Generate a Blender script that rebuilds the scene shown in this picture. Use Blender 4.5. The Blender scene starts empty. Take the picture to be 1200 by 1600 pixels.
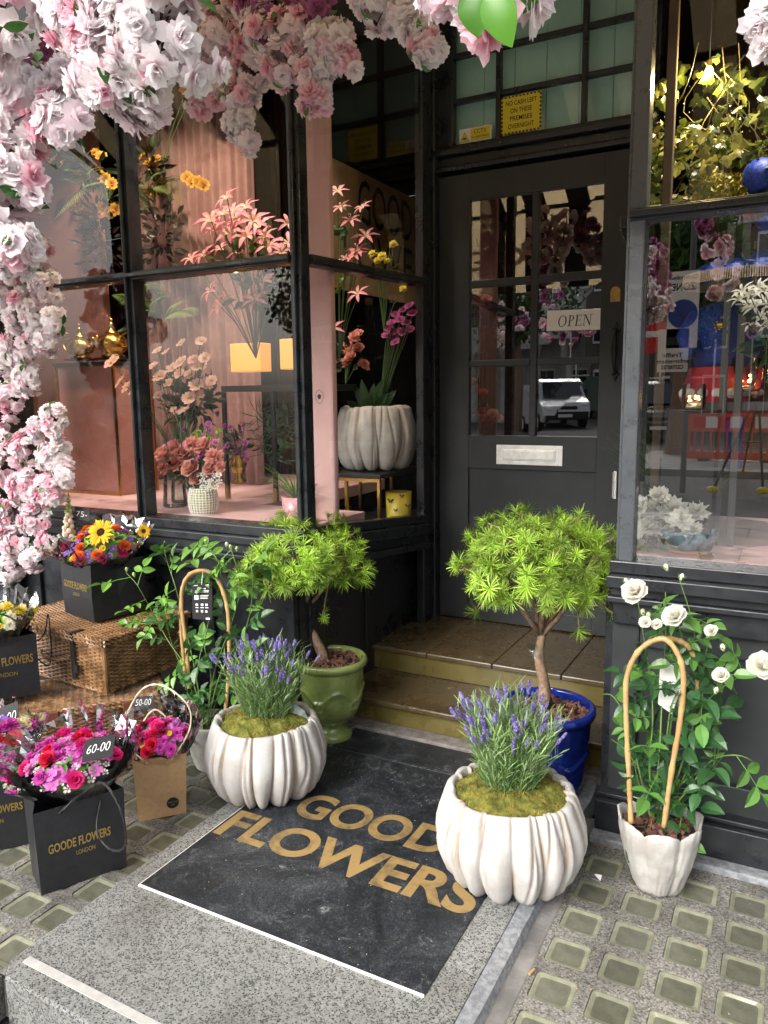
import bpy, math, random
from mathutils import Vector, Matrix, noise
import numpy as np
random.seed(7)
R = math.radians; PI = math.pi
sc = bpy.context.scene
COL = sc.collection
# ------------------------------------------------------------------ camera
cam_d = bpy.data.cameras.new('camera'); cam = bpy.data.objects.new('camera', cam_d); COL.objects.link(cam)
CP = Vector((0, 0, 1.45)); F_PX = 1202.0
yaw, pitch, roll = 0.49222, -0.15049, -0.01194
fw = Vector((-math.sin(yaw)*math.cos(pitch), math.cos(yaw)*math.cos(pitch), math.sin(pitch)))
r0 = fw.cross(Vector((0, 0, 1))).normalized(); u0 = r0.cross(fw)
CR = math.cos(roll)*r0 + math.sin(roll)*u0; CU = -math.sin(roll)*r0 + math.cos(roll)*u0
M = Matrix.Identity(4)
for i in range(3):
    M[i][0] = CR[i]; M[i][1] = CU[i]; M[i][2] = -fw[i]; M[i][3] = CP[i]
cam.matrix_world = M
cam_d.sensor_fit = 'VERTICAL'; cam_d.sensor_height = 24.0; cam_d.lens = 24.0*F_PX/1600.0
cam_d.clip_start = 0.05; cam_d.clip_end = 500
sc.camera = cam
sc.render.resolution_x = 768; sc.render.resolution_y = 1024
# ------------------------------------------------------------------ light
SUN_EL, SUN_AZ = R(33), R(196)       # azimuth measured clockwise from +Y
w = bpy.data.worlds.new('World'); sc.world = w; w.use_nodes = True
nt = w.node_tree; nt.nodes.clear()
sky = nt.nodes.new('ShaderNodeTexSky'); sky.sky_type = 'NISHITA'; sky.sun_disc = False
sky.sun_elevation = SUN_EL; sky.sun_rotation = SUN_AZ; sky.dust_density = 4.0; sky.air_density = 1.0
hs = nt.nodes.new('ShaderNodeHueSaturation'); hs.inputs['Saturation'].default_value = 0.34   # overcast: grey cloud
bg = nt.nodes.new('ShaderNodeBackground'); bg.inputs['Strength'].default_value = 0.15
wo = nt.nodes.new('ShaderNodeOutputWorld')
nt.links.new(sky.outputs[0], hs.inputs['Color']); nt.links.new(hs.outputs[0], bg.inputs['Color']); nt.links.new(bg.outputs[0], wo.inputs['Surface'])
sl = bpy.data.lights.new('sun', 'SUN'); sl.energy = 1.15; sl.angle = R(32); sl.color = (1.0, 0.975, 0.94)
so = bpy.data.objects.new('sun', sl); COL.objects.link(so)
sd = Vector((math.sin(SUN_AZ)*math.cos(SUN_EL), math.cos(SUN_AZ)*math.cos(SUN_EL), math.sin(SUN_EL)))
so.rotation_euler = sd.to_track_quat('Z', 'Y').to_euler()
sc.view_settings.view_transform = 'Standard'; sc.view_settings.look = 'None'
sc.view_settings.exposure = 1.3; sc.view_settings.gamma = 1.0
sc.cycles.max_bounces = 8; sc.cycles.transparent_max_bounces = 24; sc.cycles.glossy_bounces = 4; sc.cycles.transmission_bounces = 6
sc.cycles.sample_clamp_indirect = 6
# ------------------------------------------------------------------ helpers: photo pixel -> point on a plane
def ray(px, py): return fw + CR*((px-600)/F_PX) - CU*((py-800)/F_PX)
def at(px, py, y): d = ray(px, py); return CP + d*((y-CP.y)/d.y)
def gz(px, py, z): d = ray(px, py); return CP + d*((z-CP.z)/d.z)
def ax(px, py, x): d = ray(px, py); return CP + d*((x-CP.x)/d.x)
def V(*a): return Vector(a)
# ------------------------------------------------------------------ materials
MT = {}
def pm(name, c, c2=None, scale=20.0, rough=0.5, metal=0.0, bump=0.0, bscale=60.0, lo=0.4, hi=0.6, vcol=False, rnd=0.0,
       spec=0.5, trans=0.0, coat=0.0, detail=6.0, alpha=1.0, sheen=0.0, rough2=None, hue=0.0, chip=None, chs=30.0, cht=.70):
    m = bpy.data.materials.new(name); m.use_nodes = True; n = m.node_tree; L = n.links
    b = n.nodes['Principled BSDF']; out = n.nodes['Material Output']
    b.inputs['Roughness'].default_value = rough; b.inputs['Metallic'].default_value = metal
    b.inputs['Specular IOR Level'].default_value = spec; b.inputs['Coat Weight'].default_value = coat
    b.inputs['Alpha'].default_value = alpha
    tc = n.nodes.new('ShaderNodeTexCoord'); col = None
    if vcol:
        a = n.nodes.new('ShaderNodeVertexColor'); a.layer_name = 'Col'; col = a.outputs[0]
    if c2 is not None:
        t = n.nodes.new('ShaderNodeTexNoise'); t.inputs['Scale'].default_value = scale; t.inputs['Detail'].default_value = detail
        t.inputs['Roughness'].default_value = 0.65
        L.new(tc.outputs['Object'], t.inputs['Vector'])
        cr = n.nodes.new('ShaderNodeValToRGB'); cr.color_ramp.elements[0].position = lo; cr.color_ramp.elements[1].position = hi
        cr.color_ramp.elements[0].color = (*c, 1); cr.color_ramp.elements[1].color = (*c2, 1)
        L.new(t.outputs[0], cr.inputs[0])
        if vcol:
            mx = n.nodes.new('ShaderNodeMix'); mx.data_type = 'RGBA'; mx.blend_type = 'MULTIPLY'; mx.inputs[0].default_value = 1
            L.new(col, mx.inputs[6]); L.new(cr.outputs[0], mx.inputs[7]); col = mx.outputs[2]
        else: col = cr.outputs[0]
        if rough2 is not None:
            mr = n.nodes.new('ShaderNodeMapRange'); mr.inputs[1].default_value = lo; mr.inputs[2].default_value = hi
            mr.inputs[3].default_value = rough; mr.inputs[4].default_value = rough2
            L.new(t.outputs[0], mr.inputs[0]); L.new(mr.outputs[0], b.inputs['Roughness'])
    if chip is not None:      # worn spots and scratches down to a paler layer
        mp = n.nodes.new('ShaderNodeMapping'); mp.inputs['Scale'].default_value = (.55, 1, 1); L.new(tc.outputs['Object'], mp.inputs[0])
        tn = n.nodes.new('ShaderNodeTexNoise'); tn.inputs['Scale'].default_value = chs; tn.inputs['Detail'].default_value = 12; tn.inputs['Roughness'].default_value = .7; tn.inputs['Distortion'].default_value = .6
        L.new(mp.outputs[0], tn.inputs['Vector']); rp = n.nodes.new('ShaderNodeMapRange'); rp.inputs[1].default_value = cht; rp.inputs[2].default_value = cht+.03
        L.new(tn.outputs[0], rp.inputs[0]); mc = n.nodes.new('ShaderNodeMix'); mc.data_type = 'RGBA'; mc.inputs[7].default_value = (*chip, 1); L.new(rp.outputs[0], mc.inputs[0])
        if col is None: mc.inputs[6].default_value = (*c, 1)
        else: L.new(col, mc.inputs[6])
        col = mc.outputs[2]
    if rnd > 0 or hue > 0:
        oi = n.nodes.new('ShaderNodeObjectInfo')
        h = n.nodes.new('ShaderNodeHueSaturation')
        if col is None: h.inputs['Color'].default_value = (*c, 1)
        else: L.new(col, h.inputs['Color'])
        mr = n.nodes.new('ShaderNodeMapRange'); mr.inputs[3].default_value = 1-rnd; mr.inputs[4].default_value = 1+rnd
        L.new(oi.outputs['Random'], mr.inputs[0]); L.new(mr.outputs[0], h.inputs['Value'])
        col = h.outputs[0]
    if col is None: b.inputs['Base Color'].default_value = (*c, 1)
    else: L.new(col, b.inputs['Base Color'])
    if bump > 0:
        t2 = n.nodes.new('ShaderNodeTexNoise'); t2.inputs['Scale'].default_value = bscale; t2.inputs['Detail'].default_value = 5
        L.new(tc.outputs['Object'], t2.inputs['Vector'])
        bp = n.nodes.new('ShaderNodeBump'); bp.inputs['Strength'].default_value = bump; bp.inputs['Distance'].default_value = 0.004
        L.new(t2.outputs[0], bp.inputs['Height']); L.new(bp.outputs[0], b.inputs['Normal'])
    if trans > 0:
        tr = n.nodes.new('ShaderNodeBsdfTranslucent'); ms = n.nodes.new('ShaderNodeMixShader'); ms.inputs[0].default_value = trans
        if col is None: tr.inputs['Color'].default_value = (*c, 1)
        else: L.new(col, tr.inputs['Color'])
        L.new(b.outputs[0], ms.inputs[1]); L.new(tr.outputs[0], ms.inputs[2]); L.new(ms.outputs[0], out.inputs['Surface'])
    MT[name] = m; return m
def emi(name, c, s):
    m = bpy.data.materials.new(name); m.use_nodes = True; b = m.node_tree.nodes['Principled BSDF']
    b.inputs['Base Color'].default_value = (*c, 1); b.inputs['Emission Color'].default_value = (*c, 1); b.inputs['Emission Strength'].default_value = s
    MT[name] = m; return m
def glassmat(name, ior=1.5, refl=1.0, tint=(1, 1, 1), rough=0.0, add=0.0):
    # thin sheet: transparent + fresnel reflection
    m = bpy.data.materials.new(name); m.use_nodes = True; n = m.node_tree; n.nodes.clear(); L = n.links
    o = n.nodes.new('ShaderNodeOutputMaterial'); t = n.nodes.new('ShaderNodeBsdfTransparent'); t.inputs[0].default_value = (*tint, 1)
    g = n.nodes.new('ShaderNodeBsdfGlossy'); g.inputs['Roughness'].default_value = rough
    fr = n.nodes.new('ShaderNodeFresnel'); fr.inputs['IOR'].default_value = ior
    ml = n.nodes.new('ShaderNodeMath'); ml.operation = 'MULTIPLY_ADD'; ml.inputs[1].default_value = refl; ml.inputs[2].default_value = add; ml.use_clamp = True
    mx = n.nodes.new('ShaderNodeMixShader')
    L.new(fr.outputs[0], ml.inputs[0]); L.new(ml.outputs[0], mx.inputs[0]); L.new(t.outputs[0], mx.inputs[1]); L.new(g.outputs[0], mx.inputs[2]); L.new(mx.outputs[0], o.inputs['Surface'])
    MT[name] = m; return m
# ------------------------------------------------------------------ mesh builder
class MB:
    def __init__(s): s.v = []; s.f = []; s.c = []; s.mi = []; s.col = (1, 1, 1)
    def V(s, p, c=None): s.v.append((p[0], p[1], p[2])); s.c.append(c or s.col); return len(s.v)-1
    def F(s, idx, mi=0): s.f.append(tuple(idx)); s.mi.append(mi)
    def poly(s, pts, mi=0, c=None): s.F([s.V(p, c) for p in pts], mi); return s
    def frame(s, o, a, b, c, mi=0):      # parallelepiped centred at o, half axes a b c
        i = [s.V(o+a*x+b*y+c*z) for z in (-1, 1) for y in (-1, 1) for x in (-1, 1)]
        flip = a.cross(b).dot(c) < 0
        for q in ((0, 2, 3, 1), (4, 5, 7, 6), (0, 1, 5, 4), (2, 6, 7, 3), (0, 4, 6, 2), (1, 3, 7, 5)):
            q = q[::-1] if flip else q
            s.F([i[k] for k in q], mi)
        return s
    def bx(s, x0, x1, y0, y1, z0, z1, mi=0):
        return s.frame(V((x0+x1)/2, (y0+y1)/2, (z0+z1)/2), V((x1-x0)/2, 0, 0), V(0, (y1-y0)/2, 0), V(0, 0, (z1-z0)/2), mi)
    def beam(s, p0, p1, w_, h_, up=(0, 0, 1), mi=0):
        p0 = Vector(p0); p1 = Vector(p1); a = (p1-p0)/2; d = a.normalized(); up = Vector(up)
        sd_ = d.cross(up).normalized(); u = sd_.cross(d)
        return s.frame((p0+p1)/2, a, sd_*w_/2, u*h_/2, mi)
    def tube(s, pts, r, n=6, mi=0, cap=True, c=None):
        pts = [Vector(p) for p in pts]; k = len(pts); rs = r if isinstance(r, (list, tuple)) else [r]*k
        prev = None; rings = []
        for i in range(k):
            t = (pts[min(i+1, k-1)]-pts[max(i-1, 0)])
            t = t.normalized() if t.length > 1e-9 else V(0, 0, 1)
            if prev is None:
                prev = t.orthogonal().normalized()
            prev = (prev - t*prev.dot(t)); prev = prev.normalized() if prev.length > 1e-6 else t.orthogonal().normalized()
            b = t.cross(prev)
            rings.append([s.V(pts[i]+(prev*math.cos(2*PI*j/n)+b*math.sin(2*PI*j/n))*rs[i], c) for j in range(n)])
        for i in range(k-1):
            for j in range(n): s.F((rings[i][j], rings[i][(j+1) % n], rings[i+1][(j+1) % n], rings[i+1][j]), mi)
        if cap: s.F(rings[0][::-1], mi); s.F(rings[-1], mi)
        return s
    def lathe(s, prof, n=32, o=(0, 0, 0), fn=None, mi=0, cap0=True, cap1=False):
        o = Vector(o); rings = []
        for i, (r, z) in enumerate(prof):
            ring = []
            for j in range(n):
                a = 2*PI*j/n; rr, zz = r, z; c = None
                if fn:
                    q = fn(a, r, z, i); rr, zz = q[0], q[1]; c = q[2] if len(q) > 2 else None
                ring.append(s.V(o+V(rr*math.cos(a), rr*math.sin(a), zz), c))
            rings.append(ring)
        for i in range(len(rings)-1):
            for j in range(n): s.F((rings[i][j], rings[i][(j+1) % n], rings[i+1][(j+1) % n], rings[i+1][j]), mi)
        if cap0: s.F(rings[0][::-1], mi)
        if cap1: s.F(rings[-1], mi)
        return s
    def ball(s, o, r, n=8, m=6, sc_=(1, 1, 1), mi=0, c=None, jit=0.0):
        o = Vector(o); rings = []
        for i in range(1, m):
            t = PI*i/m; ring = []
            for j in range(n):
                a = 2*PI*j/n; k = 1+random.uniform(-jit, jit)
                ring.append(s.V(o+V(r*k*sc_[0]*math.sin(t)*math.cos(a), r*k*sc_[1]*math.sin(t)*math.sin(a), -r*k*sc_[2]*math.cos(t)), c))
            rings.append(ring)
        b = s.V(o-V(0, 0, r*sc_[2]), c); tp = s.V(o+V(0, 0, r*sc_[2]), c)
        for j in range(n): s.F((b, rings[0][(j+1) % n], rings[0][j]), mi); s.F((tp, rings[-1][j], rings[-1][(j+1) % n]), mi)
        for i in range(m-2):
            for j in range(n): s.F((rings[i][j], rings[i][(j+1) % n], rings[i+1][(j+1) % n], rings[i+1][j]), mi)
        return s
    def leaf(s, p, d, nrm, L_, W_, c=None, mi=0, fold=0.18, droop=0.25, k=4, tip=0.0, shape=1.0, wav=0.0):
        p = Vector(p); d = Vector(d).normalized(); nrm = Vector(nrm); sd_ = d.cross(nrm)
        sd_ = sd_.normalized() if sd_.length > 1e-6 else d.orthogonal().normalized(); up = sd_.cross(d)
        mid = []; lf = []; rt = []
        for i in range(k+1):
            t = i/k; wdt = W_/2*(math.sin(PI*min(1, t**shape*0.97+0.02)))**0.8 if i not in (0, k) else 0.0006
            q = p+d*(L_*t)-up*(droop*L_*t*t)
            mid.append(s.V(q, c)); wv = up*(wav*W_*random.uniform(-1, 1))
            lf.append(s.V(q-sd_*wdt+up*fold*wdt*2+wv, c)); rt.append(s.V(q+sd_*wdt+up*fold*wdt*2-wv, c))
        for i in range(k):
            s.F((mid[i], mid[i+1], lf[i+1], lf[i]), mi); s.F((mid[i], rt[i], rt[i+1], mid[i+1]), mi)
        return s
    def add(s, o, mat=None, c=None, mi=None):
        b = len(s.v)
        if mat is None: s.v += o.v
        else: s.v += [tuple(mat @ Vector(p)) for p in o.v]
        s.c += (o.c if c is None else [tuple(x*y for x, y in zip(k, c)) for k in o.c])
        s.f += [tuple(i+b for i in f) for f in o.f]; s.mi += (o.mi if mi is None else [mi]*len(o.mi))
        return s
    def mesh(s, name, mats, smooth=False):
        m = bpy.data.meshes.new(name); m.from_pydata(s.v, [], s.f)
        for q in (mats if isinstance(mats, (list, tuple)) else [mats]): m.materials.append(MT[q] if isinstance(q, str) else q)
        if any(s.mi): m.polygons.foreach_set('material_index', s.mi)
        if any(c != (1, 1, 1) for c in s.c):
            ca = m.color_attributes.new('Col', 'FLOAT_COLOR', 'POINT'); ar = np.ones((len(s.v), 4), dtype=np.float32); ar[:, :3] = np.array([tuple(c)[:3] for c in s.c]); ca.data.foreach_set('color', ar.ravel())
        if smooth: m.polygons.foreach_set('use_smooth', [True]*len(m.polygons))
        m.update(); return m
    def build(s, name, mats, parent=None, smooth=False, bevel=0.0, loc=None, label=None, weld=False):
        o = bpy.data.objects.new(name, s.mesh(name, mats, smooth)); COL.objects.link(o)
        if parent is not None:
            o.parent = parent
            # parts are modelled in world space: shift them into the parent's frame
            if loc is None: o.matrix_parent_inverse = parent.matrix_basis.inverted()
        if loc is not None: o.location = loc
        if bevel > 0:
            b = o.modifiers.new('bevel', 'BEVEL'); b.width = bevel; b.segments = 2; b.limit_method = 'ANGLE'; b.angle_limit = R(40)
            b.harden_normals = False
        if label: o['label'] = label
        return o
def tag(o, label=None, cat=None, group=None, kind=None):
    if label: o['label'] = label
    if cat: o['category'] = cat
    if group: o['group'] = group
    if kind: o['kind'] = kind
    return o
def empty(name, loc, rz=0.0, label=None, cat=None, group=None, mat=None):
    o = bpy.data.objects.new(name, None); COL.objects.link(o); o.empty_display_size = 0.1
    o.location = loc; o.rotation_euler = (0, 0, rz)
    return tag(o, label, cat, group)
def put(name, mesh, parent=None, mat=None):        # an object from shared mesh data, placed by a world matrix
    o = bpy.data.objects.new(name, mesh); COL.objects.link(o)
    if parent is not None: o.parent = parent; o.matrix_parent_inverse = parent.matrix_basis.inverted()
    if mat is not None: o.matrix_basis = mat
    return o
def orient(p, zdir, spin=0.0, s=1.0):
    q = Vector(zdir).normalized().to_track_quat('Z', 'Y')
    return Matrix.Translation(Vector(p)) @ q.to_matrix().to_4x4() @ Matrix.Rotation(spin, 4, 'Z') @ Matrix.Scale(s, 4)
def rv(a=1.0): return V(random.uniform(-a, a), random.uniform(-a, a), random.uniform(-a, a))
def rdir():
    while True:
        q = rv()
        if 0.05 < q.length < 1: return q.normalized()
def struct(o): o['kind'] = 'structure'; return o
def text_mb(s, ox, ux, uy, w_, h_, depth=0.0006, bold=0.02, shear=0.0, res=3):
    """text laid on a plane: lower-left corner ox, width vector direction ux, height direction uy, fitted to w_ x h_"""
    cu = bpy.data.curves.new('tx', 'FONT'); cu.body = s; cu.offset = bold; cu.resolution_u = res; cu.shear = shear; cu.align_x = 'CENTER'
    ob = bpy.data.objects.new('tx', cu); COL.objects.link(ob)
    me = bpy.data.meshes.new_from_object(ob.evaluated_get(bpy.context.evaluated_depsgraph_get()))
    vs = [v.co.copy() for v in me.vertices]; fs = [tuple(p.vertices) for p in me.polygons]
    bpy.data.objects.remove(ob); bpy.data.curves.remove(cu); bpy.data.meshes.remove(me)
    x0 = min(v.x for v in vs); x1 = max(v.x for v in vs); y0 = min(v.y for v in vs); y1 = max(v.y for v in vs)
    m = MB(); ux = Vector(ux).normalized(); uy = Vector(uy).normalized(); n = ux.cross(uy)
    for v in vs: m.V(Vector(ox)+ux*((v.x-x0)/(x1-x0)*w_)+uy*((v.y-y0)/(y1-y0)*h_)+n*depth)
    for f in fs: m.F(f)
    return m
def serif_open(ox, ux, uy, h_):
    """the word OPEN in an old-style slanted serif, returned as flat polygons"""
    m = MB(); ux = Vector(ux).normalized(); uy = Vector(uy).normalized(); n = ux.cross(uy)*0.0008
    def P(x, y): return Vector(ox)+ux*((x+y*0.12)*h_)+uy*(y*h_)+n
    def poly(pts): m.poly([P(*p) for p in pts])
    def ring(cx, cy, rx, ry, tx, ty, a0=0, a1=360, k=20):
        for i in range(k):
            t0 = R(a0+(a1-a0)*i/k); t1 = R(a0+(a1-a0)*(i+1)/k)
            poly([(cx+(rx-tx)*math.cos(t0), cy+(ry-ty)*math.sin(t0)), (cx+rx*math.cos(t0), cy+ry*math.sin(t0)), (cx+rx*math.cos(t1), cy+ry*math.sin(t1)), (cx+(rx-tx)*math.cos(t1), cy+(ry-ty)*math.sin(t1))])
    def r(x0, x1, y0, y1): poly([(x0, y0), (x1, y0), (x1, y1), (x0, y1)])
    ring(0.42, 0.5, 0.40, 0.53, 0.12, 0.05)
    x = 0.95; r(x+.1, x+.22, 0.04, .96); r(x, x+.34, 0, .04); r(x, x+.25, .96, 1.0); ring(x+.27, .73, .27, .27, .11, .045, -100, 100)
    x = 1.62; r(x+.1, x+.22, 0.04, .96); r(x, x+.62, 0, .04); r(x, x+.6, .96, 1.0); r(x+.22, x+.48, .5, .54); r(x+.58, x+.62, .04, .24); r(x+.56, x+.6, .78, .96); r(x+.46, x+.49, .42, .62)
    x = 2.36; r(x+.1, x+.15, 0.04, .96); r(x-.02, x+.27, 0, .04); r(x-.06, x+.1, .96, 1.0); poly([(x+.1, 1.0), (x+.66, -.02), (x+.71, -.02), (x+.71, .12), (x+.22, 1.0)]); r(x+.66, x+.71, .1, .96); r(x+.55, x+.83, .96, 1.0)
    return m
GOLD = None
# base materials
pm('black_paint', (.011, .013, .017), (.019, .022, .026), scale=9, rough=.24, bump=.25, bscale=28, spec=.5, rough2=.45, chip=(.13, .13, .13), chs=34, cht=.715)
pm('door_paint', (.028, .032, .034), (.034, .038, .040), scale=7, rough=.4, chip=(.12, .12, .12), chs=30, cht=.74, bump=.15, bscale=50, spec=.4)
pm('post_sky_sheen', (.070, .079, .090), (.076, .085, .096), scale=20, rough=.25, bump=.2, bscale=30, spec=.6, rough2=.4)  # black paint with the sky's reflection put into its paler blue-grey colour
pm('brown_gloss', (.105, .085, .022), (.14, .112, .035), scale=6, rough=.2, chip=(.5, .45, .32), chs=38, cht=.70, bump=.15, bscale=25, spec=.5, rough2=.38)
pm('tread_brown', (.060, .040, .018), (.10, .078, .038), scale=7, rough=.15, chip=(.42, .36, .26), chs=26, cht=.655, bump=.25, bscale=30, lo=.3, hi=.75, spec=.5, rough2=.45)
pm('stone_ledge', (.14, .12, .11), (.22, .2, .19), scale=30, rough=.8, bump=.3)
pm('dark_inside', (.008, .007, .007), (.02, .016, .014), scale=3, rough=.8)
pm('pink_paint', (.56, .34, .33), (.60, .38, .37), scale=5, rough=.55, bump=.05)
pm('pink_wall', (.33, .15, .125), (.40, .195, .17), scale=3, rough=.6, bump=.05)
pm('pink_floor', (.72, .50, .52), (.64, .42, .44), scale=8, rough=.35)
pm('brass', (.55, .36, .12), (.42, .26, .08), scale=30, rough=.28, metal=1.0)
pm('gold_metal', (.75, .50, .14), (.55, .33, .07), scale=40, rough=.25, metal=1.0, bump=.6, bscale=70)
pm('gold_foil', (.62, .45, .16), (.50, .34, .10), scale=30, rough=.3, metal=.85)
pm('black_paper', (.016, .017, .02), (.022, .023, .027), scale=40, rough=.38, bump=.1, bscale=20, spec=.5)
pm('kraft_paper', (.42, .25, .12), (.47, .29, .14), scale=60, rough=.65, bump=.1, bscale=25)
pm('black_cord', (.012, .012, .013), rough=.6)
pm('white_cord', (.62, .52, .38), rough=.7)
pm('chrome', (.92, .92, .90), (.80, .79, .75), scale=25, rough=.38, metal=1.0, bump=.15, bscale=40)
pm('white_card', (.86, .84, .80), rough=.5)
pm('ink', (.012, .012, .014), rough=.6)
pm('chalk', (.85, .85, .83), rough=.8)
pm('yellow_sign', (.80, .66, .03), rough=.4)
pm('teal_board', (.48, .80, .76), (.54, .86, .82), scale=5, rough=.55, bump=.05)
glassmat('window_glass', 1.52, .9, (.96, .97, .96))
glassmat('door_glass', 1.52, 1.3, (.92, .94, .93), add=.24)
glassmat('street_glass', 1.52, 1.3, (.92, .94, .93), add=.26)
glassmat('cellophane', 1.5, 1.6, (.90, .91, .93), rough=.09, add=.07)
glassmat('vase_glass', 1.5, 1.2, (.88, .92, .90), add=.04)
# ================================================================== SETTING
def node_mat(name):
    m = bpy.data.materials.new(name); m.use_nodes = True; MT[name] = m
    n = m.node_tree; return m, n, n.links, n.nodes['Principled BSDF'], n.nodes.new('ShaderNodeTexCoord')
def ramp(n, stops):
    cr = n.nodes.new('ShaderNodeValToRGB'); e = cr.color_ramp.elements
    while len(e) < len(stops): e.new(0.5)
    for k, (p, c) in enumerate(stops): e[k].position = p; e[k].color = (*c, 1) if len(c) == 3 else c
    return cr
def mixrgb(n, mode='MIX', f=1.0):
    x = n.nodes.new('ShaderNodeMix'); x.data_type = 'RGBA'; x.blend_type = mode; x.inputs[0].default_value = f; return x
def terrazzo():
    m, n, L, b, tc = node_mat('terrazzo')
    v = n.nodes.new('ShaderNodeTexVoronoi'); v.inputs['Scale'].default_value = 215; v.inputs['Randomness'].default_value = 1
    nz = n.nodes.new('ShaderNodeTexNoise'); nz.inputs['Scale'].default_value = 130; nz.inputs['Detail'].default_value = 2
    ad = n.nodes.new('ShaderNodeVectorMath'); ad.operation = 'MULTIPLY_ADD'; ad.inputs[1].default_value = (.006,)*3
    L.new(nz.outputs['Color'], ad.inputs[0]); L.new(tc.outputs['Object'], ad.inputs[2]); L.new(ad.outputs[0], v.inputs['Vector'])
    ed = n.nodes.new('ShaderNodeTexVoronoi'); ed.feature = 'DISTANCE_TO_EDGE'; ed.inputs['Scale'].default_value = 215; L.new(ad.outputs[0], ed.inputs['Vector'])
    sp = n.nodes.new('ShaderNodeSeparateColor'); L.new(v.outputs['Color'], sp.inputs[0])
    chip = ramp(n, [(0.0, (.012, .013, .016)), (.33, (.030, .032, .038)), (.40, (.15, .155, .15)), (.56, (.235, .24, .23)), (.85, (.30, .305, .29)), (1, (.36, .36, .35))]); L.new(sp.outputs[0], chip.inputs[0])
    er = ramp(n, [(0.05, (0, 0, 0)), (.14, (1, 1, 1))]); L.new(ed.outputs[0], er.inputs[0])
    mx = mixrgb(n); L.new(er.outputs[0], mx.inputs[0]); mx.inputs[6].default_value = (.235, .24, .228, 1); L.new(chip.outputs[0], mx.inputs[7])
    big = n.nodes.new('ShaderNodeTexNoise'); big.inputs['Scale'].default_value = 3.5; big.inputs['Detail'].default_value = 6; L.new(tc.outputs['Object'], big.inputs[0])
    br = ramp(n, [(.34, (.66, .64, .61)), (.5, (.93, .93, .92)), (.68, (1.1, 1.1, 1.1))]); L.new(big.outputs[0], br.inputs[0])
    m2 = mixrgb(n, 'MULTIPLY'); L.new(mx.outputs[2], m2.inputs[6]); L.new(br.outputs[0], m2.inputs[7]); L.new(m2.outputs[2], b.inputs['Base Color'])
    b.inputs['Roughness'].default_value = .5
    bp = n.nodes.new('ShaderNodeBump'); bp.inputs['Strength'].default_value = .25; bp.inputs['Distance'].default_value = .002
    L.new(sp.outputs[0], bp.inputs['Height']); L.new(bp.outputs[0], b.inputs['Normal'])
terrazzo()
def concrete():
    m, n, L, b, tc = node_mat('aggregate_concrete')
    a = n.nodes.new('ShaderNodeTexVoronoi'); a.inputs['Scale'].default_value = 230; L.new(tc.outputs['Object'], a.inputs[0])
    sp = n.nodes.new('ShaderNodeSeparateColor'); L.new(a.outputs['Color'], sp.inputs[0])
    c1 = ramp(n, [(0, (.12, .11, .10)), (.3, (.25, .24, .22)), (.7, (.36, .35, .32)), (1, (.5, .48, .45))]); L.new(sp.outputs[0], c1.inputs[0])
    g = n.nodes.new('ShaderNodeTexNoise'); g.inputs['Scale'].default_value = 7; g.inputs['Detail'].default_value = 8; L.new(tc.outputs['Object'], g.inputs[0])
    c2 = ramp(n, [(.3, (.32, .31, .30)), (.6, (.64, .64, .62))]); L.new(g.outputs[0], c2.inputs[0])
    mx = mixrgb(n, 'MULTIPLY'); L.new(c1.outputs[0], mx.inputs[6]); L.new(c2.outputs[0], mx.inputs[7]); L.new(mx.outputs[2], b.inputs['Base Color'])
    b.inputs['Roughness'].default_value = .8
    bp = n.nodes.new('ShaderNodeBump'); bp.inputs['Strength'].default_value = .5; bp.inputs['Distance'].default_value = .003
    L.new(sp.outputs[1], bp.inputs['Height']); L.new(bp.outputs[0], b.inputs['Normal'])
concrete()
pm('asphalt', (.045, .045, .047), (.075, .074, .072), scale=40, rough=.85, bump=.4)
pm('paving', (.20, .19, .18), (.28, .27, .25), scale=4, rough=.8, bump=.3, bscale=30)
pm('kerb_granite', (.17, .18, .20), (.29, .30, .31), scale=60, rough=.7, bump=.3, bscale=80)
pm('cement', (.14, .135, .13), (.24, .23, .22), scale=9, rough=.85, bump=.5, bscale=40)
pm('steel_strip', (.50, .49, .46), (.42, .41, .39), scale=30, rough=.6, bump=.1)
# --- road sheet to the horizon, pavements
m = MB(); m.bx(-150, 150, -160, 150, -.6, -.14); struct(m.build('road', 'asphalt'))
# pavement in front of the shop (lower street level) made of slabs
m = MB()
x = -9.0
for iy, y in enumerate([-5.0+.62*k for k in range(9)]):
    xx = -9.0 - (iy % 2)*.4
    while xx < 8:
        m.bx(xx+.004, xx+.896, y+.004, y+.612, -.2, -.075+random.uniform(-.001, .001)); xx += .9
struct(m.build('pavement', 'paving', bevel=.003))
m = MB(); m.bx(-9.5, 9, -5.18, -5.0, -.3, -.07); struct(m.build('kerb', 'kerb_granite', bevel=.01))
m = MB(); m.bx(-9.6, 9, -4.99, .6, -.3, -.09); struct(m.build('pavement_bedding', 'cement'))
# far pavement with the barrier on it
m = MB(); m.bx(-3.2, 14, -15.5, -10.6, -.3, -.02); struct(m.build('far_pavement', 'paving', bevel=.01))
# terrazzo entrance slab
XL0, XL1 = -1.70, -1.66
m = MB()
a = [(-1.66, 1.065), (-1.2, 1.055), (-.61, 1.06), (-.61, 2.72), (-1.70, 2.72), (-1.70, 1.11)]
bot = [m.V((p[0], p[1], -.13)) for p in a]; top = [m.V((p[0], p[1], .03)) for p in a]
m.F(top)
for i in range(len(a)): j = (i+1) % len(a); m.F((bot[i], bot[j], top[j], top[i]))
struct(m.build('entrance_slab', 'terrazzo', bevel=.006))
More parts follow.
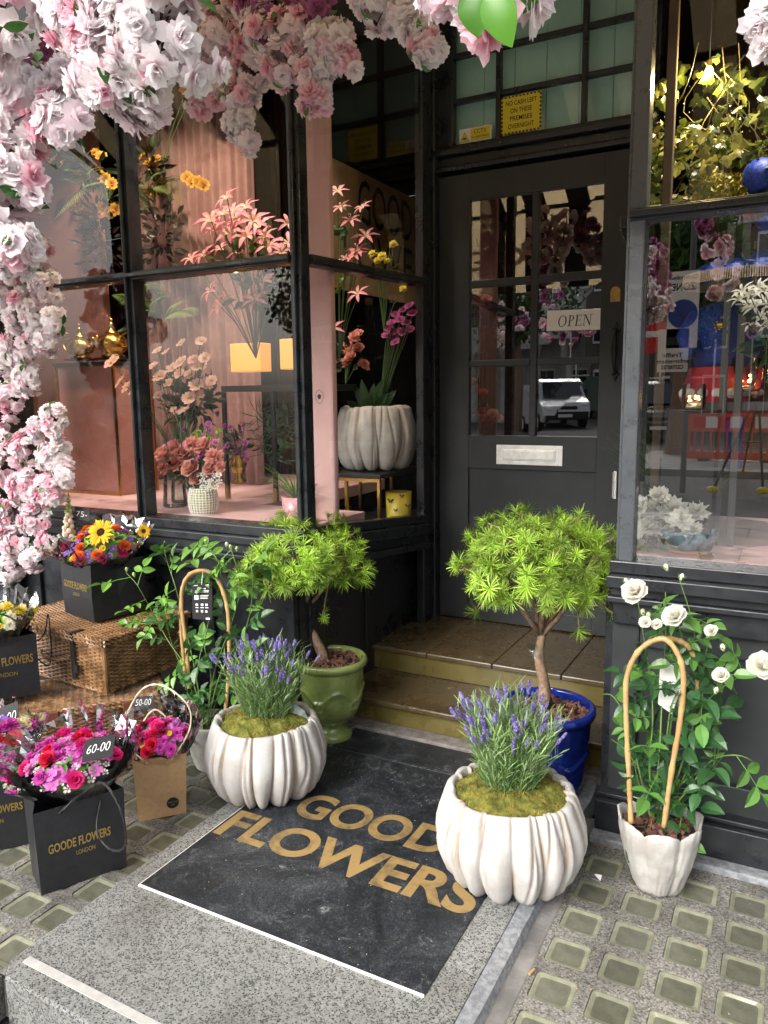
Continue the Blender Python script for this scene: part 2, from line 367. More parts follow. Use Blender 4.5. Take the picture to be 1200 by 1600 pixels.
# bluestone margin on the slab's right, dropping to the glass-block pavement
m = MB()
pts = [(-.61+.0, y) for y in np.linspace(1.06, 2.72, 23)]
lft = []; rgt = []; low = []
for i, (x, y) in enumerate(pts):
    jx = random.uniform(-.004, .006); jj = noise.noise(V(0, y*6, 0))*.012
    lft.append(m.V((x+.001, y, .0285))); rgt.append(m.V((x+.040+jj, y, .024+random.uniform(-.002, .002)))); low.append(m.V((x+.056+jj, y, -.02)))
for i in range(len(pts)-1):
    m.F((lft[i], rgt[i], rgt[i+1], lft[i+1])); m.F((rgt[i], low[i], low[i+1], rgt[i+1]))
struct(m.build('slab_margin', 'kerb_granite', smooth=False))
m = MB(); m.bx(-.575, -.515, 1.06, 2.42, -.13, -.002); struct(m.build('cement_margin', 'cement', bevel=.004))
# entrance step landing stone under the wooden steps
m = MB(); m.bx(-1.80, -.50, 2.715, 2.90, -.1, .042); struct(m.build('landing_stone', 'stone_ledge', bevel=.006))
m = MB(); m.bx(-1.665, -1.655, .955, .96, -.1, 0); 
m = MB(); m.frame(V(-1.4, 1.126, .0312), V(.262, -.003, 0), V(.0002, .0115, 0), V(0, 0, .0012)); tag(m.build('edge_strip', 'steel_strip'), 'long pale inlaid strip along the front edge of the terrazzo slab', 'strip')
# --- glass-block pavement lights
pm('block_glass', (.085, .086, .062), (.16, .16, .12), scale=24, rough=.16, bump=.35, bscale=18, spec=.6, rough2=.3, lo=.3, hi=.8, rnd=.3)
pm('block_rim', (.19, .195, .135), (.25, .255, .185), scale=20, rough=.22, spec=.6, rnd=.2)
def rrect(hx, hy, r, k=4):
    o = []
    for cx, cy, a0 in ((hx-r, hy-r, 0), (-hx+r, hy-r, 90), (-hx+r, -hy+r, 180), (hx-r, -hy+r, 270)):
        for i in range(k+1):
            a = R(a0+90*i/k); o.append((cx+r*math.cos(a), cy+r*math.sin(a)))
    return o
BH = rrect(.0525, .0515, .012)
def block_mesh():
    m = MB(); rings = []
    for sx, sy, z, mi in ((.0518, .0508, -.012, 1), (.0515, .0505, -.003, 1), (.0475, .046, -.0025, 1), (.039, .036, -.0055, 0), (.034, .030, -.006, 0)):
        rings.append([m.V((p[0], p[1], z)) for p in rrect(sx, sy, sx*.25)])
    n = len(rings[0])
    for i in range(4):
        for j in range(n): m.F((rings[i][j], rings[i][(j+1) % n], rings[i+1][(j+1) % n], rings[i+1][j]), 1 if i < 3 else 0)
    m.F(rings[4], 0); return m.mesh('glass_block', ['block_glass', 'block_rim'], smooth=False)
BM = block_mesh()
def panel(name, label, x0, y0, nx, ny, px_, py_, skip=lambda i, j: False, shear=0.0, edge=(0.02, 0.02)):
    t = empty(name, (x0, y0, 0), 0, label, 'pavement light', 'glass pavement lights')
    m = MB(); k = 0
    for i in range(nx):
        for j in range(ny):
            cx = x0+px_*(i+.5)+shear*j; cy = y0+py_*(j+.5); sk = skip(i, j)
            o4 = [(cx+px_/2, cy+py_/2), (cx-px_/2, cy+py_/2), (cx-px_/2, cy-py_/2), (cx+px_/2, cy-py_/2)]
            if sk: m.poly([(p[0], p[1], 0) for p in o4]); continue
            ring = [m.V((cx+p[0], cy+p[1], 0)) for p in BH]; low = [m.V((cx+p[0], cy+p[1], -.012)) for p in BH]
            n = len(ring); oc = [m.V((p[0], p[1], 0)) for p in o4]; q = n//4
            for c in range(4):
                for s in range(q-1): m.F((oc[c], ring[c*q+s+1], ring[c*q+s]))
                m.F((oc[c], oc[(c+1) % 4], ring[((c+1)*q) % n], ring[c*q+q-1]))
            for s in range(n): m.F((ring[s], ring[(s+1) % n], low[(s+1) % n], low[s]))
            mt = Matrix.Translation(V(cx, cy, random.uniform(-.0012, .0006))) @ Matrix.Rotation(random.uniform(-.02, .02)+(0, PI)[random.random() < .2], 4, 'Z')
            put('glass_block', BM, t, mt); k += 1
    m.build('concrete_frame', 'aggregate_concrete', t)
    m = MB(); m.bx(x0, x0+px_*nx, y0, y0+py_*ny, -.12, -.013); m.build('base', 'cement', t)
    return t
panel('pavement_light_panel', 'pavement of glass blocks in concrete to the right of the black mat, under the petal pot', -.515, 1.19, 8, 8, .1365, .141,
      skip=lambda i, j: i > 6)
panel('pavement_light_panel', 'pavement of pale glass blocks to the left of the slab, under the gift bags', -2.86, 1.09, 9, 9, .129, .141)
m = MB(); m.bx(.58, 3, .9, 2.42, -.12, -.002); m.bx(-9, -2.862, .9, 2.42, -.12, -.002); m.bx(-.53, .6, .9, 1.188, -.12, -.0025); m.bx(-2.86, -1.705, .95, 1.088, -.12, -.0025); m.bx(-2.9, 3, 2.31, 2.5, -.12, .0008)
struct(m.build('pavement_apron', 'aggregate_concrete'))
m = MB(); m.bx(-.52, 3, 2.36, 2.43, -.1, .022); struct(m.build('wall_foot_stone', 'kerb_granite', bevel=.006))
# --- rubber mat
def matmat():
    m, n, L, b, tc = node_mat('mat_rubber')
    g = n.nodes.new('ShaderNodeTexNoise'); g.inputs['Scale'].default_value = 4; g.inputs['Detail'].default_value = 12; g.inputs['Roughness'].default_value = .75; g.inputs['Distortion'].default_value = 1.2; L.new(tc.outputs['Object'], g.inputs[0])
    c1 = ramp(n, [(.38, (.007, .009, .011)), (.52, (.017, .020, .024)), (.66, (.045, .049, .054)), (.8, (.13, .14, .145))]); L.new(g.outputs[0], c1.inputs[0])
    s = n.nodes.new('ShaderNodeTexNoise'); s.inputs['Scale'].default_value = 15; s.inputs['Detail'].default_value = 15; s.inputs['Roughness'].default_value = .78; s.inputs['Distortion'].default_value = 1.8; L.new(tc.outputs['Object'], s.inputs[0])
    c2a = ramp(n, [(.50, (0, 0, 0)), (.60, (.04, .04, .04)), (.74, (.34, .35, .35))]); L.new(s.outputs[0], c2a.inputs[0])
    g2 = n.nodes.new('ShaderNodeTexNoise'); g2.inputs['Scale'].default_value = 2.6; g2.inputs['Detail'].default_value = 7; g2.inputs['Distortion'].default_value = .8; L.new(tc.outputs['Object'], g2.inputs[0])
    g2r = ramp(n, [(.42, (.02, .02, .02)), (.62, (1, 1, 1))]); L.new(g2.outputs[0], g2r.inputs[0])
    c2 = mixrgb(n, 'MULTIPLY'); L.new(c2a.outputs[0], c2.inputs[6]); L.new(g2r.outputs[0], c2.inputs[7])
    wv = n.nodes.new('ShaderNodeTexWave'); wv.wave_type = 'RINGS'; wv.inputs['Scale'].default_value = 2.4; wv.inputs['Distortion'].default_value = 14; wv.inputs['Detail'].default_value = 4; wv.inputs['Detail Scale'].default_value = 1.6; L.new(tc.outputs['Object'], wv.inputs[0])
    c3 = ramp(n, [(.965, (0, 0, 0)), (1, (.0, .0, .0))]); L.new(wv.outputs[0], c3.inputs[0])
    a1 = mixrgb(n, 'ADD'); L.new(c1.outputs[0], a1.inputs[6]); L.new(c2.outputs[2], a1.inputs[7])
    a2 = mixrgb(n, 'ADD'); L.new(a1.outputs[2], a2.inputs[6]); L.new(c3.outputs[0], a2.inputs[7])
    # fine dust flecks
    v = n.nodes.new('ShaderNodeTexVoronoi'); v.inputs['Scale'].default_value = 55; L.new(tc.outputs['Object'], v.inputs[0])
    c4 = ramp(n, [(.06, (.4, .4, .38)), (.1, (0, 0, 0))]); L.new(v.outputs['Distance'], c4.inputs[0])
    sp = n.nodes.new('ShaderNodeSeparateColor'); L.new(v.outputs['Color'], sp.inputs[0]); c5 = ramp(n, [(.8, (0, 0, 0)), (.82, (1, 1, 1))]); L.new(sp.outputs[0], c5.inputs[0])
    m5 = mixrgb(n, 'MULTIPLY'); L.new(c4.outputs[0], m5.inputs[6]); L.new(c5.outputs[0], m5.inputs[7])
    a3 = mixrgb(n, 'ADD'); L.new(a2.outputs[2], a3.inputs[6]); L.new(m5.outputs[2], a3.inputs[7])
    fz = n.nodes.new('ShaderNodeTexNoise'); fz.inputs['Scale'].default_value = 190; fz.inputs['Detail'].default_value = 5; fz.inputs['Distortion'].default_value = 1.5; L.new(tc.outputs['Object'], fz.inputs[0])
    fr = ramp(n, [(.36, (.55, .56, .6)), (.5, (1, 1, 1)), (.66, (2.6, 2.65, 2.7))]); L.new(fz.outputs[0], fr.inputs[0])
    mf = mixrgb(n, 'MULTIPLY'); L.new(a3.outputs[2], mf.inputs[6]); L.new(fr.outputs[0], mf.inputs[7]); L.new(mf.outputs[2], b.inputs['Base Color'])
    b.inputs['Roughness'].default_value = .48; b.inputs['Specular IOR Level'].default_value = .35
    bp = n.nodes.new('ShaderNodeBump'); bp.inputs['Strength'].default_value = .15; bp.inputs['Distance'].default_value = .002; L.new(g.outputs[0], bp.inputs['Height']); L.new(bp.outputs[0], b.inputs['Normal'])
matmat()
pm('mat_gold', (.30, .20, .075), (.10, .072, .036), scale=16, rough=.6, lo=.46, hi=.70, detail=10)
t = empty('door_mat', (-1.2, 2, .03), 0, 'large black rubber doormat with two lines of gold lettering on the terrazzo slab', 'doormat')
m = MB(); m.bx(-1.627, -.703, 1.486, 2.502, .0305, .035); m.build('rubber_sheet', 'mat_rubber', t)
m = MB(); m.bx(-1.627, -.703, 1.481, 1.4855, .0305, .0358); m.bx(-1.6295, -1.6275, 1.479, 2.5, .0305, .0352); m.build('white_edge', 'white_card', t)
text_mb('FLOWERS', (-1.618, 1.792, .0350), (1, 0, 0), (0, 1, 0), .905, .158, bold=.03, res=8).build('lettering', 'mat_gold', t)
text_mb('GOODE', (-1.462, 2.006, .0350), (1, 0, 0), (0, 1, 0), .655, .158, bold=.03, res=8).build('lettering', 'mat_gold', t)
m = MB(); m.bx(-1.60, -.72, 2.512, 2.70, .0305, .036); tag(m.build('rubber_strip', 'mat_rubber', bevel=.001), 'narrow scuffed black rubber strip between the doormat and the wooden steps', 'mat')
# --- wooden steps
t = empty('entrance_steps', (-1.2, 3.1, 0), 0, 'two scuffed brown gloss-painted wooden steps up to the black shop door', 'steps')
def boards(m, x0, x1, y0, y1, z0, z1, cuts):
    c = [x0]+cuts+[x1]
    for i in range(len(c)-1): m.bx(c[i]+.0012, c[i+1]-.0012, y0, y1, z0, z1)
m = MB(); m.bx(-1.75, -.56, 2.79, 3.2, .042, .125); m.build('riser', 'brown_gloss', t, bevel=.003)
m = MB(); m.bx(-1.755, -.555, 2.765, 3.14, .126, .150); m.build('tread', 'tread_brown', t, bevel=.006)
m = MB(); m.bx(-1.76, -.56, 3.12, 3.5, .151, .243); m.build('riser', 'brown_gloss', t, bevel=.003)
m = MB(); boards(m, -1.765, -.555, 3.10, 3.74, .244, .268, [-1.45, -1.13, -.82]); m.build('tread', 'tread_brown', t, bevel=.005)
# ================================================================== SHOPFRONT
YF = 2.50       # glass plane of the two display windows
ZS, ZT = .945, 1.965
sh = empty('shopfront', (-1.2, 2.6, 0), 0, 'black painted Victorian shopfront with large bay windows around a recessed entrance', 'shopfront')
BP = 'black_paint'
def part(m, name, mt=BP, bev=.004, smooth=False, parent=None): return m.build(name, mt, parent or sh, bevel=bev, smooth=smooth)
# right bay --------------------------------------------------------
m = MB(); m.bx(-.478, -.433, 2.465, 2.53, .86, 3.2); m.bx(-.490, -.4785, 2.485, 2.55, .86, 3.2); part(m, 'corner_post', 'post_sky_sheen')
m = MB(); m.beam((-.478, 2.496, 1.972), (2.3, 2.496, 1.972), .07, .036); m.beam((-.478, 2.452, 1.972), (2.3, 2.452, 1.972), .018, .02); part(m, 'transom')
m = MB()
m.bx(-.50, 2.3, 2.44, 2.56, .885, .925); m.bx(-.50, 2.3, 2.40, 2.56, .845, .884); m.bx(-.49, 2.3, 2.43, 2.56, .815, .8445); m.bx(-.50, 2.3, 2.415, 2.56, .795, .8145); m.bx(-.485, 2.3, 2.445, 2.56, .72, .7945)
part(m, 'sill')
m = MB(); m.bx(-.49, 2.3, 2.50, 2.56, .13, .7195)
for x in (-.49, .16, .80, 1.45): m.bx(x, x+.085, 2.472, 2.4995, .13, .7195)
m.bx(-.404, 2.3, 2.474, 2.4995, .645, .7195); m.bx(-.404, 2.3, 2.474, 2.4995, .13, .235)
part(m, 'stall_riser', 'door_paint')
m = MB(); m.bx(-.515, 2.3, 2.405, 2.56, .023, .128); m.bx(-.515, 2.3, 2.43, 2.56, .1285, .145); part(m, 'plinth')
m = MB(); m.bx(2.3, 2.42, 2.4, 2.6, 0, 3.2); part(m, 'pilaster')
# left bay ---------------------------------------------------------
m = MB(); m.bx(-1.712, -1.662, 2.47, 2.53, .93, 3.2); m.bx(-1.695, -1.68, 2.452, 2.4695, .93, 3.2); part(m, 'corner_post')
m = MB(); m.bx(-2.565, -2.515, 2.465, 2.535, .93, 3.2); m.bx(-2.546, -2.534, 2.445, 2.4645, .93, 3.2); part(m, 'mullion')
m = MB(); m.beam((-3.5, 2.497, 1.962), (-1.713, 2.497, 1.962), .066, .036); m.beam((-3.5, 2.452, 1.962), (-1.70, 2.452, 1.962), .02, .018); part(m, 'transom')
m = MB(); m.bx(-3.5, -1.66, 2.44, 2.56, .895, .935); m.bx(-3.5, -1.655, 2.41, 2.56, .862, .894); m.bx(-3.5, -1.665, 2.425, 2.56, .82, .8615); m.bx(-3.5, -1.65, 2.40, 2.56, .80, .8195); m.bx(-3.5, -1.67, 2.44, 2.56, .73, .7995); part(m, 'sill')
m = MB(); m.bx(-3.5, -1.74, 2.49, 2.56, .10, .7295)
for x in (-3.3, -2.75, -2.2, -1.78): m.bx(x, x+.04, 2.468, 2.4895, .10, .7295)
part(m, 'stall_riser')
m = MB(); m.bx(-3.5, -1.72, 2.43, 2.56, .0, .10); part(m, 'plinth')
m = MB(); m.bx(-3.75, -3.5, 2.3, 2.7, 0, 3.2); part(m, 'pilaster')
# side (lobby) window on the left ----------------------------------
P0 = V(-1.685, 2.53, 0); P1 = V(-1.668, 3.52, 0)
z0a, z0b, zta, ztb = .94, .845, 1.962, 1.995
def sl3(f0, f1, off): return V(P0.x+off, P0.y, f0), V(P1.x+off, P1.y, f1)
m = MB(); a, b = sl3(zta, ztb, 0); m.beam(a, b, .062, .038); a, b = sl3(zta, ztb, .036); m.beam(a, b, .012, .018); part(m, 'transom')
m = MB(); a, b = sl3(z0a-.02, z0b-.02, 0); m.beam(a, b, .06, .04)
a, b = sl3(z0a-.07, z0b-.07, -.01); m.beam(a, b, .11, .05); a, b = sl3(z0a-.12, z0b-.12, -.02); m.beam(a, b, .08, .045); a, b = sl3(z0a-.16, z0b-.155, -.01); m.beam(a, b, .12, .03); part(m, 'sill')
m = MB(); m.poly([(-1.735, 2.5, 0), (-1.735, 3.72, 0), (-1.735, 3.72, .69), (-1.735, 2.5, .77)]); m.bx(-1.80, -1.7355, 2.56, 3.74, 0, .75)
m.bx(-1.735, -1.722, 2.53, 3.6, .66, .70); m.bx(-1.735, -1.722, 2.56, 2.61, 0, .66); m.bx(-1.735, -1.722, 3.03, 3.08, .26, .66); part(m, 'side_panel', BP)
m = MB(); m.bx(-1.70, -1.655, 3.52, 3.58, .26, 3.2); m.bx(-1.715, -1.66, 3.581, 3.60, .26, 3.2); m.bx(-1.73, -1.665, 3.601, 3.64, .26, 3.2); m.bx(-1.70, -1.648, 3.641, 3.72, .26, 3.2); part(m, 'jamb', BP, bev=.006)
# lobby side on the right (seen nearly edge-on): glazed too
m = MB(); m.beam((-.495, 2.55, 1.972), (-.62, 3.66, 1.972), .06, .04); part(m, 'transom')
m = MB(); m.beam((-.5, 2.56, .40), (-.61, 3.68, .40), .06, .8); m.beam((-.49, 2.56, .88), (-.60, 3.68, .88), .11, .06); part(m, 'side_panel', BP)
m = MB(); m.bx(-.695, -.60, 3.63, 3.72, .26, 3.2); part(m, 'jamb', BP)
# head of the bays, ceiling of the lobby and wall above -------------
m = MB(); m.bx(-3.75, -1.66, 2.44, 2.56, 3.1, 3.3); m.bx(-.5, 2.42, 2.44, 2.56, 3.1, 3.3); m.beam((-1.685, 2.5, 3.2), (-1.66, 3.6, 3.2), .08, .2); m.beam((-.49, 2.5, 3.2), (-.61, 3.7, 3.2), .08, .2); part(m, 'window_head')
m = MB(); m.bx(-1.75, -.45, 2.5, 3.8, 3.301, 3.36); part(m, 'lobby_ceiling', 'white_card')
m = MB(); m.bx(-3.9, 2.6, 2.30, 2.62, 3.365, 3.9); m.bx(-3.95, 2.65, 2.2, 2.62, 3.901, 3.98); part(m, 'fascia')
def brickmat(name, c1, c2, mor, sc_=1.0):
    m, n, L, b, tc = node_mat(name)
    mp = n.nodes.new('ShaderNodeMapping'); mp.inputs['Rotation'].default_value = (R(90), 0, 0); L.new(tc.outputs['Object'], mp.inputs[0])
    br = n.nodes.new('ShaderNodeTexBrick'); br.inputs['Scale'].default_value = 4.4*sc_; br.inputs['Color1'].default_value = (*c1, 1); br.inputs['Color2'].default_value = (*c2, 1); br.inputs['Mortar'].default_value = (*mor, 1); br.inputs['Mortar Size'].default_value = .015
    L.new(mp.outputs[0], br.inputs[0]); L.new(br.outputs[0], b.inputs['Base Color']); b.inputs['Roughness'].default_value = .9
brickmat('brick_yellow', (.30, .22, .13), (.27, .195, .115), (.29, .23, .15)); brickmat('brick_dark', (.14, .11, .09), (.155, .12, .095), (.155, .13, .11))
m = MB(); m.bx(-9, 8, 2.63, 3.0, 3.99, 11); m.bx(-9, -3.96, 2.4, 3, -.1, 3.98); m.bx(2.66, 8, 2.4, 3, -.1, 3.98); part(m, 'upper_wall', 'brick_yellow', bev=0)
# window panes ------------------------------------------------------
def pane(x0, x1, y, za, zb, name='window_pane', mt='window_glass'):
    m = MB(); m.poly([(x0, y, za), (x1, y, za), (x1, y, zb), (x0, y, zb)]); return part(m, name, mt, bev=0)
pane(-.433, 2.3, 2.505, .925, 1.954, mt='street_glass'); pane(-.433, 2.3, 2.507, 1.99, 3.1)
pane(-2.515, -1.712, 2.505, .935, 1.944); pane(-2.515, -1.712, 2.505, 1.98, 3.1)
pane(-3.5, -2.565, 2.505, .935, 1.944); pane(-3.5, -2.565, 2.503, 1.98, 3.1)
m = MB(); m.poly([(P0.x, P0.y, z0a), (P1.x, P1.y, z0b), (P1.x, P1.y, ztb-.019), (P0.x, P0.y, zta-.019)]); part(m, 'window_pane', 'window_glass', 0)
m = MB(); m.poly([(P0.x, P0.y, zta+.019), (P1.x, P1.y, ztb+.019), (P1.x, P1.y, 3.1), (P0.x, P0.y, 3.1)]); part(m, 'window_pane', 'window_glass', 0)
m = MB(); m.poly([(-.493, 2.55, .91), (-.607, 3.64, .91), (-.607, 3.64, 1.952), (-.493, 2.55, 1.952)]); part(m, 'window_pane', 'window_glass', 0)
m = MB(); m.poly([(-.493, 2.55, 1.992), (-.607, 3.64, 1.992), (-.607, 3.64, 3.1), (-.493, 2.55, 3.1)]); part(m, 'window_pane', 'window_glass', 0)
# door --------------------------------------------------------------
YD = 3.69
m = MB(); dx0, dx1 = -1.645, -.700
gx = [-1.483, -1.168, -1.133, -.833]; gz_ = [(1.243, 1.585), (1.618, 1.972), (2.008, 2.388)]
m.bx(dx0, -1.483, YD, YD+.045, .275, 2.515); m.bx(-.833, dx1, YD, YD+.045, .275, 2.515)
m.bx(-1.483, -.833, YD, YD+.045, 2.388, 2.515); m.bx(-1.483, -.833, YD, YD+.045, 1.075, 1.243); m.bx(-1.483, -.833, YD, YD+.045, .275, .36)
door = m.build('door', 'door_paint', sh, bevel=.0015)
m = MB(); m.bx(-1.168, -1.133, YD+.004, YD+.04, 1.243, 2.388)
for za, zb in ((1.585, 1.618), (1.972, 2.008)): m.bx(-1.483, -1.1685, YD+.004, YD+.04, za, zb); m.bx(-1.1325, -.833, YD+.004, YD+.04, za, zb)
m.build('glazing_bar', 'door_paint', door, bevel=.004)
m = MB(); m.bx(-1.483, -.833, YD+.012, YD+.04, .36, 1.075); m.build('door_panel', 'door_paint', door)
k = 0
for xa, xb in ((-1.483, -1.168), (-1.133, -.833)):
    for za, zb in gz_:
        m = MB(); m.poly([(xa, YD+.018+.0004*k, za), (xb, YD+.018+.0007*k, za), (xb, YD+.018, zb), (xa, YD+.018, zb)]); m.build('pane', 'door_glass', door); k += 1
m = MB(); m.bx(-1.33, -.993, YD-.006, YD, 1.10, 1.198); m.bx(-1.295, -1.028, YD-.011, YD-.0062, 1.122, 1.176); m.bx(-1.288, -1.035, YD-.014, YD-.0112, 1.128, 1.17); m.build('letter_slot', 'chrome', door, bevel=.003)
m = MB(); hx = -.756
m.tube([(hx, YD-.006, 1.54), (hx, YD-.028, 1.56), (hx, YD-.042, 1.60), (hx, YD-.046, 1.635), (hx, YD-.042, 1.67), (hx, YD-.028, 1.71), (hx, YD-.006, 1.73)], [.007, .008, .011, .014, .011, .008, .007], 10)
for z in (1.54, 1.73):
    sgn = 1 if z > 1.6 else -1
    for q in ((0, 0, .011), (-.012, .006, .008), (.012, .006, .008), (0, .022, .009), (0, .036, .005)): m.ball((hx+q[0], YD-.004, z+sgn*q[1]), q[2], 8, 6, (1, .5, 1))
m.build('door_handle', 'ink', door, smooth=True)
m = MB(); m.bx(-.79, -.745, YD-.004, YD, 1.86, 1.905)
m.tube([(-.767, YD-.002, 1.905), (-.767, YD-.006, 1.905)], .022, 16); m.tube([(-.767, YD-.004, 1.89), (-.767, YD-.012, 1.89)], .013, 14); m.build('lock', 'brass', door, bevel=.001)
m = MB(); m.bx(-.748, -.733, YD-.012, YD-.001, .955, 1.085); m.tube([(-.748, YD-.01, .96), (-.748, YD-.01, 1.08)], .006, 8); m.build('night_latch', 'chrome', door, bevel=.001)
# fanlight -----------------------------------------------------------
m = MB()
m.bx(-1.66, -.69, YD-.03, YD+.06, 2.53, 2.555); m.bx(-1.66, -.69, YD-.012, YD+.06, 2.556, 2.60); m.bx(-1.67, -.69, YD-.05, YD+.06, 2.601, 2.632); m.bx(-1.66, -.69, YD-.01, YD+.06, 2.633, 2.655)
m.bx(-1.66, -1.572, YD, YD+.05, 2.656, 3.3); m.bx(-.716, -.69, YD, YD+.05, 2.656, 3.3)
part(m, 'door_head', BP, bev=.006)
m = MB()
for x in (-1.343, -.937): m.bx(x-.012, x+.012, YD+.002, YD+.04, 2.656, 3.3)
for z in (2.857, 3.062, 3.26):
    m.bx(-1.572, -1.3555, YD+.002, YD+.04, z-.011, z+.011); m.bx(-1.3305, -.9495, YD+.002, YD+.04, z-.011, z+.011); m.bx(-.9245, -.716, YD+.002, YD+.04, z-.011, z+.011)
part(m, 'fanlight_bars', BP)
pane(-1.572, -.716, YD+.02, 2.656, 3.3, 'fanlight_pane')
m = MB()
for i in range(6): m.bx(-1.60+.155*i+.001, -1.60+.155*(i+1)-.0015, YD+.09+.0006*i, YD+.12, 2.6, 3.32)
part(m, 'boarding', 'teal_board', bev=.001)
# stickers and the hanging sign ---------------------------------------
t = empty('warning_sticker', (-1.23, YD+.0185, 2.66), 0, 'square yellow sticker with a black chequered border about no cash left overnight', 'sticker')
xa, xb, za, zb = -1.331, -1.135, 2.667, 2.835; y = YD+.0176
m = MB(); m.poly([(xa, y, za), (xb, y, za), (xb, y, zb), (xa, y, zb)]); m.build('sheet', 'yellow_sign', t)
m = MB(); nc = 22; cs = (xb-xa)/nc; nr = int((zb-za)/cs)
for i in range(nc):
    for j in range(nr+1):
        if (i < 1 or i >= nc-1 or j < 1 or j >= nr) and (i+j) % 2 == 0:
            m.poly([(xa+i*cs, y-.0006, za+j*cs), (xa+(i+1)*cs, y-.0006, za+j*cs), (xa+(i+1)*cs, y-.0006, min(zb, za+(j+1)*cs)), (xa+i*cs, y-.0006, min(zb, za+(j+1)*cs))])
m.build('chequered_border', 'ink', t)
m = MB()
for s, ww, zz in (('NO CASH LEFT', .150, .793), ('ON THESE', .104, .7585), ('PREMISES', .108, .724), ('OVERNIGHT', .126, .6895)):
    m.add(text_mb(s, ((xa+xb)/2-ww/2, y, 2.0+zz-.0), (1, 0, 0), (0, 0, 1), ww, .0215, bold=.012))
m.build('lettering', 'ink', t)
t = empty('warning_sticker', (-1.45, YD+.0185, 2.66), 0, 'small white and yellow CCTV sticker with a warning triangle in the lower left fanlight pane', 'sticker')
y = YD+.0176; m = MB(); m.poly([(-1.545, y, 2.662), (-1.378, y, 2.662), (-1.378, y, 2.728), (-1.545, y, 2.728)]); m.build('sheet', 'white_card', t)
m = MB(); m.poly([(-1.487, y-.0005, 2.668), (-1.384, y-.0005, 2.668), (-1.384, y-.0005, 2.723), (-1.487, y-.0005, 2.723)]); m.poly([(-1.541, y-.0007, 2.668), (-1.492, y-.0007, 2.668), (-1.5165, y-.0007, 2.712)]); m.build('yellow_field', 'yellow_sign', t)
m = MB(); m.add(text_mb('CCTV', (-1.468, y-.001, 2.698), (1, 0, 0), (0, 0, 1), .062, .019, bold=.0)); m.add(text_mb('in operation', (-1.48, y-.001, 2.676), (1, 0, 0), (0, 0, 1), .09, .014, bold=.0))
for a, b in (((-1.541, 2.668), (-1.492, 2.668)), ((-1.492, 2.668), (-1.5165, 2.712)), ((-1.5165, 2.712), (-1.541, 2.668))): m.beam((a[0], y-.0012, a[1]), (b[0], y-.0012, b[1]), .0006, .003, up=(0, 1, 0.01))
m.bx(-1.526, -1.508, y-.0014, y-.001, 2.679, 2.686); m.build('lettering', 'ink', t)
t = empty('open_sign', (-.96, YD+.012, 1.74), 0, 'white hanging sign reading OPEN on the middle right pane of the door', 'sign')
m = MB(); m.frame(V(-.959, YD+.008, 1.79), V(.1275, 0, -.003), V(0, .0015, 0), V(.001, 0, .047)); m.build('board', 'white_card', t, bevel=.0006)
serif_open((-1.035, YD+.006, 1.762), (1, 0, 0), (0, 0, 1), .05).build('lettering', 'ink', t)
m = MB(); m.tube([(-1.02, YD+.007, 1.836), (-1.016, YD+.004, 1.85), (-1.012, YD+.007, 1.838)], .0012, 5); m.build('hook', 'ink', t); m = MB(); m.tube([(-.88, YD+.007, 1.832), (-.876, YD+.004, 1.847), (-.872, YD+.007, 1.832)], .0012, 5); m.build('hook', 'ink', t)
# ================================================================== POTS AND PLANTS
pm('plaster_white', (.50, .49, .475), (.33, .29, .25), scale=9, rough=.62, bump=.5, bscale=45, vcol=True, lo=.45, hi=.85)
pm('plaster_plain', (.48, .47, .445), (.37, .35, .32), scale=12, rough=.6, bump=.25, bscale=45)
pm('moss', (.10, .115, .012), (.22, .215, .035), scale=35, rough=.95, bump=.5, vcol=True)
pm('soil', (.02, .013, .009), (.06, .04, .028), scale=50, rough=.95, bump=.8)
pm('bark_chip', (.085, .035, .022), (.16, .075, .05), scale=20, rough=.85, vcol=True)
pm('green_glaze', (.14, .19, .05), (.24, .30, .10), scale=7, rough=.14, bump=.25, bscale=30, coat=.5)
pm('blue_glaze', (.004, .012, .12), (.012, .03, .26), scale=7, rough=.1, bump=.2, bscale=30, coat=.6)
pm('tree_bark', (.20, .12, .075), (.34, .24, .16), scale=40, rough=.9, bump=1.0, bscale=90)
pm('needle', (.9, .9, .9), rough=.45, vcol=True, trans=.3)
pm('leaf_green', (.9, .9, .9), rough=.32, vcol=True, trans=.2, spec=.5)
pm('petal', (.9, .9, .9), rough=.7, vcol=True, trans=.42, rnd=.05)
pm('bamboo', (.55, .36, .16), (.44, .27, .11), scale=18, rough=.4)
pm('stem_green', (.10, .17, .04), rough=.5)
pm('twig', (.045, .022, .018), rough=.8)
pm('lavender_bloom', (.9, .9, .9), rough=.8, vcol=True, trans=.15, rnd=.2)
def rn2(a, z): return min(1, max(0, .65+.9*noise.noise(V(math.cos(a)*4, math.sin(a)*4, z*9))))
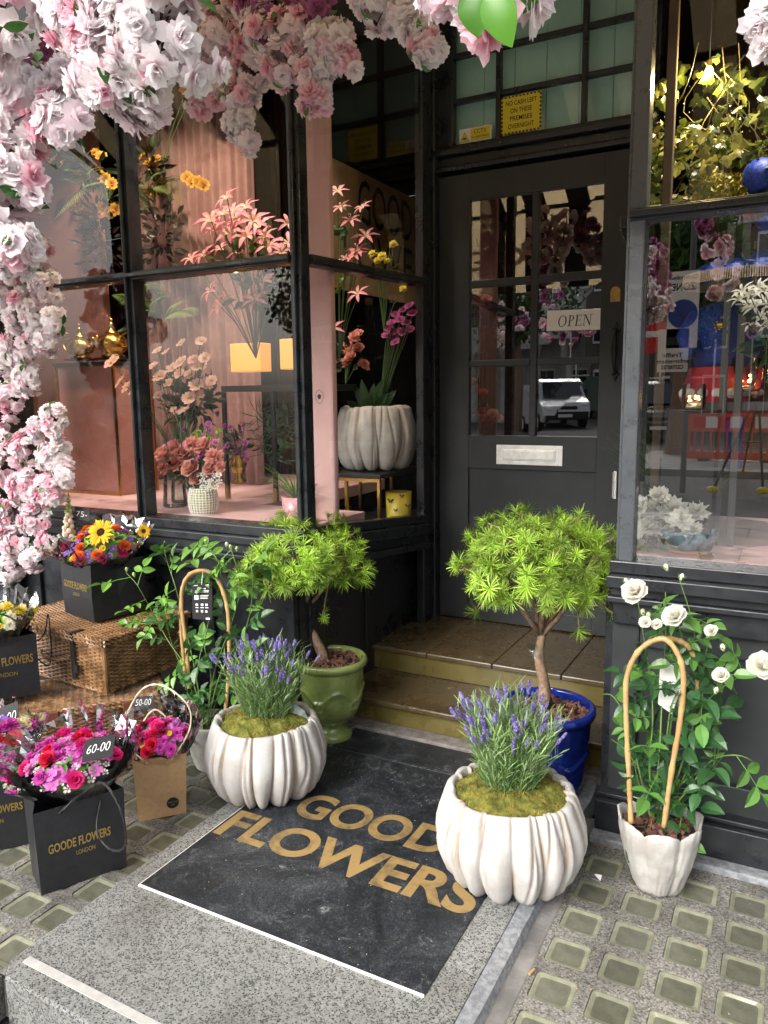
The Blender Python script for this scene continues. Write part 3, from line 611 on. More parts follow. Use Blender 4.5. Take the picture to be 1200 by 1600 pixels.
def fluted(seed, n=420, k=19, H=.262):
    rn = random.Random(seed); cr = []; a = 0
    for i in range(k): a += rn.choice((.5, .8, 1.0, 1.25, 1.5))*rn.uniform(.85, 1.15); cr.append(a)
    cr = [c/cr[-1]*2*PI for c in cr]; cr2 = [(rn.uniform(0, 2*PI), rn.uniform(-.4, .4)) for _ in range(17)]; sl = [rn.uniform(-.14, .14) for _ in cr]; dp = [rn.uniform(.75, 1.25) for _ in cr]
    prof = [(.0, .0), (.10, .0), (.150, .002), (.172, .012), (.192, .035), (.208, .065), (.219, .095), (.223, .125), (.221, .155), (.214, .185), (.205, .212), (.196, .235), (.190, .250), (.184, .258), (.174, .262), (.166, .257), (.163, .240), (.160, .20)]
    def fn(a, r, z, i):
        t = min(1, z/.25); cs = []
        for c, s, d in zip(cr, sl, dp): cs.append(((c+s*(t-.4)) % (2*PI), d))
        cs.sort(); best = None
        for j in range(len(cs)):
            c0, d0 = cs[j]; c1, d1 = cs[(j+1) % len(cs)]
            w_ = (c1-c0) % (2*PI); u = ((a-c0) % (2*PI))/w_ if w_ > 0 else 2
            if u <= 1: best = (u, w_, d0 if u < .5 else d1); break
        u, w_, d = best or (.5, .4, 1)
        c2_ = min((abs(((a-(b_+.5*s_*(t-.6))+PI) % (2*PI))-PI) for b_, s_ in cr2), default=1); k2 = math.exp(-(c2_/.028)**2)*(.45+.75*t); lobe = min(1, (math.sin(PI*u)**.45)*(.93+.10*math.sin(PI*(u-.2)))); near = min(u, 1-u)*w_
        A = (.060+.085*(1-t)) * (w_/.33)**.8 * d
        if r < .12: A = 0
        if i > 13: A *= .5
        rr = r*(1-(.045*k2 if .12 < r else 0)-A*(1-lobe)+.007*math.sin(u*2*PI*1.3+seed+z*14)*(1 if i < 13 else 0)); zz = z
        if i < 5 and r > .12: zz = z-.010*lobe+.014*(1-lobe)
        if 10 < i < 16: zz = z+.004*lobe+.004*math.sin(a*3+seed)
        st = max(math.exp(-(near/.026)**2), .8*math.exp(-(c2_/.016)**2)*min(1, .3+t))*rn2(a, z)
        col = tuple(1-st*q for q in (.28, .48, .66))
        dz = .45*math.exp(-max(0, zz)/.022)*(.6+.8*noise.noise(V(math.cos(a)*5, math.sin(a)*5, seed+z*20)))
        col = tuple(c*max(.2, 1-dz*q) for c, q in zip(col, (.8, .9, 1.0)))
        return rr, zz, col
    m = MB(); m.lathe(prof, n, (0, 0, .008), fn); return m
def mossy(r, z, h=.03, seed=1, hole=0):
    m = MB(); nr, na = 10, 60; rn = random.Random(seed); rings = []
    def hz(x, y): return z + h*(1-(math.hypot(x, y)/r)**3) + .014*noise.noise(V(x*22, y*22, seed)) + .007*noise.noise(V(x*60, y*60, seed))
    for i in range(nr+1):
        rr = r*i/nr*(1+.0); rings.append([])
        for j in range(na):
            a = 2*PI*j/na; q = rr*(1+(.06*noise.noise(V(math.cos(a)*3, math.sin(a)*3, seed)) if i == nr else 0)); x, y = q*math.cos(a), q*math.sin(a)
            g = .8+.3*noise.noise(V(x*15, y*15, 3+seed)); rings[-1].append(m.V((x, y, hz(x, y)), (g, g, g)))
    for i in range(nr):
        for j in range(na): m.F((rings[i][j], rings[i+1][j], rings[i+1][(j+1) % na], rings[i][(j+1) % na]))
    for i in range(7000):
        a = rn.uniform(0, 2*PI); q = r*1.03*math.sqrt(rn.random()); x, y = q*math.cos(a), q*math.sin(a); l = rn.uniform(.004, .012)
        d = V(rn.uniform(-1, 1), rn.uniform(-1, 1), rn.uniform(.2, 1)).normalized()*l; p = V(x, y, hz(x, y)-.002); s = V(rn.uniform(-1, 1), rn.uniform(-1, 1), 0)*.0016
        g = rn.uniform(.6, 1.7); tn = .85 if noise.noise(V(x*14, y*14, seed*3)) < .25 else 1.0
        c = (g*(1.35 if tn < 1 else 1), g*(.9 if tn < 1 else 1), g*1.0); m.poly([p-s, p+s, p+d], c=c)
    return m
def lavender(mb, spikes, r, h, n, rn, lean=.5):
    for i in range(n):
        a = rn.uniform(0, 2*PI); q = r*math.sqrt(rn.random()); b = V(q*math.cos(a), q*math.sin(a), 0)
        out = V(math.cos(a), math.sin(a), 0)*(q/r)*lean*rn.uniform(.6, 1.2)+V(rn.uniform(-.12, .12), rn.uniform(-.12, .12), 0)
        L_ = h*rn.uniform(.55, 1.0)*(1-.25*(q/r)); pts = []; k = 6
        for t in range(k+1):
            u = t/k; pts.append(b+V(0, 0, L_*u*(1-.10*u))+out*L_*u*(.5+.45*u))
        g = rn.uniform(.8, 1.15); cs = (.22*g, .33*g, .13*g)
        mb.tube(pts, [.0012]*(k+1), 3, c=cs, cap=False)
        has = rn.random() < .42 and L_ > h*.5
        for t in range(1, 16 if not has else 13):
            u = (t/15)*(.72 if has else 1.0); f = u*k; i0 = min(k-1, int(f)); p = pts[i0].lerp(pts[i0+1], f-i0)
            td = (pts[i0+1]-pts[i0]).normalized(); az = rn.uniform(0, 2*PI); sd_ = V(math.cos(az), math.sin(az), 0)
            g = rn.uniform(.7, 1.3); c = (.24*g, .40*g, .12*g) if rn.random() < .6 else (.30*g, .40*g, .21*g)
            mb.leaf(p, td*1.0+sd_*rn.uniform(.35, .8), td, rn.uniform(.026, .055), .0042, c=c, k=2, droop=.2, fold=.1)
        if has: spikes.append((pts[-1], (pts[-1]-pts[-2]).normalized(), rn.uniform(.6, 1.05)))
def spike_mesh(seed):
    rn = random.Random(seed); m = MB(); L_ = .034
    for k in range(7):
        z = L_*k/6; rr = .0036*math.sin(PI*(k+1.2)/8.5)+.0012
        for j in range(6):
            a = 2*PI*j/6+k*.5; g = rn.uniform(.7, 1.3); c = (.15*g, .11*g, .36*g) if rn.random() < .65 else (.30*g, .26*g, .50*g)
            m.ball((rr*math.cos(a), rr*math.sin(a), z+rn.uniform(-.001, .001)), .0026, 4, 3, (1, 1, 1.5), c=c)
    return m.mesh('flower_spike', 'lavender_bloom')
SPK = [spike_mesh(i) for i in range(3)]
def planter(name_label, moss_label, lav_label, c, z0, seed, lr=.07, lh=.25, ln=150, rot=0.0, sc_=1.0, loff=(0, 0), lean=.5):
    m = fluted(seed); o = m.build('fluted_planter', 'plaster_white', smooth=True, loc=(c[0], c[1], z0)); o.rotation_euler = (0, 0, rot); o.scale = (sc_,)*3
    tag(o, name_label, 'planter', 'white fluted planters either side of the mat')
    m = mossy(.172*sc_, .250, .040, seed); t = m.build('moss_cushion', 'moss', loc=(c[0], c[1], z0)); tag(t, moss_label, 'moss', 'moss cushions in the fluted planters')
    e = empty('lavender_plant', (c[0]+loff[0], c[1]+loff[1], z0+.27), 0, lav_label, 'lavender', 'lavender plants')
    rn = random.Random(seed+5); mb = MB(); sp = []; lavender(mb, sp, lr, lh, ln, rn, lean)
    mt = Matrix.Translation(e.location); m2 = MB(); m2.add(mb, mt); m2.build('stems_and_leaves', 'leaf_green', e)
    rn.shuffle(sp)
    for p, d, s in sp[:95]: put('flower_spike', rn.choice(SPK), e, orient(p+e.location, d, rn.uniform(0, 6), s))
    return o
planter('white fluted plaster planter holding lavender, at the left edge of the black mat', 'yellow-green moss around the lavender in front of the green glazed urn', 'grey-green lavender with pale violet spikes in front of the green glazed urn', (-1.640, 2.125), .03, 3, lr=.085, lh=.335, ln=290, lean=.33, loff=(.0, .02))
planter('white fluted plaster planter holding lavender, at the right edge of the slab', 'mossy top of the planter nearest the blue glazed pot', 'lavender with deep purple spikes in front of the blue glazed pot', (-.682, 2.042), .03, 8, lr=.085, lh=.345, ln=290, lean=.33, rot=1.0, loff=(-.01, .02))
# picture label stuck in the left planter
m = MB(); p = gz(466, 1105, .335)
e = empty('plant_label', p, 0, 'rounded lavender picture label stuck in the right side of the left fluted planter', 'plant label')
ux = (CR*1.0+V(0, 0, -.25)).normalized(); uy = (V(-.2, .35, .9)).normalized(); q0 = at(470, 1122, p.y)
pm('label_print', (.10, .16, .20), (.45, .5, .42), scale=45, rough=.25, lo=.4, hi=.62)
m.poly([q0-ux*.035, q0+ux*.035-uy*.03, q0+ux*.03+uy*.0, q0+ux*.012+uy*.03, q0-ux*.022+uy*.045, q0-ux*.042+uy*.045]); m.build('card', 'label_print', e)
# --- urn-shaped green glazed pot and blue pot
def swag_pot(prof, n, loc, name, mt, label, ribs=0, swag=None):
    def fn(a, r, z, i):
        rr = r
        if ribs and .12 < z < .24: rr = r*(1+.012*math.cos(a*ribs))
        if swag:
            zz0 = swag[0]+swag[1]*abs(math.cos(a*swag[2]/2+swag[3]))**1.6
            d = abs(z-zz0); rr += .007*math.exp(-(d/.006)**2) + .003*math.exp(-((z-zz0+.012)/.004)**2)
            # round rosette between swags
            ph = ((a*swag[2]/(2*PI)+swag[3]/PI+.0) % 1)
            du = (ph-.5)*2*PI/swag[2]*r; dd = math.hypot(du, z-swag[0]+.012); rr += .006*math.exp(-((dd-.020)/.004)**2)+.004*math.exp(-(dd/.007)**2)
        return rr, z
    m = MB(); P = []
    for i in range(len(prof)-1):
        (r0_, z0_), (r1_, z1_) = prof[i], prof[i+1]; k = max(1, int(math.hypot(r1_-r0_, z1_-z0_)/.004))
        for j in range(k): P.append((r0_+(r1_-r0_)*j/k, z0_+(z1_-z0_)*j/k))
    P.append(prof[-1]); m.lathe(P, n, (0, 0, 0), fn)
    o = m.build(name, mt, smooth=True, loc=loc); return tag(o, label, 'plant pot')
def smoothprof(pts, k=5):
    o = []
    for i in range(len(pts)-1):
        p0 = pts[max(0, i-1)]; p1 = pts[i]; p2 = pts[i+1]; p3 = pts[min(len(pts)-1, i+2)]
        for j in range(k):
            t = j/k; o.append(tuple(.5*((2*p1[a])+(-p0[a]+p2[a])*t+(2*p0[a]-5*p1[a]+4*p2[a]-p3[a])*t*t+(-p0[a]+3*p1[a]-3*p2[a]+p3[a])*t**3) for a in (0, 1)))
    return o+[pts[-1]]
def soil_in(pot, r, z, chips=0, label=None, seed=2):
    rn = random.Random(seed); m = MB(); rings = []
    for i in range(7):
        rings.append([])
        for j in range(28):
            a = 2*PI*j/28; q = r*i/6; x, y = q*math.cos(a), q*math.sin(a); rings[-1].append(m.V((x, y, z+.012*(1-(i/6)**2)+.006*noise.noise(V(x*40, y*40, seed)))))
    for i in range(6):
        for j in range(28): m.F((rings[i][j], rings[i+1][j], rings[i+1][(j+1) % 28], rings[i][(j+1) % 28]))
    o = m.build('soil', 'soil', None); o.parent = pot
    if chips:
        m = MB()
        for i in range(chips):
            a = rn.uniform(0, 2*PI); q = r*.95*math.sqrt(rn.random()); g = rn.uniform(.6, 1.5); m.col = (g, g*rn.uniform(.9, 1.05), g)
            mt = Matrix.Translation((q*math.cos(a), q*math.sin(a), z+.014+rn.uniform(0, .012))) @ Matrix.Rotation(rn.uniform(0, 6), 4, rdir())
            b = MB(); b.col = m.col; b.frame(V(0, 0, 0), V(rn.uniform(.007, .016), 0, 0), V(0, rn.uniform(.004, .009), 0), V(.002, 0, rn.uniform(.002, .005))); m.add(b, mt)
        c = m.build('bark_mulch', 'bark_chip', None, bevel=.001); c.parent = pot
prof = smoothprof([(.04, .0), (.078, .0), (.082, .012), (.078, .024), (.060, .038), (.055, .050), (.062, .060), (.085, .080), (.108, .110), (.122, .150), (.127, .20), (.130, .25), (.131, .275)], 3)+[(.131, .277), (.142, .285), (.148, .297), (.146, .308), (.137, .314), (.126, .309), (.124, .29), (.124, .26)]
gp = swag_pot(prof, 128, (-1.655, 2.60, .03), 'green_urn', 'green_glaze', 'green glazed urn with raised garlands and a round foot, holding a small tree', ribs=56, swag=(.165, .045, 5, 2.0))
gp.scale = (1.05, 1.05, 1.12); soil_in(gp, .125, .272, 130)
prof = smoothprof([(.06, .0), (.118, .0), (.130, .015), (.138, .06), (.144, .12), (.150, .18), (.154, .24), (.156, .27)], 3)+[(.156, .272), (.166, .280), (.172, .294), (.170, .308), (.160, .315), (.147, .310), (.145, .29), (.145, .26)]
bp_ = swag_pot(prof, 96, (-.735, 2.60, .03), 'blue_pot', 'blue_glaze', 'round deep blue glazed pot with bark mulch, holding a small tree', swag=(.12, .04, 5, .2))
soil_in(bp_, .146, .270, 170, seed=4)
# --- small conifers with whorls of narrow leaves
def conifer(base, top, cc, rx, rz, ntuft, seed, label, drop=.35, extra=()):
    rn = random.Random(seed); e = empty('umbrella_pine', base, 0, label, 'small tree', 'bright green potted conifers'); base = Vector(base); top = Vector(top); cc = Vector(cc)
    m = MB(); k = 9; pts = []; rad = []
    for i in range(k+1):
        t = i/k; p = base.lerp(top, t)+V(.008*math.sin(t*7), .006*math.cos(t*5), 0); pts.append(p); rad.append(.021*(1-t*.35)+.003*rn.random())
    m.tube(pts, rad, 12); fol = MB(); nb = 0
    tips = []
    for i in range(ntuft):
        zc = 1-2*((i+.5)/ntuft)*.66; zc = max(zc, -drop) if rn.random() < .85 else zc; az = i*2.39996+rn.uniform(-.3, .3); s = math.sqrt(max(0, 1-min(1, abs(zc))**2))
        lump = 1+.34*noise.noise(V(math.cos(az)*1.8, math.sin(az)*1.8, zc*2+seed)); q = rn.uniform(.66, 1.0)*lump
        tips.append((cc+V(rx*s*math.cos(az)*q, rx*s*math.sin(az)*q, rz*zc*q), V(s*math.cos(az), s*math.sin(az), zc*.8+.25).normalized()))
    for p in extra: tips.append((Vector(p[0]), Vector(p[1]).normalized()))
    hubs = [cc+V(rx*.45*math.cos(a+seed), rx*.45*math.sin(a+seed), rz*(-.25+.3*(j % 2))) for j, a in enumerate(np.linspace(0, 2*PI, 8)[:-1])]+[cc+V(0, 0, rz*.3)]
    for h in hubs: mid = top.lerp(h, .5)+V(0, 0, -.02); m.tube([top-V(0, 0, .02), mid, h], [.011, .008, .006], 7)
    for p, d in tips:
        h = min(hubs, key=lambda q: (q-p).length)
        if rn.random() < .8 or (p, d) in tips[-len(extra):]: m.tube([h, h.lerp(p, .6)+V(0, 0, .012), p], [.0045, .0032, .002], 5)
        L_ = rn.uniform(.024, .054); a1 = d.orthogonal().normalized(); a2 = d.cross(a1); nn = rn.randint(32, 42); sh_ = rn.choice((.5, .75, .95, 1.05, 1.2))*rn.uniform(.9, 1.1)
        for j in range(nn):
            az = 2*PI*j/nn+rn.uniform(-.15, .15); el = rn.uniform(.15, 1.25); dd = (a1*math.cos(az)+a2*math.sin(az))*math.sin(el)+d*math.cos(el)
            g = sh_*rn.uniform(.75, 1.25); c = (.38*g, .60*g, .055*g) if rn.random() < .6 else ((.54*g, .74*g, .14*g) if rn.random() < .75 else (.20*g, .36*g, .05*g))
            fol.leaf(p-d*rn.uniform(0, .012), dd+V(0, 0, -.1), d if el > .3 else a1, L_*rn.uniform(.75, 1.1), .0032, c=c, k=2, droop=.35, fold=.25)
        for j in range(12):   # older leaves along the twig
            q = p.lerp(h, rn.uniform(.05, .5)); dd = rdir()*.8+d*.6; g = rn.uniform(.6, 1.0); fol.leaf(q, dd, d, L_*.8, .0032, c=(.20*g, .36*g, .045*g), k=2, droop=.4, fold=.2)
    m.build('trunk', 'tree_bark', e, smooth=True); fol.build('crown', 'needle', e)
    return e
gb = V(-1.655, 2.60, .345)
tL = at(476, 945, 2.58)
cL = at(474, 884, 2.56); conifer((-1.690, 2.60, .335), tL, cL, .245, .215, 300, 11, 'small bright green conifer with a bent trunk in the green glazed urn', extra=[(at(505, 965, 2.55), (.9, -.3, .2)), (at(560, 860, 2.6), (1, 0, .2)), (at(392, 900, 2.6), (-1, 0, 0))])
tR = at(846, 985, 2.60); cR = at(850, 895, 2.60); conifer((-.752, 2.60, .33), tR, cR, .292, .215, 380, 23, 'larger bright green umbrella-shaped conifer in the blue glazed pot', extra=[(at(716, 890, 2.6), (-1, 0, .1)), (at(730, 885, 2.6), (-1, -.2, .1)), (at(960, 960, 2.5), (1, -.2, -.3)), (at(745, 955, 2.5), (-1, -.2, -.2)), (at(905, 985, 2.5), (.5, -.5, -.5))])
m = MB(); q = at(832, 1010, 2.55); m.tube([q+V(-.012, 0, .03), q+V(0, 0, 0), q+V(.004, 0, -.035)], [.001]*3, 4)
m.lathe([(.0, -.001), (.017, -.001), (.017, .001), (.0, .001)], 20, (0, 0, 0), mi=0)
o = MB(); o.tube([q+V(0, -.002, .0), q+V(0, .001, 0)], .019, 20); o.tube([q+V(0.012, -.002, -.03), q+V(.012, .0, -.03)], .013, 16)
tag(o.build('plant_tag', 'vase_glass'), 'clear plastic tag hanging on the trunk of the larger conifer', 'plant tag')
# ------------------------------------------------------------------ flowers
def petal(m, az, e0, e1, L_, W_, r0_=0.0, z0_=0.0, c0=(1, 1, 1), c1=(1, 1, 1), notch=.1, cup=.15, rn=random, k=3, side=1.0):
    ca, sa = math.cos(az), math.sin(az); rad = V(ca, sa, 0); tg = V(-sa, ca, 0); p = rad*r0_+V(0, 0, z0_); rows = []
    ws = [.25, .85, 1.08, .80][:k+1] if k == 3 else [.25, 1.0, .75]
    for i in range(k+1):
        t = i/k; el = e0+(e1-e0)*t; d = rad*math.cos(el)+V(0, 0, math.sin(el)); nn = -rad*math.sin(el)+V(0, 0, math.cos(el))
        if i: p = p+d*(L_/k)
        c = tuple(a+(b-a)*t for a, b in zip(c0, c1)); w_ = W_/2*ws[i]; cp = cup*w_*1.2
        md = p-(d*L_*notch if i == k else V(0, 0, 0)); jj = rn.uniform(-.05, .05)*L_
        rows.append((m.V(p-tg*w_+nn*(cp+jj), c), m.V(md, c), m.V(p+tg*w_+nn*(cp-jj), c)))
    for i in range(k):
        a, b = rows[i], rows[i+1]; m.F((a[0], a[1], b[1], b[0])); m.F((a[1], a[2], b[2], b[1]))
def flower(layers, c0, c1, rn, jit=.15, cj=.12, k=3, notch=.1, cup=.2):
    """layers: (count, e0deg, e1deg, length, width, r0, z0)"""
    m = MB()
    for n, a0, a1, L_, W_, rr, zz in layers:
        ph = rn.uniform(0, 6)
        for j in range(n):
            s = 1+rn.uniform(-jit, jit); g = 1+rn.uniform(-cj, cj); q0 = tuple(x*g for x in c0); q1 = tuple(min(.95, x*g) for x in c1)
            petal(m, ph+2*PI*j/n+rn.uniform(-jit, jit), R(a0+rn.uniform(-12, 12)*jit*5), R(a1+rn.uniform(-14, 14)*jit*5), L_*s, W_*s, rr, zz, q0, q1, notch, cup, rn, k)
    return m
rnF = random.Random(5)
def blossom(c0, c1, s=1.0): return flower([(9, 5, -25, .024*s, .019*s, .002, 0), (9, 30, 0, .0235*s, .019*s, .002, .001), (9, 52, 30, .021*s, .017*s, .001, .003), (7, 74, 60, .017*s, .014*s, .001, .003)], c0, c1, rnF, jit=.34, cj=.05, notch=.07, cup=.13)
FM = {}
FM['bl_white'] = [blossom((.92, .74, .78), (.97, .95, .94)).mesh('blossom', 'petal', True) for _ in range(3)]
FM['bl_pink'] = [blossom((.88, .36, .50), (.95, .70, .76)).mesh('blossom', 'petal', True) for _ in range(3)]
FM['bl_mix'] = [blossom((.95, .92, .92), (.95, .80, .85)).mesh('blossom', 'petal', True) for _ in range(3)]
FM['bl_mauve'] = [blossom((.40, .08, .22), (.48, .19, .38)).mesh('blossom', 'petal', True) for _ in range(2)]
def rosem(c0, c1, s=1.0): return flower([(5, 15, 20, .030*s, .036*s, .003*s, 0), (5, 40, 35, .030*s, .034*s, .003*s, .001*s), (5, 62, 62, .028*s, .028*s, .002*s, .003*s), (5, 78, 95, .025*s, .022*s, .002*s, .005*s), (4, 88, 112, .022*s, .016*s, .001*s, .008*s)], c0, c1, rnF, jit=.08, cj=.05, notch=-.05, cup=.35)
def carn(c0, c1, s=1.0): return flower([(12, 0, -10, .024*s, .016*s, .001, 0), (12, 25, 10, .023*s, .015*s, .001, .002), (11, 50, 30, .021*s, .014*s, .001, .003), (10, 70, 60, .018*s, .012*s, .001, .004)], c0, c1, rnF, jit=.25, cj=.15, notch=.2, cup=.3)
def daisy(c0, c1, n=8, L_=.02, W_=.012, cen=(.5, .35, .02), e=(10, 0), cr_=.005):
    m = flower([(n, e[0], e[1], L_, W_, .003, 0)], c0, c1, rnF, jit=.12, cj=.08, cup=.25); m.ball((0, 0, .002), cr_, 8, 5, (1, 1, .7), c=cen); return m
MM = lambda m, n='flower': m.mesh(n, 'petal', True)
FM['rose_white'] = [MM(rosem((.78, .76, .62), (.86, .85, .80)), 'rose') for _ in range(2)]
FM['rose_red'] = [MM(rosem((.42, .004, .025), (.75, .012, .07)))]; FM['rose_hot'] = [MM(rosem((.5, .01, .10), (.78, .03, .26)))]
FM['rose_orange'] = [MM(rosem((.6, .06, .01), (.85, .20, .05)))]; FM['rose_peach'] = [MM(rosem((.7, .25, .2), (.85, .48, .42)))]; FM['rose_cream'] = [MM(rosem((.7, .62, .3), (.85, .80, .55)))]
FM['carn_mag'] = [MM(carn((.45, .02, .30), (.72, .10, .52))) for _ in range(2)]; FM['carn_pink'] = [MM(carn((.6, .10, .35), (.8, .32, .6)))]; FM['carn_dark'] = [MM(carn((.15, .003, .03), (.34, .01, .08)))]
FM['hyd_pink'] = [MM(daisy((.6, .12, .45), (.75, .22, .60), 4, .022, .024, (.6, .3, .5), (12, 5), .003)) for _ in range(2)]
FM['filler_white'] = [MM(daisy((.75, .72, .66), (.85, .83, .8), 5, .009, .007, (.6, .6, .3), (20, 5), .002))]
FM['stat_purple'] = [MM(daisy((.16, .06, .4), (.32, .14, .62), 6, .012, .008, (.5, .45, .6), (50, 20), .003))]; FM['button_yellow'] = [MM(daisy((.7, .42, .02), (.85, .6, .03), 10, .009, .007, (.7, .5, .02), (40, 10), .005))]
FM['chrys_lilac'] = [MM(carn((.42, .06, .36), (.66, .24, .58), .8))]
FM['mum_yellow'] = [MM(carn((.75, .6, .05), (.85, .75, .15), 1.0))]; FM['mum_cream'] = [MM(carn((.7, .66, .45), (.85, .83, .7), 1.1))]
FM['green_puff'] = [MM(carn((.18, .32, .04), (.42, .58, .12), .7))]
def sunflower():
    m = flower([(17, 12, 4, .042, .015, .016, 0), (15, 26, 12, .036, .013, .016, .003)], (.8, .42, .01), (.9, .62, .02), rnF, jit=.12, cj=.08, notch=-.3, cup=.3)
    for i in range(120): a = i*2.39996; q = .0018*math.sqrt(i); m.ball((q*math.cos(a), q*math.sin(a), .004), .0022, 4, 3, (1, 1, 2), c=(.05, .02, .01) if i > 45 else (.10, .06, .02))
    return m
FM['sun'] = [MM(sunflower())]
FM['anemone'] = [MM(daisy((.75, .42, .36), (.85, .62, .55), 7, .030, .022, (.62, .55, .08), (18, 4), .008)) for _ in range(2)]
FM['lily_pink'] = [MM(flower([(6, 55, -10, .052, .017, .003, 0)], (.85, .62, .45), (.80, .22, .36), rnF, jit=.1, notch=-.4, cup=.3))]
FM['lily_white'] = [MM(flower([(6, 50, -5, .040, .013, .003, 0)], (.8, .82, .7), (.88, .88, .86), rnF, jit=.1, notch=-.4, cup=.3))]
FM['orchid_gold'] = [MM(flower([(5, 15, 10, .028, .026, .002, 0), (2, 50, 50, .015, .012, .001, .004)], (.30, .09, .02), (.62, .42, .06), rnF, jit=.1, cup=.2))]
FM['orchid_purple'] = [MM(flower([(5, 15, 10, .030, .028, .002, 0), (2, 50, 50, .015, .012, .001, .004)], (.30, .02, .14), (.50, .12, .34), rnF, jit=.1, cup=.2))]
FM['peony_peach'] = [MM(carn((.55, .16, .13), (.80, .40, .34), 1.7)), MM(rosem((.6, .2, .16), (.82, .46, .38), 1.3))]
FM['big_white'] = [MM(carn((.7, .7, .64), (.82, .82, .78), 1.9))]
def leafcl(c, L_=.05, W_=.022, n=3):
    m = MB()
    for i in range(n): a = 2*PI*i/n; g = rnF.uniform(.7, 1.2); m.leaf((0, 0, 0), (math.cos(a), math.sin(a), .35), (0, 0, 1), L_*rnF.uniform(.7, 1.1), W_, c=tuple(x*g for x in c), k=4, wav=.05)
    return m.mesh('leaf', 'leaf_green')
FM['lf_dark'] = [leafcl((.025, .08, .02))]; FM['lf_mid'] = [leafcl((.07, .19, .03))]; FM['lf_light'] = [leafcl((.2, .42, .05))]
FM['lf_blossom'] = [leafcl((.045, .13, .02), .045, .02, 2), leafcl((.09, .24, .03), .04, .018, 1)]
# ================================================================== ROSES ON BAMBOO HOOPS
def compound(mb, p, d, up, L_, rn, c, n=5):
    """a rose leaf: terminal leaflet and pairs along a thin stalk"""
    d = Vector(d).normalized(); sd_ = d.cross(up); sd_ = sd_.normalized() if sd_.length > 1e-5 else d.orthogonal().normalized(); nn = sd_.cross(d)
    end = p+d*L_-Vector((0, 0, 1))*L_*.15; mb.tube([p, p.lerp(end, .5)+nn*.004, end], [.0013, .0011, .0008], 4, c=tuple(x*1.5 for x in c))
    ll = L_*rn.uniform(.55, .72)
    def lf(q, dd, s):
        g = rn.uniform(.75, 1.25); mb.leaf(q, dd, nn+rv(.35), ll*s, ll*s*.58, c=tuple(x*g for x in c), k=5, fold=.22, droop=rn.uniform(.1, .4), shape=.85, wav=.03)
    lf(end, d+rv(.2), 1.0)
    for t, s in ((.78, .85), (.40, .7))[: (n-1)//2]:
        q = p.lerp(end, t); lf(q, d*.35+sd_+rv(.15), s); lf(q, d*.35-sd_+rv(.15), s)
def path3(px, y0, rn, dy=.05):
    out = []
    for i, q in enumerate(px):
        y = y0+(q[2] if len(q) > 2 else rn.uniform(-dy, dy)*min(1, i)); out.append(at(q[0], q[1], y))
    return out
def refine(pts, k=4):
    o = []
    n = len(pts)
    for i in range(n-1):
        p0 = pts[max(0, i-1)]; p1 = pts[i]; p2 = pts[i+1]; p3 = pts[min(n-1, i+2)]
        for j in range(k): t = j/k; o.append(.5*((2*p1)+(p2-p0)*t+(2*p0-5*p1+4*p2-p3)*t*t+(3*p1-p0-3*p2+p3)*t**3))
    return o+[pts[-1]]
def shrub(e, stems, y0, rn, dens, cdark, clight, light_from=.8, r=.0032, ll=(.045, .075)):
    st = MB(); lv = MB(); ends = []
    for s in stems:
        pts = refine(path3(s, y0, rn), 4); n = len(pts); st.tube(pts, [r*(1-.55*i/n) for i in range(n)], 6, c=(.12, .20, .045)); ends.append(pts)
        L_ = sum((pts[i+1]-pts[i]).length for i in range(n-1)); k = max(2, int(L_*dens))
        for j in range(k):
            t = .12+.86*j/k; i = min(n-2, int(t*(n-1))); p = pts[i]; td = (pts[i+1]-pts[i]).normalized()
            dd = (rdir()*1.0+td*.5+V(0, -.25, .05)).normalized(); c = clight if (t > light_from and rn.random() < .7) or rn.random() < .12 else cdark
            compound(lv, p, dd, V(0, -.45, .9)+rv(.3), rn.uniform(*ll), rn, c, 5 if rn.random() < .7 else 3)
    st.build('stems', pm_vstem, e, smooth=True); lv.build('leaves', 'leaf_green', e); return ends
pm_vstem = pm('stem_v', (1, 1, 1), rough=.5, vcol=True)
def bud_mb(m, p, d, s=1.0, white=True):
    mt = orient(p, d, random.uniform(0, 6), s); b = MB(); b.ball((0, 0, .008), .007, 8, 6, (1, 1, 1.7), c=(.75, .75, .55) if white else (.4, .5, .2))
    for j in range(5): a = 2*PI*j/5; b.leaf((.003*math.cos(a), .003*math.sin(a), -.002), (math.cos(a)*.35, math.sin(a)*.35, 1), (math.cos(a), math.sin(a), 0), .018, .006, c=(.16, .28, .06), k=3, droop=-.2)
    b.ball((0, 0, -.002), .0045, 6, 5, c=(.14, .25, .06)); m.add(b, mt)
# right: white rose in the petal-edged pot -------------------------------
PX, PY = -.286, 2.225
def petalpot():
    m = MB(); n = 160; k = 7
    prof = [(.0, 0), (.05, 0), (.066, .004), (.072, .015), (.078, .03), (.085, .05), (.092, .07), (.098, .09), (.103, .11), (.108, .13), (.112, .15), (.115, .17), (.118, .19), (.121, .215), (.116, .218), (.108, .20), (.104, .16)]
    def fn(a, r, z, i):
        u = (a*k/(2*PI)) % 1; lobe = math.sin(PI*u)**.55; zz = z
        if z > .1: zz = z+(.030*lobe-.020)*min(1, (z-.1)/.1)*(1 if i < 14 else .8)
        rr = r*(1-.11*(1-lobe)*(z > .0)) if i < 14 else r*(1-.05*(1-lobe))
        return rr+.0045*noise.noise(V(math.cos(a)*7, math.sin(a)*7, z*45))+.002*noise.noise(V(math.cos(a)*20, math.sin(a)*20, z*120)), zz
    m.lathe(prof, n, (0, 0, 0), fn); return m
pp = petalpot().build('petal_pot', 'plaster_plain', smooth=True, loc=(PX, PY, .001)); tag(pp, 'small white pot shaped like overlapping petals, on the glass blocks at the right', 'plant pot'); soil_in(pp, .104, .175, 60, seed=9)
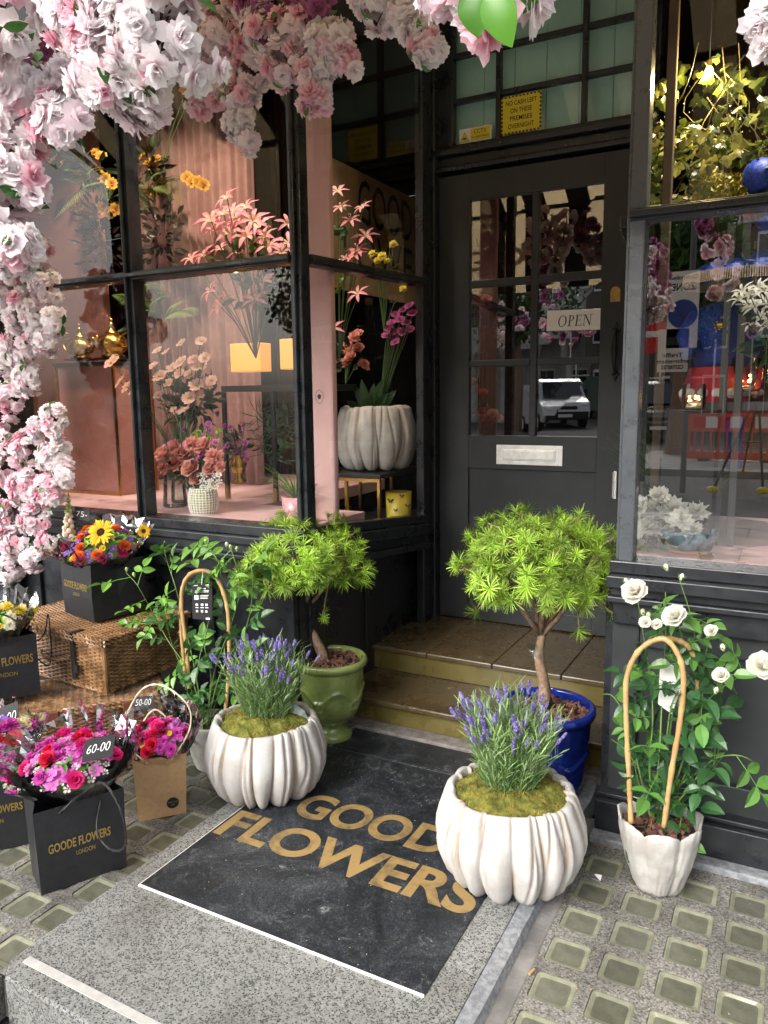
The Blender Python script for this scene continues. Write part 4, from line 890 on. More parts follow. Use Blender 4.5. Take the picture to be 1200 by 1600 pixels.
def hoop(name_label, pxs, y0, parent_loc, dys=None, r=.0074):
    m = MB(); rn = random.Random(3)
    for pts_ in pxs:
        P = refine([at(q[0], q[1], y0+(q[2] if len(q) > 2 else 0)) for q in pts_], 7); n = len(P); m.tube(P, [r*(1+.10*math.sin(i*1.7)+(.18 if i % 9 == 0 else 0)) for i in range(n)], 9)
    o = m.build('bamboo_hoop', 'bamboo', smooth=True); return tag(o, name_label, 'plant support', 'bamboo hoops supporting the roses')
hoop('bent bamboo hoop standing in the small white petal-shaped pot', [[(986, 1285), (982, 1200), (978, 1110), (980, 1055), (1000, 1015), (1035, 998), (1058, 1020), (1068, 1060), (1062, 1130), (1050, 1200), (1037, 1292)], [(1035, 998, .01), (1058, 1000, .05), (1078, 1014, .08), (1090, 1050, .11), (1088, 1100, .12)]], 2.13, None)
rn = random.Random(31)
e = empty('rose_bush', (PX, PY, .19), 0, 'climbing rose with white blooms and glossy dark leaves in the small white pot', 'rose')
stems = [[(1020, 1290), (1015, 1200), (1020, 1120), (1015, 1050), (1005, 990), (996, 935)], [(1025, 1290), (1040, 1200), (1050, 1120), (1060, 1050), (1065, 1000), (1058, 970)], [(1030, 1285), (1060, 1210), (1085, 1130), (1110, 1090), (1150, 1060), (1188, 1042)], [(1030, 1285), (1075, 1200), (1095, 1120), (1100, 1040), (1110, 990)],
         [(1022, 1290), (1000, 1210), (985, 1140), (960, 1090), (940, 1085)], [(1028, 1290), (1070, 1240), (1110, 1190), (1150, 1180), (1178, 1190)], [(1028, 1290), (1050, 1240), (1085, 1210), (1115, 1195), (1125, 1160)], [(1020, 1290), (1030, 1180), (1035, 1080), (1040, 1000), (1040, 925)], [(1026, 1290), (1045, 1250), (1066, 1250), (1062, 1295)],
         [(1040, 1180), (1050, 1100), (1080, 1060), (1125, 1060)], [(1060, 1100), (1075, 1020), (1085, 985), (1060, 900)], [(1018, 1280), (1000, 1230), (985, 1180), (955, 1155)]]
ends = shrub(e, stems, 2.235, rn, 13, (.036, .11, .034), (.10, .24, .045), .75, ll=(.07, .115))
blooms = [(994, 928, 1.05, -.06), (1057, 966, .95, -.05), (1009, 974, .5, -.06), (1027, 977, .45, -.05), (1112, 987, .5, -.03), (1127, 1057, .62, -.03), (1188, 1043, 1.05, -.05)]
for i, (x, y, s, dy) in enumerate(blooms): put('rose', FM['rose_white'][i % 2], e, orient(at(x, y, 2.17+dy), V(-.1+rn.uniform(-.5, .5), -.75, .75), rn.uniform(0, 6), s*1.12))
for x, y in ((979, 912), (1013, 965), (1130, 1015), (1118, 1082), (1042, 890), (1005, 960), (1064, 905), (1040, 970)): m = MB(); bud_mb(m, at(x, y, 2.17), V(rn.uniform(-.3, .3), -.2, 1), .9); m.build('bud', pm_vstem, e)
m = MB(); q = at(1045, 1080, 2.245); m.poly([at(1031, 1045, 2.24), at(1028, 1100, 2.25), at(1050, 1116, 2.25), at(1066, 1070, 2.24), at(1058, 1042, 2.235), at(1040, 1035, 2.235)]); tag(m.build('plant_tag', 'white_card'), 'white paper tag hidden among the leaves of the white rose', 'plant tag')
# left: budding rose in a plain grey pot behind the kraft bag -------------
GX = gz(322, 1205, 0)
pot = swag_pot([(.0, 0), (.06, 0), (.072, .01), (.088, .06), (.098, .12), (.104, .17), (.105, .195), (.098, .197), (.094, .18), (.094, .14)], 48, (GX.x, GX.y+.05, 0), 'plain_pot', 'plaster_plain', 'plain pale grey pot half hidden behind the kraft paper bag'); soil_in(pot, .094, .165, 0, seed=6)
gy = GX.y+.05
hoop('bamboo hoop of the leafy rose behind the left fluted planter', [[(296, 1075), (291, 1010), (284, 950), (286, 915), (300, 895), (325, 893), (343, 912), (355, 950), (358, 1000), (357, 1060), (352, 1110)], [(290, 1060, .02), (282, 960, .03), (292, 905, .03), (318, 893, .02)]], 2.17, None)
e = empty('rose_bush', (GX.x, gy, .19), 0, 'leafy rose with small green buds on a bamboo hoop, left of the green glazed urn', 'rose')
rn = random.Random(77)
stems = [[(318, 1140), (300, 1060), (262, 1000), (240, 960), (215, 915), (197, 895)], [(320, 1140), (305, 1050), (290, 980), (275, 920), (262, 880), (258, 862)], [(322, 1140), (335, 1050), (360, 980), (375, 920), (365, 870), (358, 855)], [(322, 1140), (345, 1050), (385, 980), (395, 900), (380, 860)], [(320, 1140), (300, 1080), (270, 1010), (255, 960), (235, 975), (215, 970)],
         [(320, 1140), (330, 1060), (320, 1000), (345, 900), (330, 860), (322, 848)], [(322, 1145), (340, 1090), (370, 1030), (400, 1010)], [(318, 1145), (295, 1090), (290, 1050), (270, 1060)]]
shrub(e, stems, 2.19, rn, 14, (.05, .14, .035), (.14, .31, .05), .55, r=.0026, ll=(.065, .11))
for x, y in ((198, 892), (210, 900), (258, 862), (354, 853), (361, 857), (322, 848), (370, 860)): m = MB(); bud_mb(m, at(x, y, 2.17), V(rn.uniform(-.3, .3), -.1, 1), .8, x == 354); m.build('bud', pm_vstem, e)
tt = empty('plant_tag', at(316, 940, 2.13), 0, 'black printed plant tag hanging inside the left bamboo hoop', 'plant tag')
m = MB(); a, b, c, d = at(300, 912, 2.13), at(331, 910, 2.13), at(331, 969, 2.135), at(301, 967, 2.135); m.poly([d, c, b, a]); m.build('card', 'ink', tt)
m = MB()
def onq(u, v): return (a.lerp(b, u)).lerp(d.lerp(c, u), v)+V(0, -.0012, 0)
for u0, u1, v0, v1 in ((.1, .3, .05, .065), (.68, .88, .05, .065), (.3, .7, .14, .165), (.15, .85, .2, .215), (.15, .85, .235, .25), (.4, .85, .33, .345), (.4, .8, .37, .385), (.4, .8, .41, .425), (.12, .33, .33, .45), (.18, .3, .56, .62), (.45, .58, .56, .62), (.68, .8, .56, .62), (.16, .32, .66, .68), (.42, .6, .66, .68), (.68, .84, .66, .68), (.2, .3, .74, .8), (.45, .56, .74, .8), (.68, .78, .74, .8), (.7, .9, .94, .99)):
    m.poly([onq(u0, v1), onq(u1, v1), onq(u1, v0), onq(u0, v0)])
m.build('print', 'chalk', tt); m = MB(); m.tube([onq(.5, .04), at(317, 893, 2.15)], .0012, 4); m.build('tie', 'white_card', tt)
# ================================================================== HAMPERS
pm('wicker', (.13, .065, .028), (.32, .18, .085), scale=14, rough=.32, bump=.3, bscale=60)
pm('wicker_dark', (.10, .045, .018), (.16, .08, .03), scale=9, rough=.6)
pm('leather', (.15, .045, .025), rough=.5); pm('black_strap', (.01, .01, .011), rough=.6, bump=.5, bscale=200)
def weave(m, o, u, v, W_, H_, n_, pitch=.0078, stake=.026, r=.0042, seed=0):
    """woven panel: strands along u stacked along v, passing over and under stakes"""
    rn = random.Random(seed); rows = int(H_/pitch); ns = max(2, int(W_/stake)); 
    for i in range(rows):
        pts = []; z = (i+.5)*pitch
        for j in range(ns*2+1):
            f = j/(ns*2); ph = 1 if (j//2+i) % 2 else -1
            off = 0 if j % 2 else ph*.0036
            pts.append(o+u*(f*W_)+v*(z+rn.uniform(-.0007, .0007))+n_*off)
        m.tube(pts, r*rn.uniform(.85, 1.08), 5)
    for j in range(ns+1): p = o+u*(min(1, j/ns)*W_); m.tube([p, p+v*H_], .0035, 5, mi=1)
def hamper(loc, ang, W_, D_, H_, label, seed, front_extra=None):
    """corner at loc; width runs along direction ang, depth along ang-90"""
    e = empty('wicker_hamper', loc, 0, label, 'hamper', 'stacked wicker hampers'); o = Vector(loc)
    u = V(math.cos(ang), math.sin(ang), 0); d = V(math.cos(ang-PI/2), math.sin(ang-PI/2), 0); z = V(0, 0, 1); hb = H_-.035
    m = MB(); weave(m, o, u, z, W_, hb, -d, seed=seed); weave(m, o, d, z, D_, hb, -u, seed=seed+1); weave(m, o+u*W_, d, z, D_, hb, u, seed=seed+2); weave(m, o+d*D_, u, z, W_, hb, d, seed=seed+3)
    for c in (o, o+u*W_, o+d*D_, o+u*W_+d*D_): m.tube([c, c+z*hb], .009, 8)
    b = (o, o+u*W_, o+u*W_+d*D_, o+d*D_)
    for zz in (.008, hb-.004):
        for i in range(4):     # twisted border
            p, q = b[i]+z*zz, b[(i+1) % 4]+z*zz; n = int((q-p).length/.011)
            for s in (0, PI): m.tube([p.lerp(q, t/n)+(z*math.sin(t*1.3+s)+(p-q).cross(z).normalized()*math.cos(t*1.3+s))*.0055 for t in range(n+1)], .0048, 5)
    m.frame(o+u*W_/2+d*D_/2+z*hb/2, u*(W_/2-.008), d*(D_/2-.008), z*(hb/2-.006), mi=1)
    m.build('basket', ['wicker', 'wicker_dark'], e, smooth=False)
    m = MB(); lz = hb+.006; g = .012; o2 = o-u*g-d*g+z*lz; W2 = W_+2*g; D2 = D_+2*g
    weave(m, o2+z*.022, u, d, W2, D2, z, pitch=.0082, seed=seed+4)
    c4 = (o2, o2+u*W2, o2+u*W2+d*D2, o2+d*D2)
    for zz in (.004, .020):
        for i in range(4):
            p, q = c4[i]+z*zz, c4[(i+1) % 4]+z*zz; n = int((q-p).length/.011)
            for s in (0, PI): m.tube([p.lerp(q, t/n)+(z*math.sin(t*1.3+s)+(p-q).cross(z).normalized()*math.cos(t*1.3+s))*.006 for t in range(n+1)], .0052, 5)
    m.frame(o+u*W_/2+d*D_/2+z*(lz+.010), u*(W_/2), d*(D_/2), z*.006, mi=1)
    m.build('lid', ['wicker', 'wicker_dark'], e); return e, o, u, d, z, hb
ZL = .30
A1 = R(177)
e1, o, u, d, z, hb = hamper((-2.315, 2.01, ZL+.01), A1, .62, .43, .225, 'upper light brown wicker hamper with a black strap, lying across another hamper', 5)
m = MB(); s0 = o+u*.17-d*.016; m.frame(s0+z*.13, u*.011, d*.002, z*.095); m.frame(s0+z*.225+d*.02, u*.011, d*.035, z*.002); m.build('strap', 'black_strap', e1, bevel=.001)
m = MB(); m.frame(s0+z*.085-u*.03-d*.008, u*.010, d*.006, z*.016); m.tube([s0+z*.10-u*.03-d*.01, s0+z*.125-u*.03-d*.01, s0+z*.10-u*.022-d*.01], .002, 6); m.build('padlock', 'ink', e1, bevel=.002)
m = MB(); P = [s0+u*.20+z*.12, s0+u*.17+z*.118-d*.022, s0+u*.12+z*.112-d*.03, s0+u*.07+z*.112-d*.025, s0+u*.03+z*.118]; PP = refine(P, 8)
for s in (0, 2.1, 4.2): m.tube([p+(z*math.sin(i*.9+s)+d*math.cos(i*.9+s))*.004 for i, p in enumerate(PP)], .0036, 5)
m.build('handle', 'wicker', e1)
A2 = R(229)
e2, o, u, d, z, hb = hamper((-2.165, 2.145, .0), A2, .85, .33, ZL-.01, 'lower wicker hamper with brown leather loops, standing on the pavement', 25)
for f in (.12, .40): m = MB(); c = o+u*f-d*.02+z*(hb+.005); m.frame(c, u*.024, d*.004, z*.02); m.frame(c+d*.03+z*.021, u*.024, d*.034, z*.003); m.build('leather_loop', 'leather', e2, bevel=.002)
# ================================================================== GIFT BAGS AND BOUQUETS
def paper_bag(label, bl, br, depth, H_, mt, topw=1.0, group='black gift bags with gold lettering', crease=True, loops=True, cord='black_cord', text=None, lean=V(0, 0, 0), rope=.003, tx=('GOODE FLOWERS', 'LONDON'), loopf=None):
    bl = Vector(bl); br = Vector(br); u = (br-bl).normalized(); W_ = (br-bl).length; n = V(u.y, -u.x, 0)      # n points out of the front face
    e = empty('gift_bag', bl.lerp(br, .5)-n*depth/2, 0, label, 'gift bag', group)
    fl, fr, kl, kr = bl, br, bl-n*depth, br-n*depth; z = V(0, 0, H_)
    cx = fl.lerp(kr, .5)
    def tp(p): return p+(p-cx)*(topw-1)+z+lean
    m = MB(); t = .0016; ins = lambda p: p+(cx-p).normalized()*t*2
    B = [fl, fr, kr, kl]; T = [tp(p) for p in B]
    # gussets fold in slightly at the middle of each side
    for i in range(4):
        a, b = B[i], B[(i+1) % 4]; a2, b2 = T[i], T[(i+1) % 4]
        if i in (1, 3):
            ma, mb_ = a.lerp(b, .5), a2.lerp(b2, .5)+(cx+z+lean-a2.lerp(b2, .5)).normalized()*.018; h1 = a.lerp(a2, .38), b.lerp(b2, .38)
            mm = ma.lerp(mb_, .38)+(cx-ma).normalized()*-.002
            for q in ((a, ma, mm, h1[0]), (ma, b, h1[1], mm), (h1[0], mm, mb_, a2), (mm, h1[1], b2, mb_)): m.poly(q)
        elif crease:
            k = .40; ca, cb = a.lerp(a2, k), b.lerp(b2, k); nn = (n if i == 0 else -n)*.004; m.poly([a, b, cb+nn, ca+nn]); m.poly([ca+nn, cb+nn, b2, a2])
        else: m.poly([a, b, b2, a2])
    m.poly([kl+V(0, 0, .001), kr+V(0, 0, .001), fr+V(0, 0, .001), fl+V(0, 0, .001)])
    body = m.build('bag_body', mt, e); so_ = body.modifiers.new('solid', 'SOLIDIFY'); so_.thickness = .0012; so_.offset = -1
    fn = n*.0015
    def face(fx, fz): # point on front face
        a = bl.lerp(T[0], fz); b = br.lerp(T[1], fz); k = .004*max(0, 1-abs(fz-.4)/.4) if crease else 0; return a.lerp(b, fx)+n*(k+.0018)
    if text:
        ux = (face(1, .6)-face(0, .6)).normalized(); uy = (face(.5, .8)-face(.5, .6)).normalized()
        x0, z0_, w1, h1, x2, z2, w2, h2 = text
        text_mb(tx[0], face(x0, z0_)+n*.001, ux, uy, w1, h1, bold=.025).build('lettering', 'gold_foil', e)
        text_mb(tx[1], face(x2, z2)+n*.001, ux, uy, w2, h2, bold=.01).build('lettering', 'gold_foil', e)
    if loops:
        for side, nn in ((0, n), (1, -n)):
            f0, f1 = (.27, .73); p = (face(f0, .93) if side == 0 else face(f0, .93)-n*(depth+.004)+n*0); q = (face(f1, .93) if side == 0 else face(f1, .93)-n*(depth+.004))
            lp = (loopf or {}).get(side)
            if lp: P = [p]+[Vector(v) for v in lp]+[q]
            else: P = [p, p+V(0, 0, .07)+nn*.03-u*.01, p.lerp(q, .5)+V(0, 0, .125)+nn*.05, q+V(0, 0, .07)+nn*.03+u*.01, q]
            mm_ = MB(); PP = refine(P, 8)
            if rope:
                for s in (0, PI): mm_.tube([v+(V(0, 0, 1)*math.sin(i*1.1+s)+n*math.cos(i*1.1+s))*rope*.55 for i, v in enumerate(PP)], rope*.75, 5)
            mm_.build('cord_handle', cord, e)
    return e, u, n, W_, face, T, cx
def bouquet(label, c, rx, ry, axis, up_h, recipe, seed, leafs=10, wrap=True, wrap_h=.12, parent_cat='bouquet', wrap_r=1.15, paper='black_paper', flowers_drop=.0):
    """flowers on a dome; axis = lean direction of the whole bunch"""
    rn = random.Random(seed); c = Vector(c); e = empty('bouquet', c-V(0, 0, up_h), 0, label, parent_cat, 'bouquets in the gift bags'); axis = Vector(axis).normalized()
    q = axis.to_track_quat('Z', 'Y').to_matrix(); X, Y = q @ V(1, 0, 0), q @ V(0, 1, 0)
    lst = []
    for key, cnt, s in recipe: lst += [(key, s)]*cnt
    rn.shuffle(lst); N = len(lst)
    for i, (key, s) in enumerate(lst):
        rr = math.sqrt((i+.5)/N); a = i*2.39996; x, y = rr*math.cos(a), rr*math.sin(a)
        p = c+X*x*rx+Y*y*ry+axis*(.30*rx*(1-rr*rr)*1.3+rn.uniform(-.008, .010)); d = (axis+X*x*.8+Y*y*.8+rdir()*.18).normalized()
        put('leaf' if key.startswith('lf') else 'flower', rn.choice(FM[key]), e, orient(p, d, rn.uniform(0, 6), s*rn.uniform(.85, 1.12)))
    for i in range(leafs):
        a = rn.uniform(0, 6.3); rr = rn.uniform(.4, 1.0); p = c+X*math.cos(a)*rr*rx+Y*math.sin(a)*rr*ry-axis*.01
        put('leaf', rn.choice(FM[rn.choice(('lf_dark', 'lf_mid'))]), e, orient(p, axis+X*math.cos(a)*.9+Y*math.sin(a)*.9, a, rn.uniform(.6, 1.0)))
    if wrap:
        def cone(h0, h1, k, jag, sd2, r1, n=40, rings=9):
            m = MB(); rg = []; r_ = random.Random(sd2)
            for i in range(rings+1):
                t = i/rings; rg.append([])
                for j in range(n):
                    a = 2*PI*j/n; f = (.42+(r1-.42)*t**.8); cr_ = 1+.10*t*noise.noise(V(math.cos(a)*4, math.sin(a)*4, t*1.5+sd2))+.05*noise.noise(V(math.cos(a)*11, math.sin(a)*11, t*5+sd2))+(.03 if j % 2 else -.03)*t
                    hh = h0+(h1-h0)*t+(jag*noise.noise(V(math.cos(a)*2.2, math.sin(a)*2.2, sd2*3.3))+jag*.5*noise.noise(V(math.cos(a)*7, math.sin(a)*7, sd2)))*t
                    rg[-1].append(m.V(c+X*math.cos(a)*rx*f*cr_+Y*math.sin(a)*ry*f*cr_+axis*hh))
            for i in range(rings):
                for j in range(n): m.F((rg[i][j], rg[i][(j+1) % n], rg[i+1][(j+1) % n], rg[i+1][j]))
            return m
        cone(-wrap_h, .0, 0, .025, seed, 1.06).build('wrapping_paper', paper, e)
        cone(-wrap_h*1.02, .055, 0, .05, seed+1, wrap_r+.12, 46).build('cellophane', 'cellophane', e)
        m = MB(); m.tube([c-axis*wrap_h, c-axis*(wrap_h*.3)], [min(rx, ry)*.3, min(rx, ry)*.8], 10, c=(.05, .12, .03)); m.build('stems', 'stem_green', e)
    return e
def card(label, corners, txt, fh=.5):
    a, b, c, d = [Vector(x) for x in corners]   # bl br tr tl
    e = empty('price_card', a.lerp(c, .5), 0, label, 'price card', 'black price cards in the bouquets'); m = MB(); u = (b-a).normalized(); v = (d-a); W_ = (b-a).length; H_ = v.length; v.normalize(); n = u.cross(v)
    m.frame(a.lerp(c, .5), u*W_/2, v*H_/2, n*.001); m.build('card', 'ink', e)
    text_mb(txt, a+u*W_*.12+v*H_*(.5-fh/2)+n*.0015, u, v+u*.18, W_*.74, H_*fh, bold=-.012, res=4).build('chalk_figures', 'chalk', e)
    return e
# front black bag (60-00)
bl, br = gz(65, 1400, 0), gz(198, 1353, 0); u = (br-bl).normalized(); n = V(u.y, -u.x, 0)
e, u, n, W_, face, T, cx = paper_bag('black gift bag with gold GOODE FLOWERS LONDON lettering, nearest the camera and complete', bl, br, .135, .262, 'black_paper', crease=False, topw=1.05,
    text=(.12, .47, .72*(br-bl).length, .030, .42, .36, .22*(br-bl).length, .015), rope=.004,
    loopf={0: [at(135, 1235, bl.y+.10), at(163, 1225, bl.y+.09), at(190, 1270, bl.y+.08), at(196, 1320, bl.y+.10), at(175, 1328, bl.y+.12), at(152, 1300, bl.y+.13)]})
bc = cx+V(0, 0, .262)
bouquet('large bouquet of magenta, red and white flowers in the nearest black bag', bc+V(-.035, .03, .075), .135, .115, V(.12, -.28, 1), .1,
        [('hyd_pink', 26, .95), ('carn_mag', 12, .9), ('rose_red', 4, .85), ('rose_hot', 6, .85), ('filler_white', 26, 1.1), ('carn_pink', 5, .9), ('lf_mid', 5, .6)], 12, leafs=6, wrap_h=.15, wrap_r=1.5)
q = at(155, 1170, bc.y+.12); card('black price card chalked 60-00', (at(128, 1190, bc.y+.0), at(176, 1180, bc.y+.02), at(181, 1148, bc.y+.03), at(133, 1155, bc.y+.01)), '60-00', .42)
# second black bag (55-00) behind at the left edge
br = gz(54, 1317, 0); bl = br-V(.165, .20, 0).normalized()*.25
e, u, n, W_, face, T, cx = paper_bag('black gift bag cut off by the left edge of the photo, behind the nearest bag', bl, br, .13, .255, 'black_paper', crease=False, text=(.14, .50, .19, .028, .42, .37, .06, .014), rope=.003)
bc = cx+V(0, 0, .255)
bouquet('bouquet of red, magenta and cream roses with violet asters at the left edge', bc+V(0, .03, .085), .13, .11, V(.05, -.25, 1), .1, [('rose_red', 6, .9), ('carn_mag', 7, 1.0), ('rose_cream', 6, .85), ('chrys_lilac', 5, .9), ('stat_purple', 9, 1.2), ('carn_dark', 4, .9), ('filler_white', 14, 1.0), ('lf_mid', 5, .6), ('hyd_pink', 6, .8)], 41, wrap_r=1.25, wrap_h=.15)
card('black price card chalked 55-00', (at(-14, 1152, bc.y+.06), at(32, 1135, bc.y+.10), at(26, 1096, bc.y+.12), at(-16, 1112, bc.y+.08)), '55-00', .42)
# black bag on the top hamper
zt = ZL+.01+.225+.012
cn = gz(148, 972, zt); lf_ = cn+(gz(82, 950, zt)-cn).normalized()*.235
e, u, n, W_, face, T, cx = paper_bag('black gift bag on top of the upper hamper, its gold lettering turned away', lf_, cn, .235, .235, 'black_paper', topw=1.04, text=(.10, .52, .78*(lf_-cn).length, .030, .40, .40, .05, .015), rope=.003)
bc = cx+V(0, 0, .235)
bouquet('bright bouquet with a sunflower, orange roses and violet statice on the top hamper', bc+V(.0, 0, .045), .165, .14, V(.10, -.32, 1), .1, [('rose_orange', 10, .85), ('stat_purple', 14, 1.2), ('chrys_lilac', 7, .8), ('carn_dark', 5, .9), ('green_puff', 9, .7), ('button_yellow', 6, 1.2), ('lf_light', 9, .6), ('lf_mid', 8, .6), ('carn_pink', 3, .6)], 51, wrap_h=.10, wrap_r=1.25)
b = bpy.data.objects[-1] if False else None
sf = empty('sunflower', at(158, 832, bc.y-.09), 0, 'yellow sunflower facing out of the bouquet on the top hamper', 'sunflower')
put('flower_head', FM['sun'][0], sf, orient(at(158, 832, bc.y-.09), V(.3, -.9, .55), 0, .85)); put('flower_head', FM['sun'][0], sf, orient(at(224, 830, bc.y-.02), V(.9, -.4, .4), 1, .45))
m = MB()
sp = empty('snapdragon', at(107, 830, bc.y), 0, 'tall pale snapdragon spire at the back left of the sunflower bouquet', 'snapdragon')
m = MB(); m.tube([at(107, 840, bc.y), at(107, 770, bc.y)], [.004, .0015], 5, c=(.2, .4, .06))
rn = random.Random(4)
for i in range(34):
    t = i/34; p = at(107, 838-66*t, bc.y); a = i*2.4; rr = .017*(1-t)+.003; m.ball(p+V(rr*math.cos(a), rr*math.sin(a), 0), .009*(1-t)+.004, 6, 5, (1, 1, 1.1), c=(.62, .70, .30) if t > .55 else (.8, .68, .55))
m.build('spire', 'petal', sp)
card('black price card reading 75 in the sunflower bouquet', (at(117, 812, bc.y+.03), at(140, 815, bc.y+.03), at(140, 794, bc.y+.04), at(116, 792, bc.y+.04)), '75-', .4)
# left bag on the lower hamper
zt = ZL-.01+.012+.02
br = gz(64, 1083, zt); bl = br-(br-gz(0, 1095, zt)).normalized()*.25
e, u, n, W_, face, T, cx = paper_bag('black gift bag on the lower hamper at the left edge of the photo', bl, br, .13, .24, 'black_paper', crease=False, text=(.10, .55, .83*.25, .034, .36, .37, .085, .018), rope=.003, loopf={1: [at(60, 1000, br.y+.1), at(75, 960, br.y+.1), at(76, 1040, br.y+.1)]})
bc = cx+V(0, 0, .24)
bouquet('yellow and white bouquet in the bag at the left edge', bc+V(-.01, 0, .06), .11, .10, V(.1, -.2, 1), .1, [('mum_yellow', 8, .9), ('mum_cream', 7, .9), ('button_yellow', 8, 1.2), ('lf_light', 8, .6), ('filler_white', 10, 1)], 61, wrap_h=.12, wrap_r=1.35)
# kraft bag
bl, br = gz(217, 1284, 0), gz(291, 1270, 0)
e, u, n, W_, face, T, cx = paper_bag('brown kraft paper bag with a round black sticker and rope handles', bl, br, .11, .225, 'kraft_paper', topw=1.12, group='paper carrier bags', cord='white_cord', rope=.0032,
    loopf={0: [at(192, 1150, bl.y+.05), at(215, 1085, bl.y+.06), at(250, 1070, bl.y+.07), at(292, 1100, bl.y+.09), at(296, 1140, bl.y+.1)]})
c = face(.72, .22); m = MB(); uy = (face(.72, .35)-face(.72, .22)).normalized(); k = 24
m.poly([c+u*.021*math.cos(2*PI*i/k)+uy*.021*math.sin(2*PI*i/k) for i in range(k)]); st = m.build('sticker', 'ink', e)
m = MB(); m.add(text_mb('GOODE FLOWERS', c-u*.0165+uy*.001+n*.0006, u, uy, .033, .006, bold=.01)); m.add(text_mb('LONDON', c-u*.006-uy*.008+n*.0006, u, uy, .012, .004)); m.build('sticker_text', 'gold_foil', st)
bc = cx+V(0, 0, .225)
bouquet('magenta and deep red bouquet with yellow sprigs in the kraft bag', bc+V(.0, .02, .045), .095, .085, V(.05, -.45, 1), .1, [('carn_mag', 5, .9), ('hyd_pink', 6, .6), ('rose_red', 3, .8), ('rose_hot', 5, .8), ('carn_dark', 6, .9), ('chrys_lilac', 7, .75), ('button_yellow', 8, 1.0), ('lf_mid', 3, .5)], 71, wrap_h=.12, wrap_r=1.6)
card('black price card chalked 50-00', (at(208, 1108, bc.y+.08), at(240, 1106, bc.y+.08), at(241, 1088, bc.y+.09), at(209, 1088, bc.y+.09)), '50-00', .5)
# litter
m = MB(); p = gz(938, 1377, .004)
for i in range(5): a = random.uniform(0, 6); m.poly([p, p+V(.03*math.cos(a), .02*math.sin(a), .008), p+V(.022*math.cos(a+1), .022*math.sin(a+1), .012)])
tag(m.build('crumpled_tissue', 'white_card'), 'scrap of white tissue on the glass blocks', 'litter')
m = MB(); p = gz(827, 1522, .004); m.tube([p, p+V(.006, .022, 0)], .0035, 8); tag(m.build('cigarette_end', 'bamboo'), 'cigarette end at the edge of the glass-block paving', 'litter')
m = MB(); rn = random.Random(8)
for i in range(60):
    p = V(rn.uniform(-.6, .3), rn.uniform(1.3, 2.3), .001); a = rn.uniform(0, 6); m.poly([p, p+V(math.cos(a), math.sin(a), .2)*.006, p+V(math.cos(a+.7), math.sin(a+.7), .1)*.005])
for i in range(90):
    p = V(rn.uniform(-1.6, -.65), rn.uniform(1.2, 2.7), .0365); a = rn.uniform(0, 6); m.poly([p, p+V(math.cos(a), math.sin(a), .2)*.004, p+V(math.cos(a+.7), math.sin(a+.7), .1)*.004])
tag(m.build('debris', 'bamboo'), kind='stuff', label='tiny dry petals and crumbs scattered on the paving')
# ================================================================== BLOSSOM GARLANDS
def garland(label, clusters, y_of, seed, twig_w=.004, s=1.0, leafn=6, group='artificial blossom branches'):
    """clusters: (px, py, y, radius_m, count, kind). a twig runs through the clusters, blossoms sit round it"""
    rn = random.Random(seed); P = [at(c[0], c[1], c[2]) for c in clusters]
    e = empty('blossom_branch', P[0], 0, label, 'blossom branch', group); m = MB()
    pts = refine([P[0]+V(0, .02, .05)]+P, 3) if len(P) > 1 else [P[0]+V(0, 0, .1), P[0]]
    m.tube(pts, twig_w, 6); 
    for (px_, py_, y, r, n, kind), p in zip(clusters, P):
        for i in range(n):
            d = rdirn(rn); 
            if d.y > .35: d.y = -d.y
            q = p+d*r*rn.uniform(.62, 1.0); kk = kind
            if kind == 'bl_white' and rn.random() < .30: kk = rn.choice(('bl_mix', 'bl_mix', 'bl_pink'))
            elif kind == 'bl_mix': kk = rn.choice(('bl_white', 'bl_mix', 'bl_pink', 'bl_mix'))
            elif kind == 'bl_pink': kk = rn.choice(('bl_pink', 'bl_pink', 'bl_mix', 'bl_white'))
            put('blossom', rn.choice(FM[kk]), e, orient(q-d*.006, d+rdirn(rn)*.35, rn.uniform(0, 6), s*rn.uniform(.85, 1.15)))
            if i % 3 == 0: m.tube([p.lerp(q, .1), p.lerp(q, .6)+V(0, 0, -.004), q-d*.008], .0013, 4)
        for i in range(max(1, int(leafn*r*6))):
            d = rdirn(rn); d.y = -abs(d.y); put('leaf', rn.choice(FM['lf_blossom']), e, orient(p+d*r*rn.uniform(.8, 1.05), d, rn.uniform(0, 6), s*rn.uniform(.7, 1.1)))
    m.build('twig', 'twig', e); return e
def rdirn(rn):
    while True:
        q = V(rn.uniform(-1, 1), rn.uniform(-1, 1), rn.uniform(-1, 1))
        if .05 < q.length < 1: return q.normalized()
W_, X_, P_ = 'bl_white', 'bl_mix', 'bl_pink'
garland('big white blossom cluster hanging closest to the camera in the top left', [(215, -30, .78, .10, 34, W_), (250, 60, .76, .085, 46, W_), (190, 110, .76, .07, 42, W_), (225, 150, .77, .045, 22, X_), (150, 30, .8, .07, 28, W_)], 0, 101, s=.72)
garland('white blossom cluster below the purple one at the left edge', [(-10, 130, .95, .07, 14, X_), (60, 170, .95, .08, 24, W_), (110, 200, .94, .06, 16, W_), (35, 215, .95, .06, 12, X_), (125, 130, .96, .05, 16, X_)], 0, 102, s=.85)
garland('white blossom cluster at the left edge beside the upper left pane', [(10, 270, .88, .06, 14, W_), (40, 300, .9, .05, 14, W_), (0, 345, .86, .055, 14, W_), (20, 392, .85, .045, 18, W_)], 0, 103, s=.85)
garland('pale blossom in the very corner at the top left', [(5, 10, .85, .08, 16, X_), (-30, 70, .85, .06, 10, W_)], 0, 104, s=1.0)
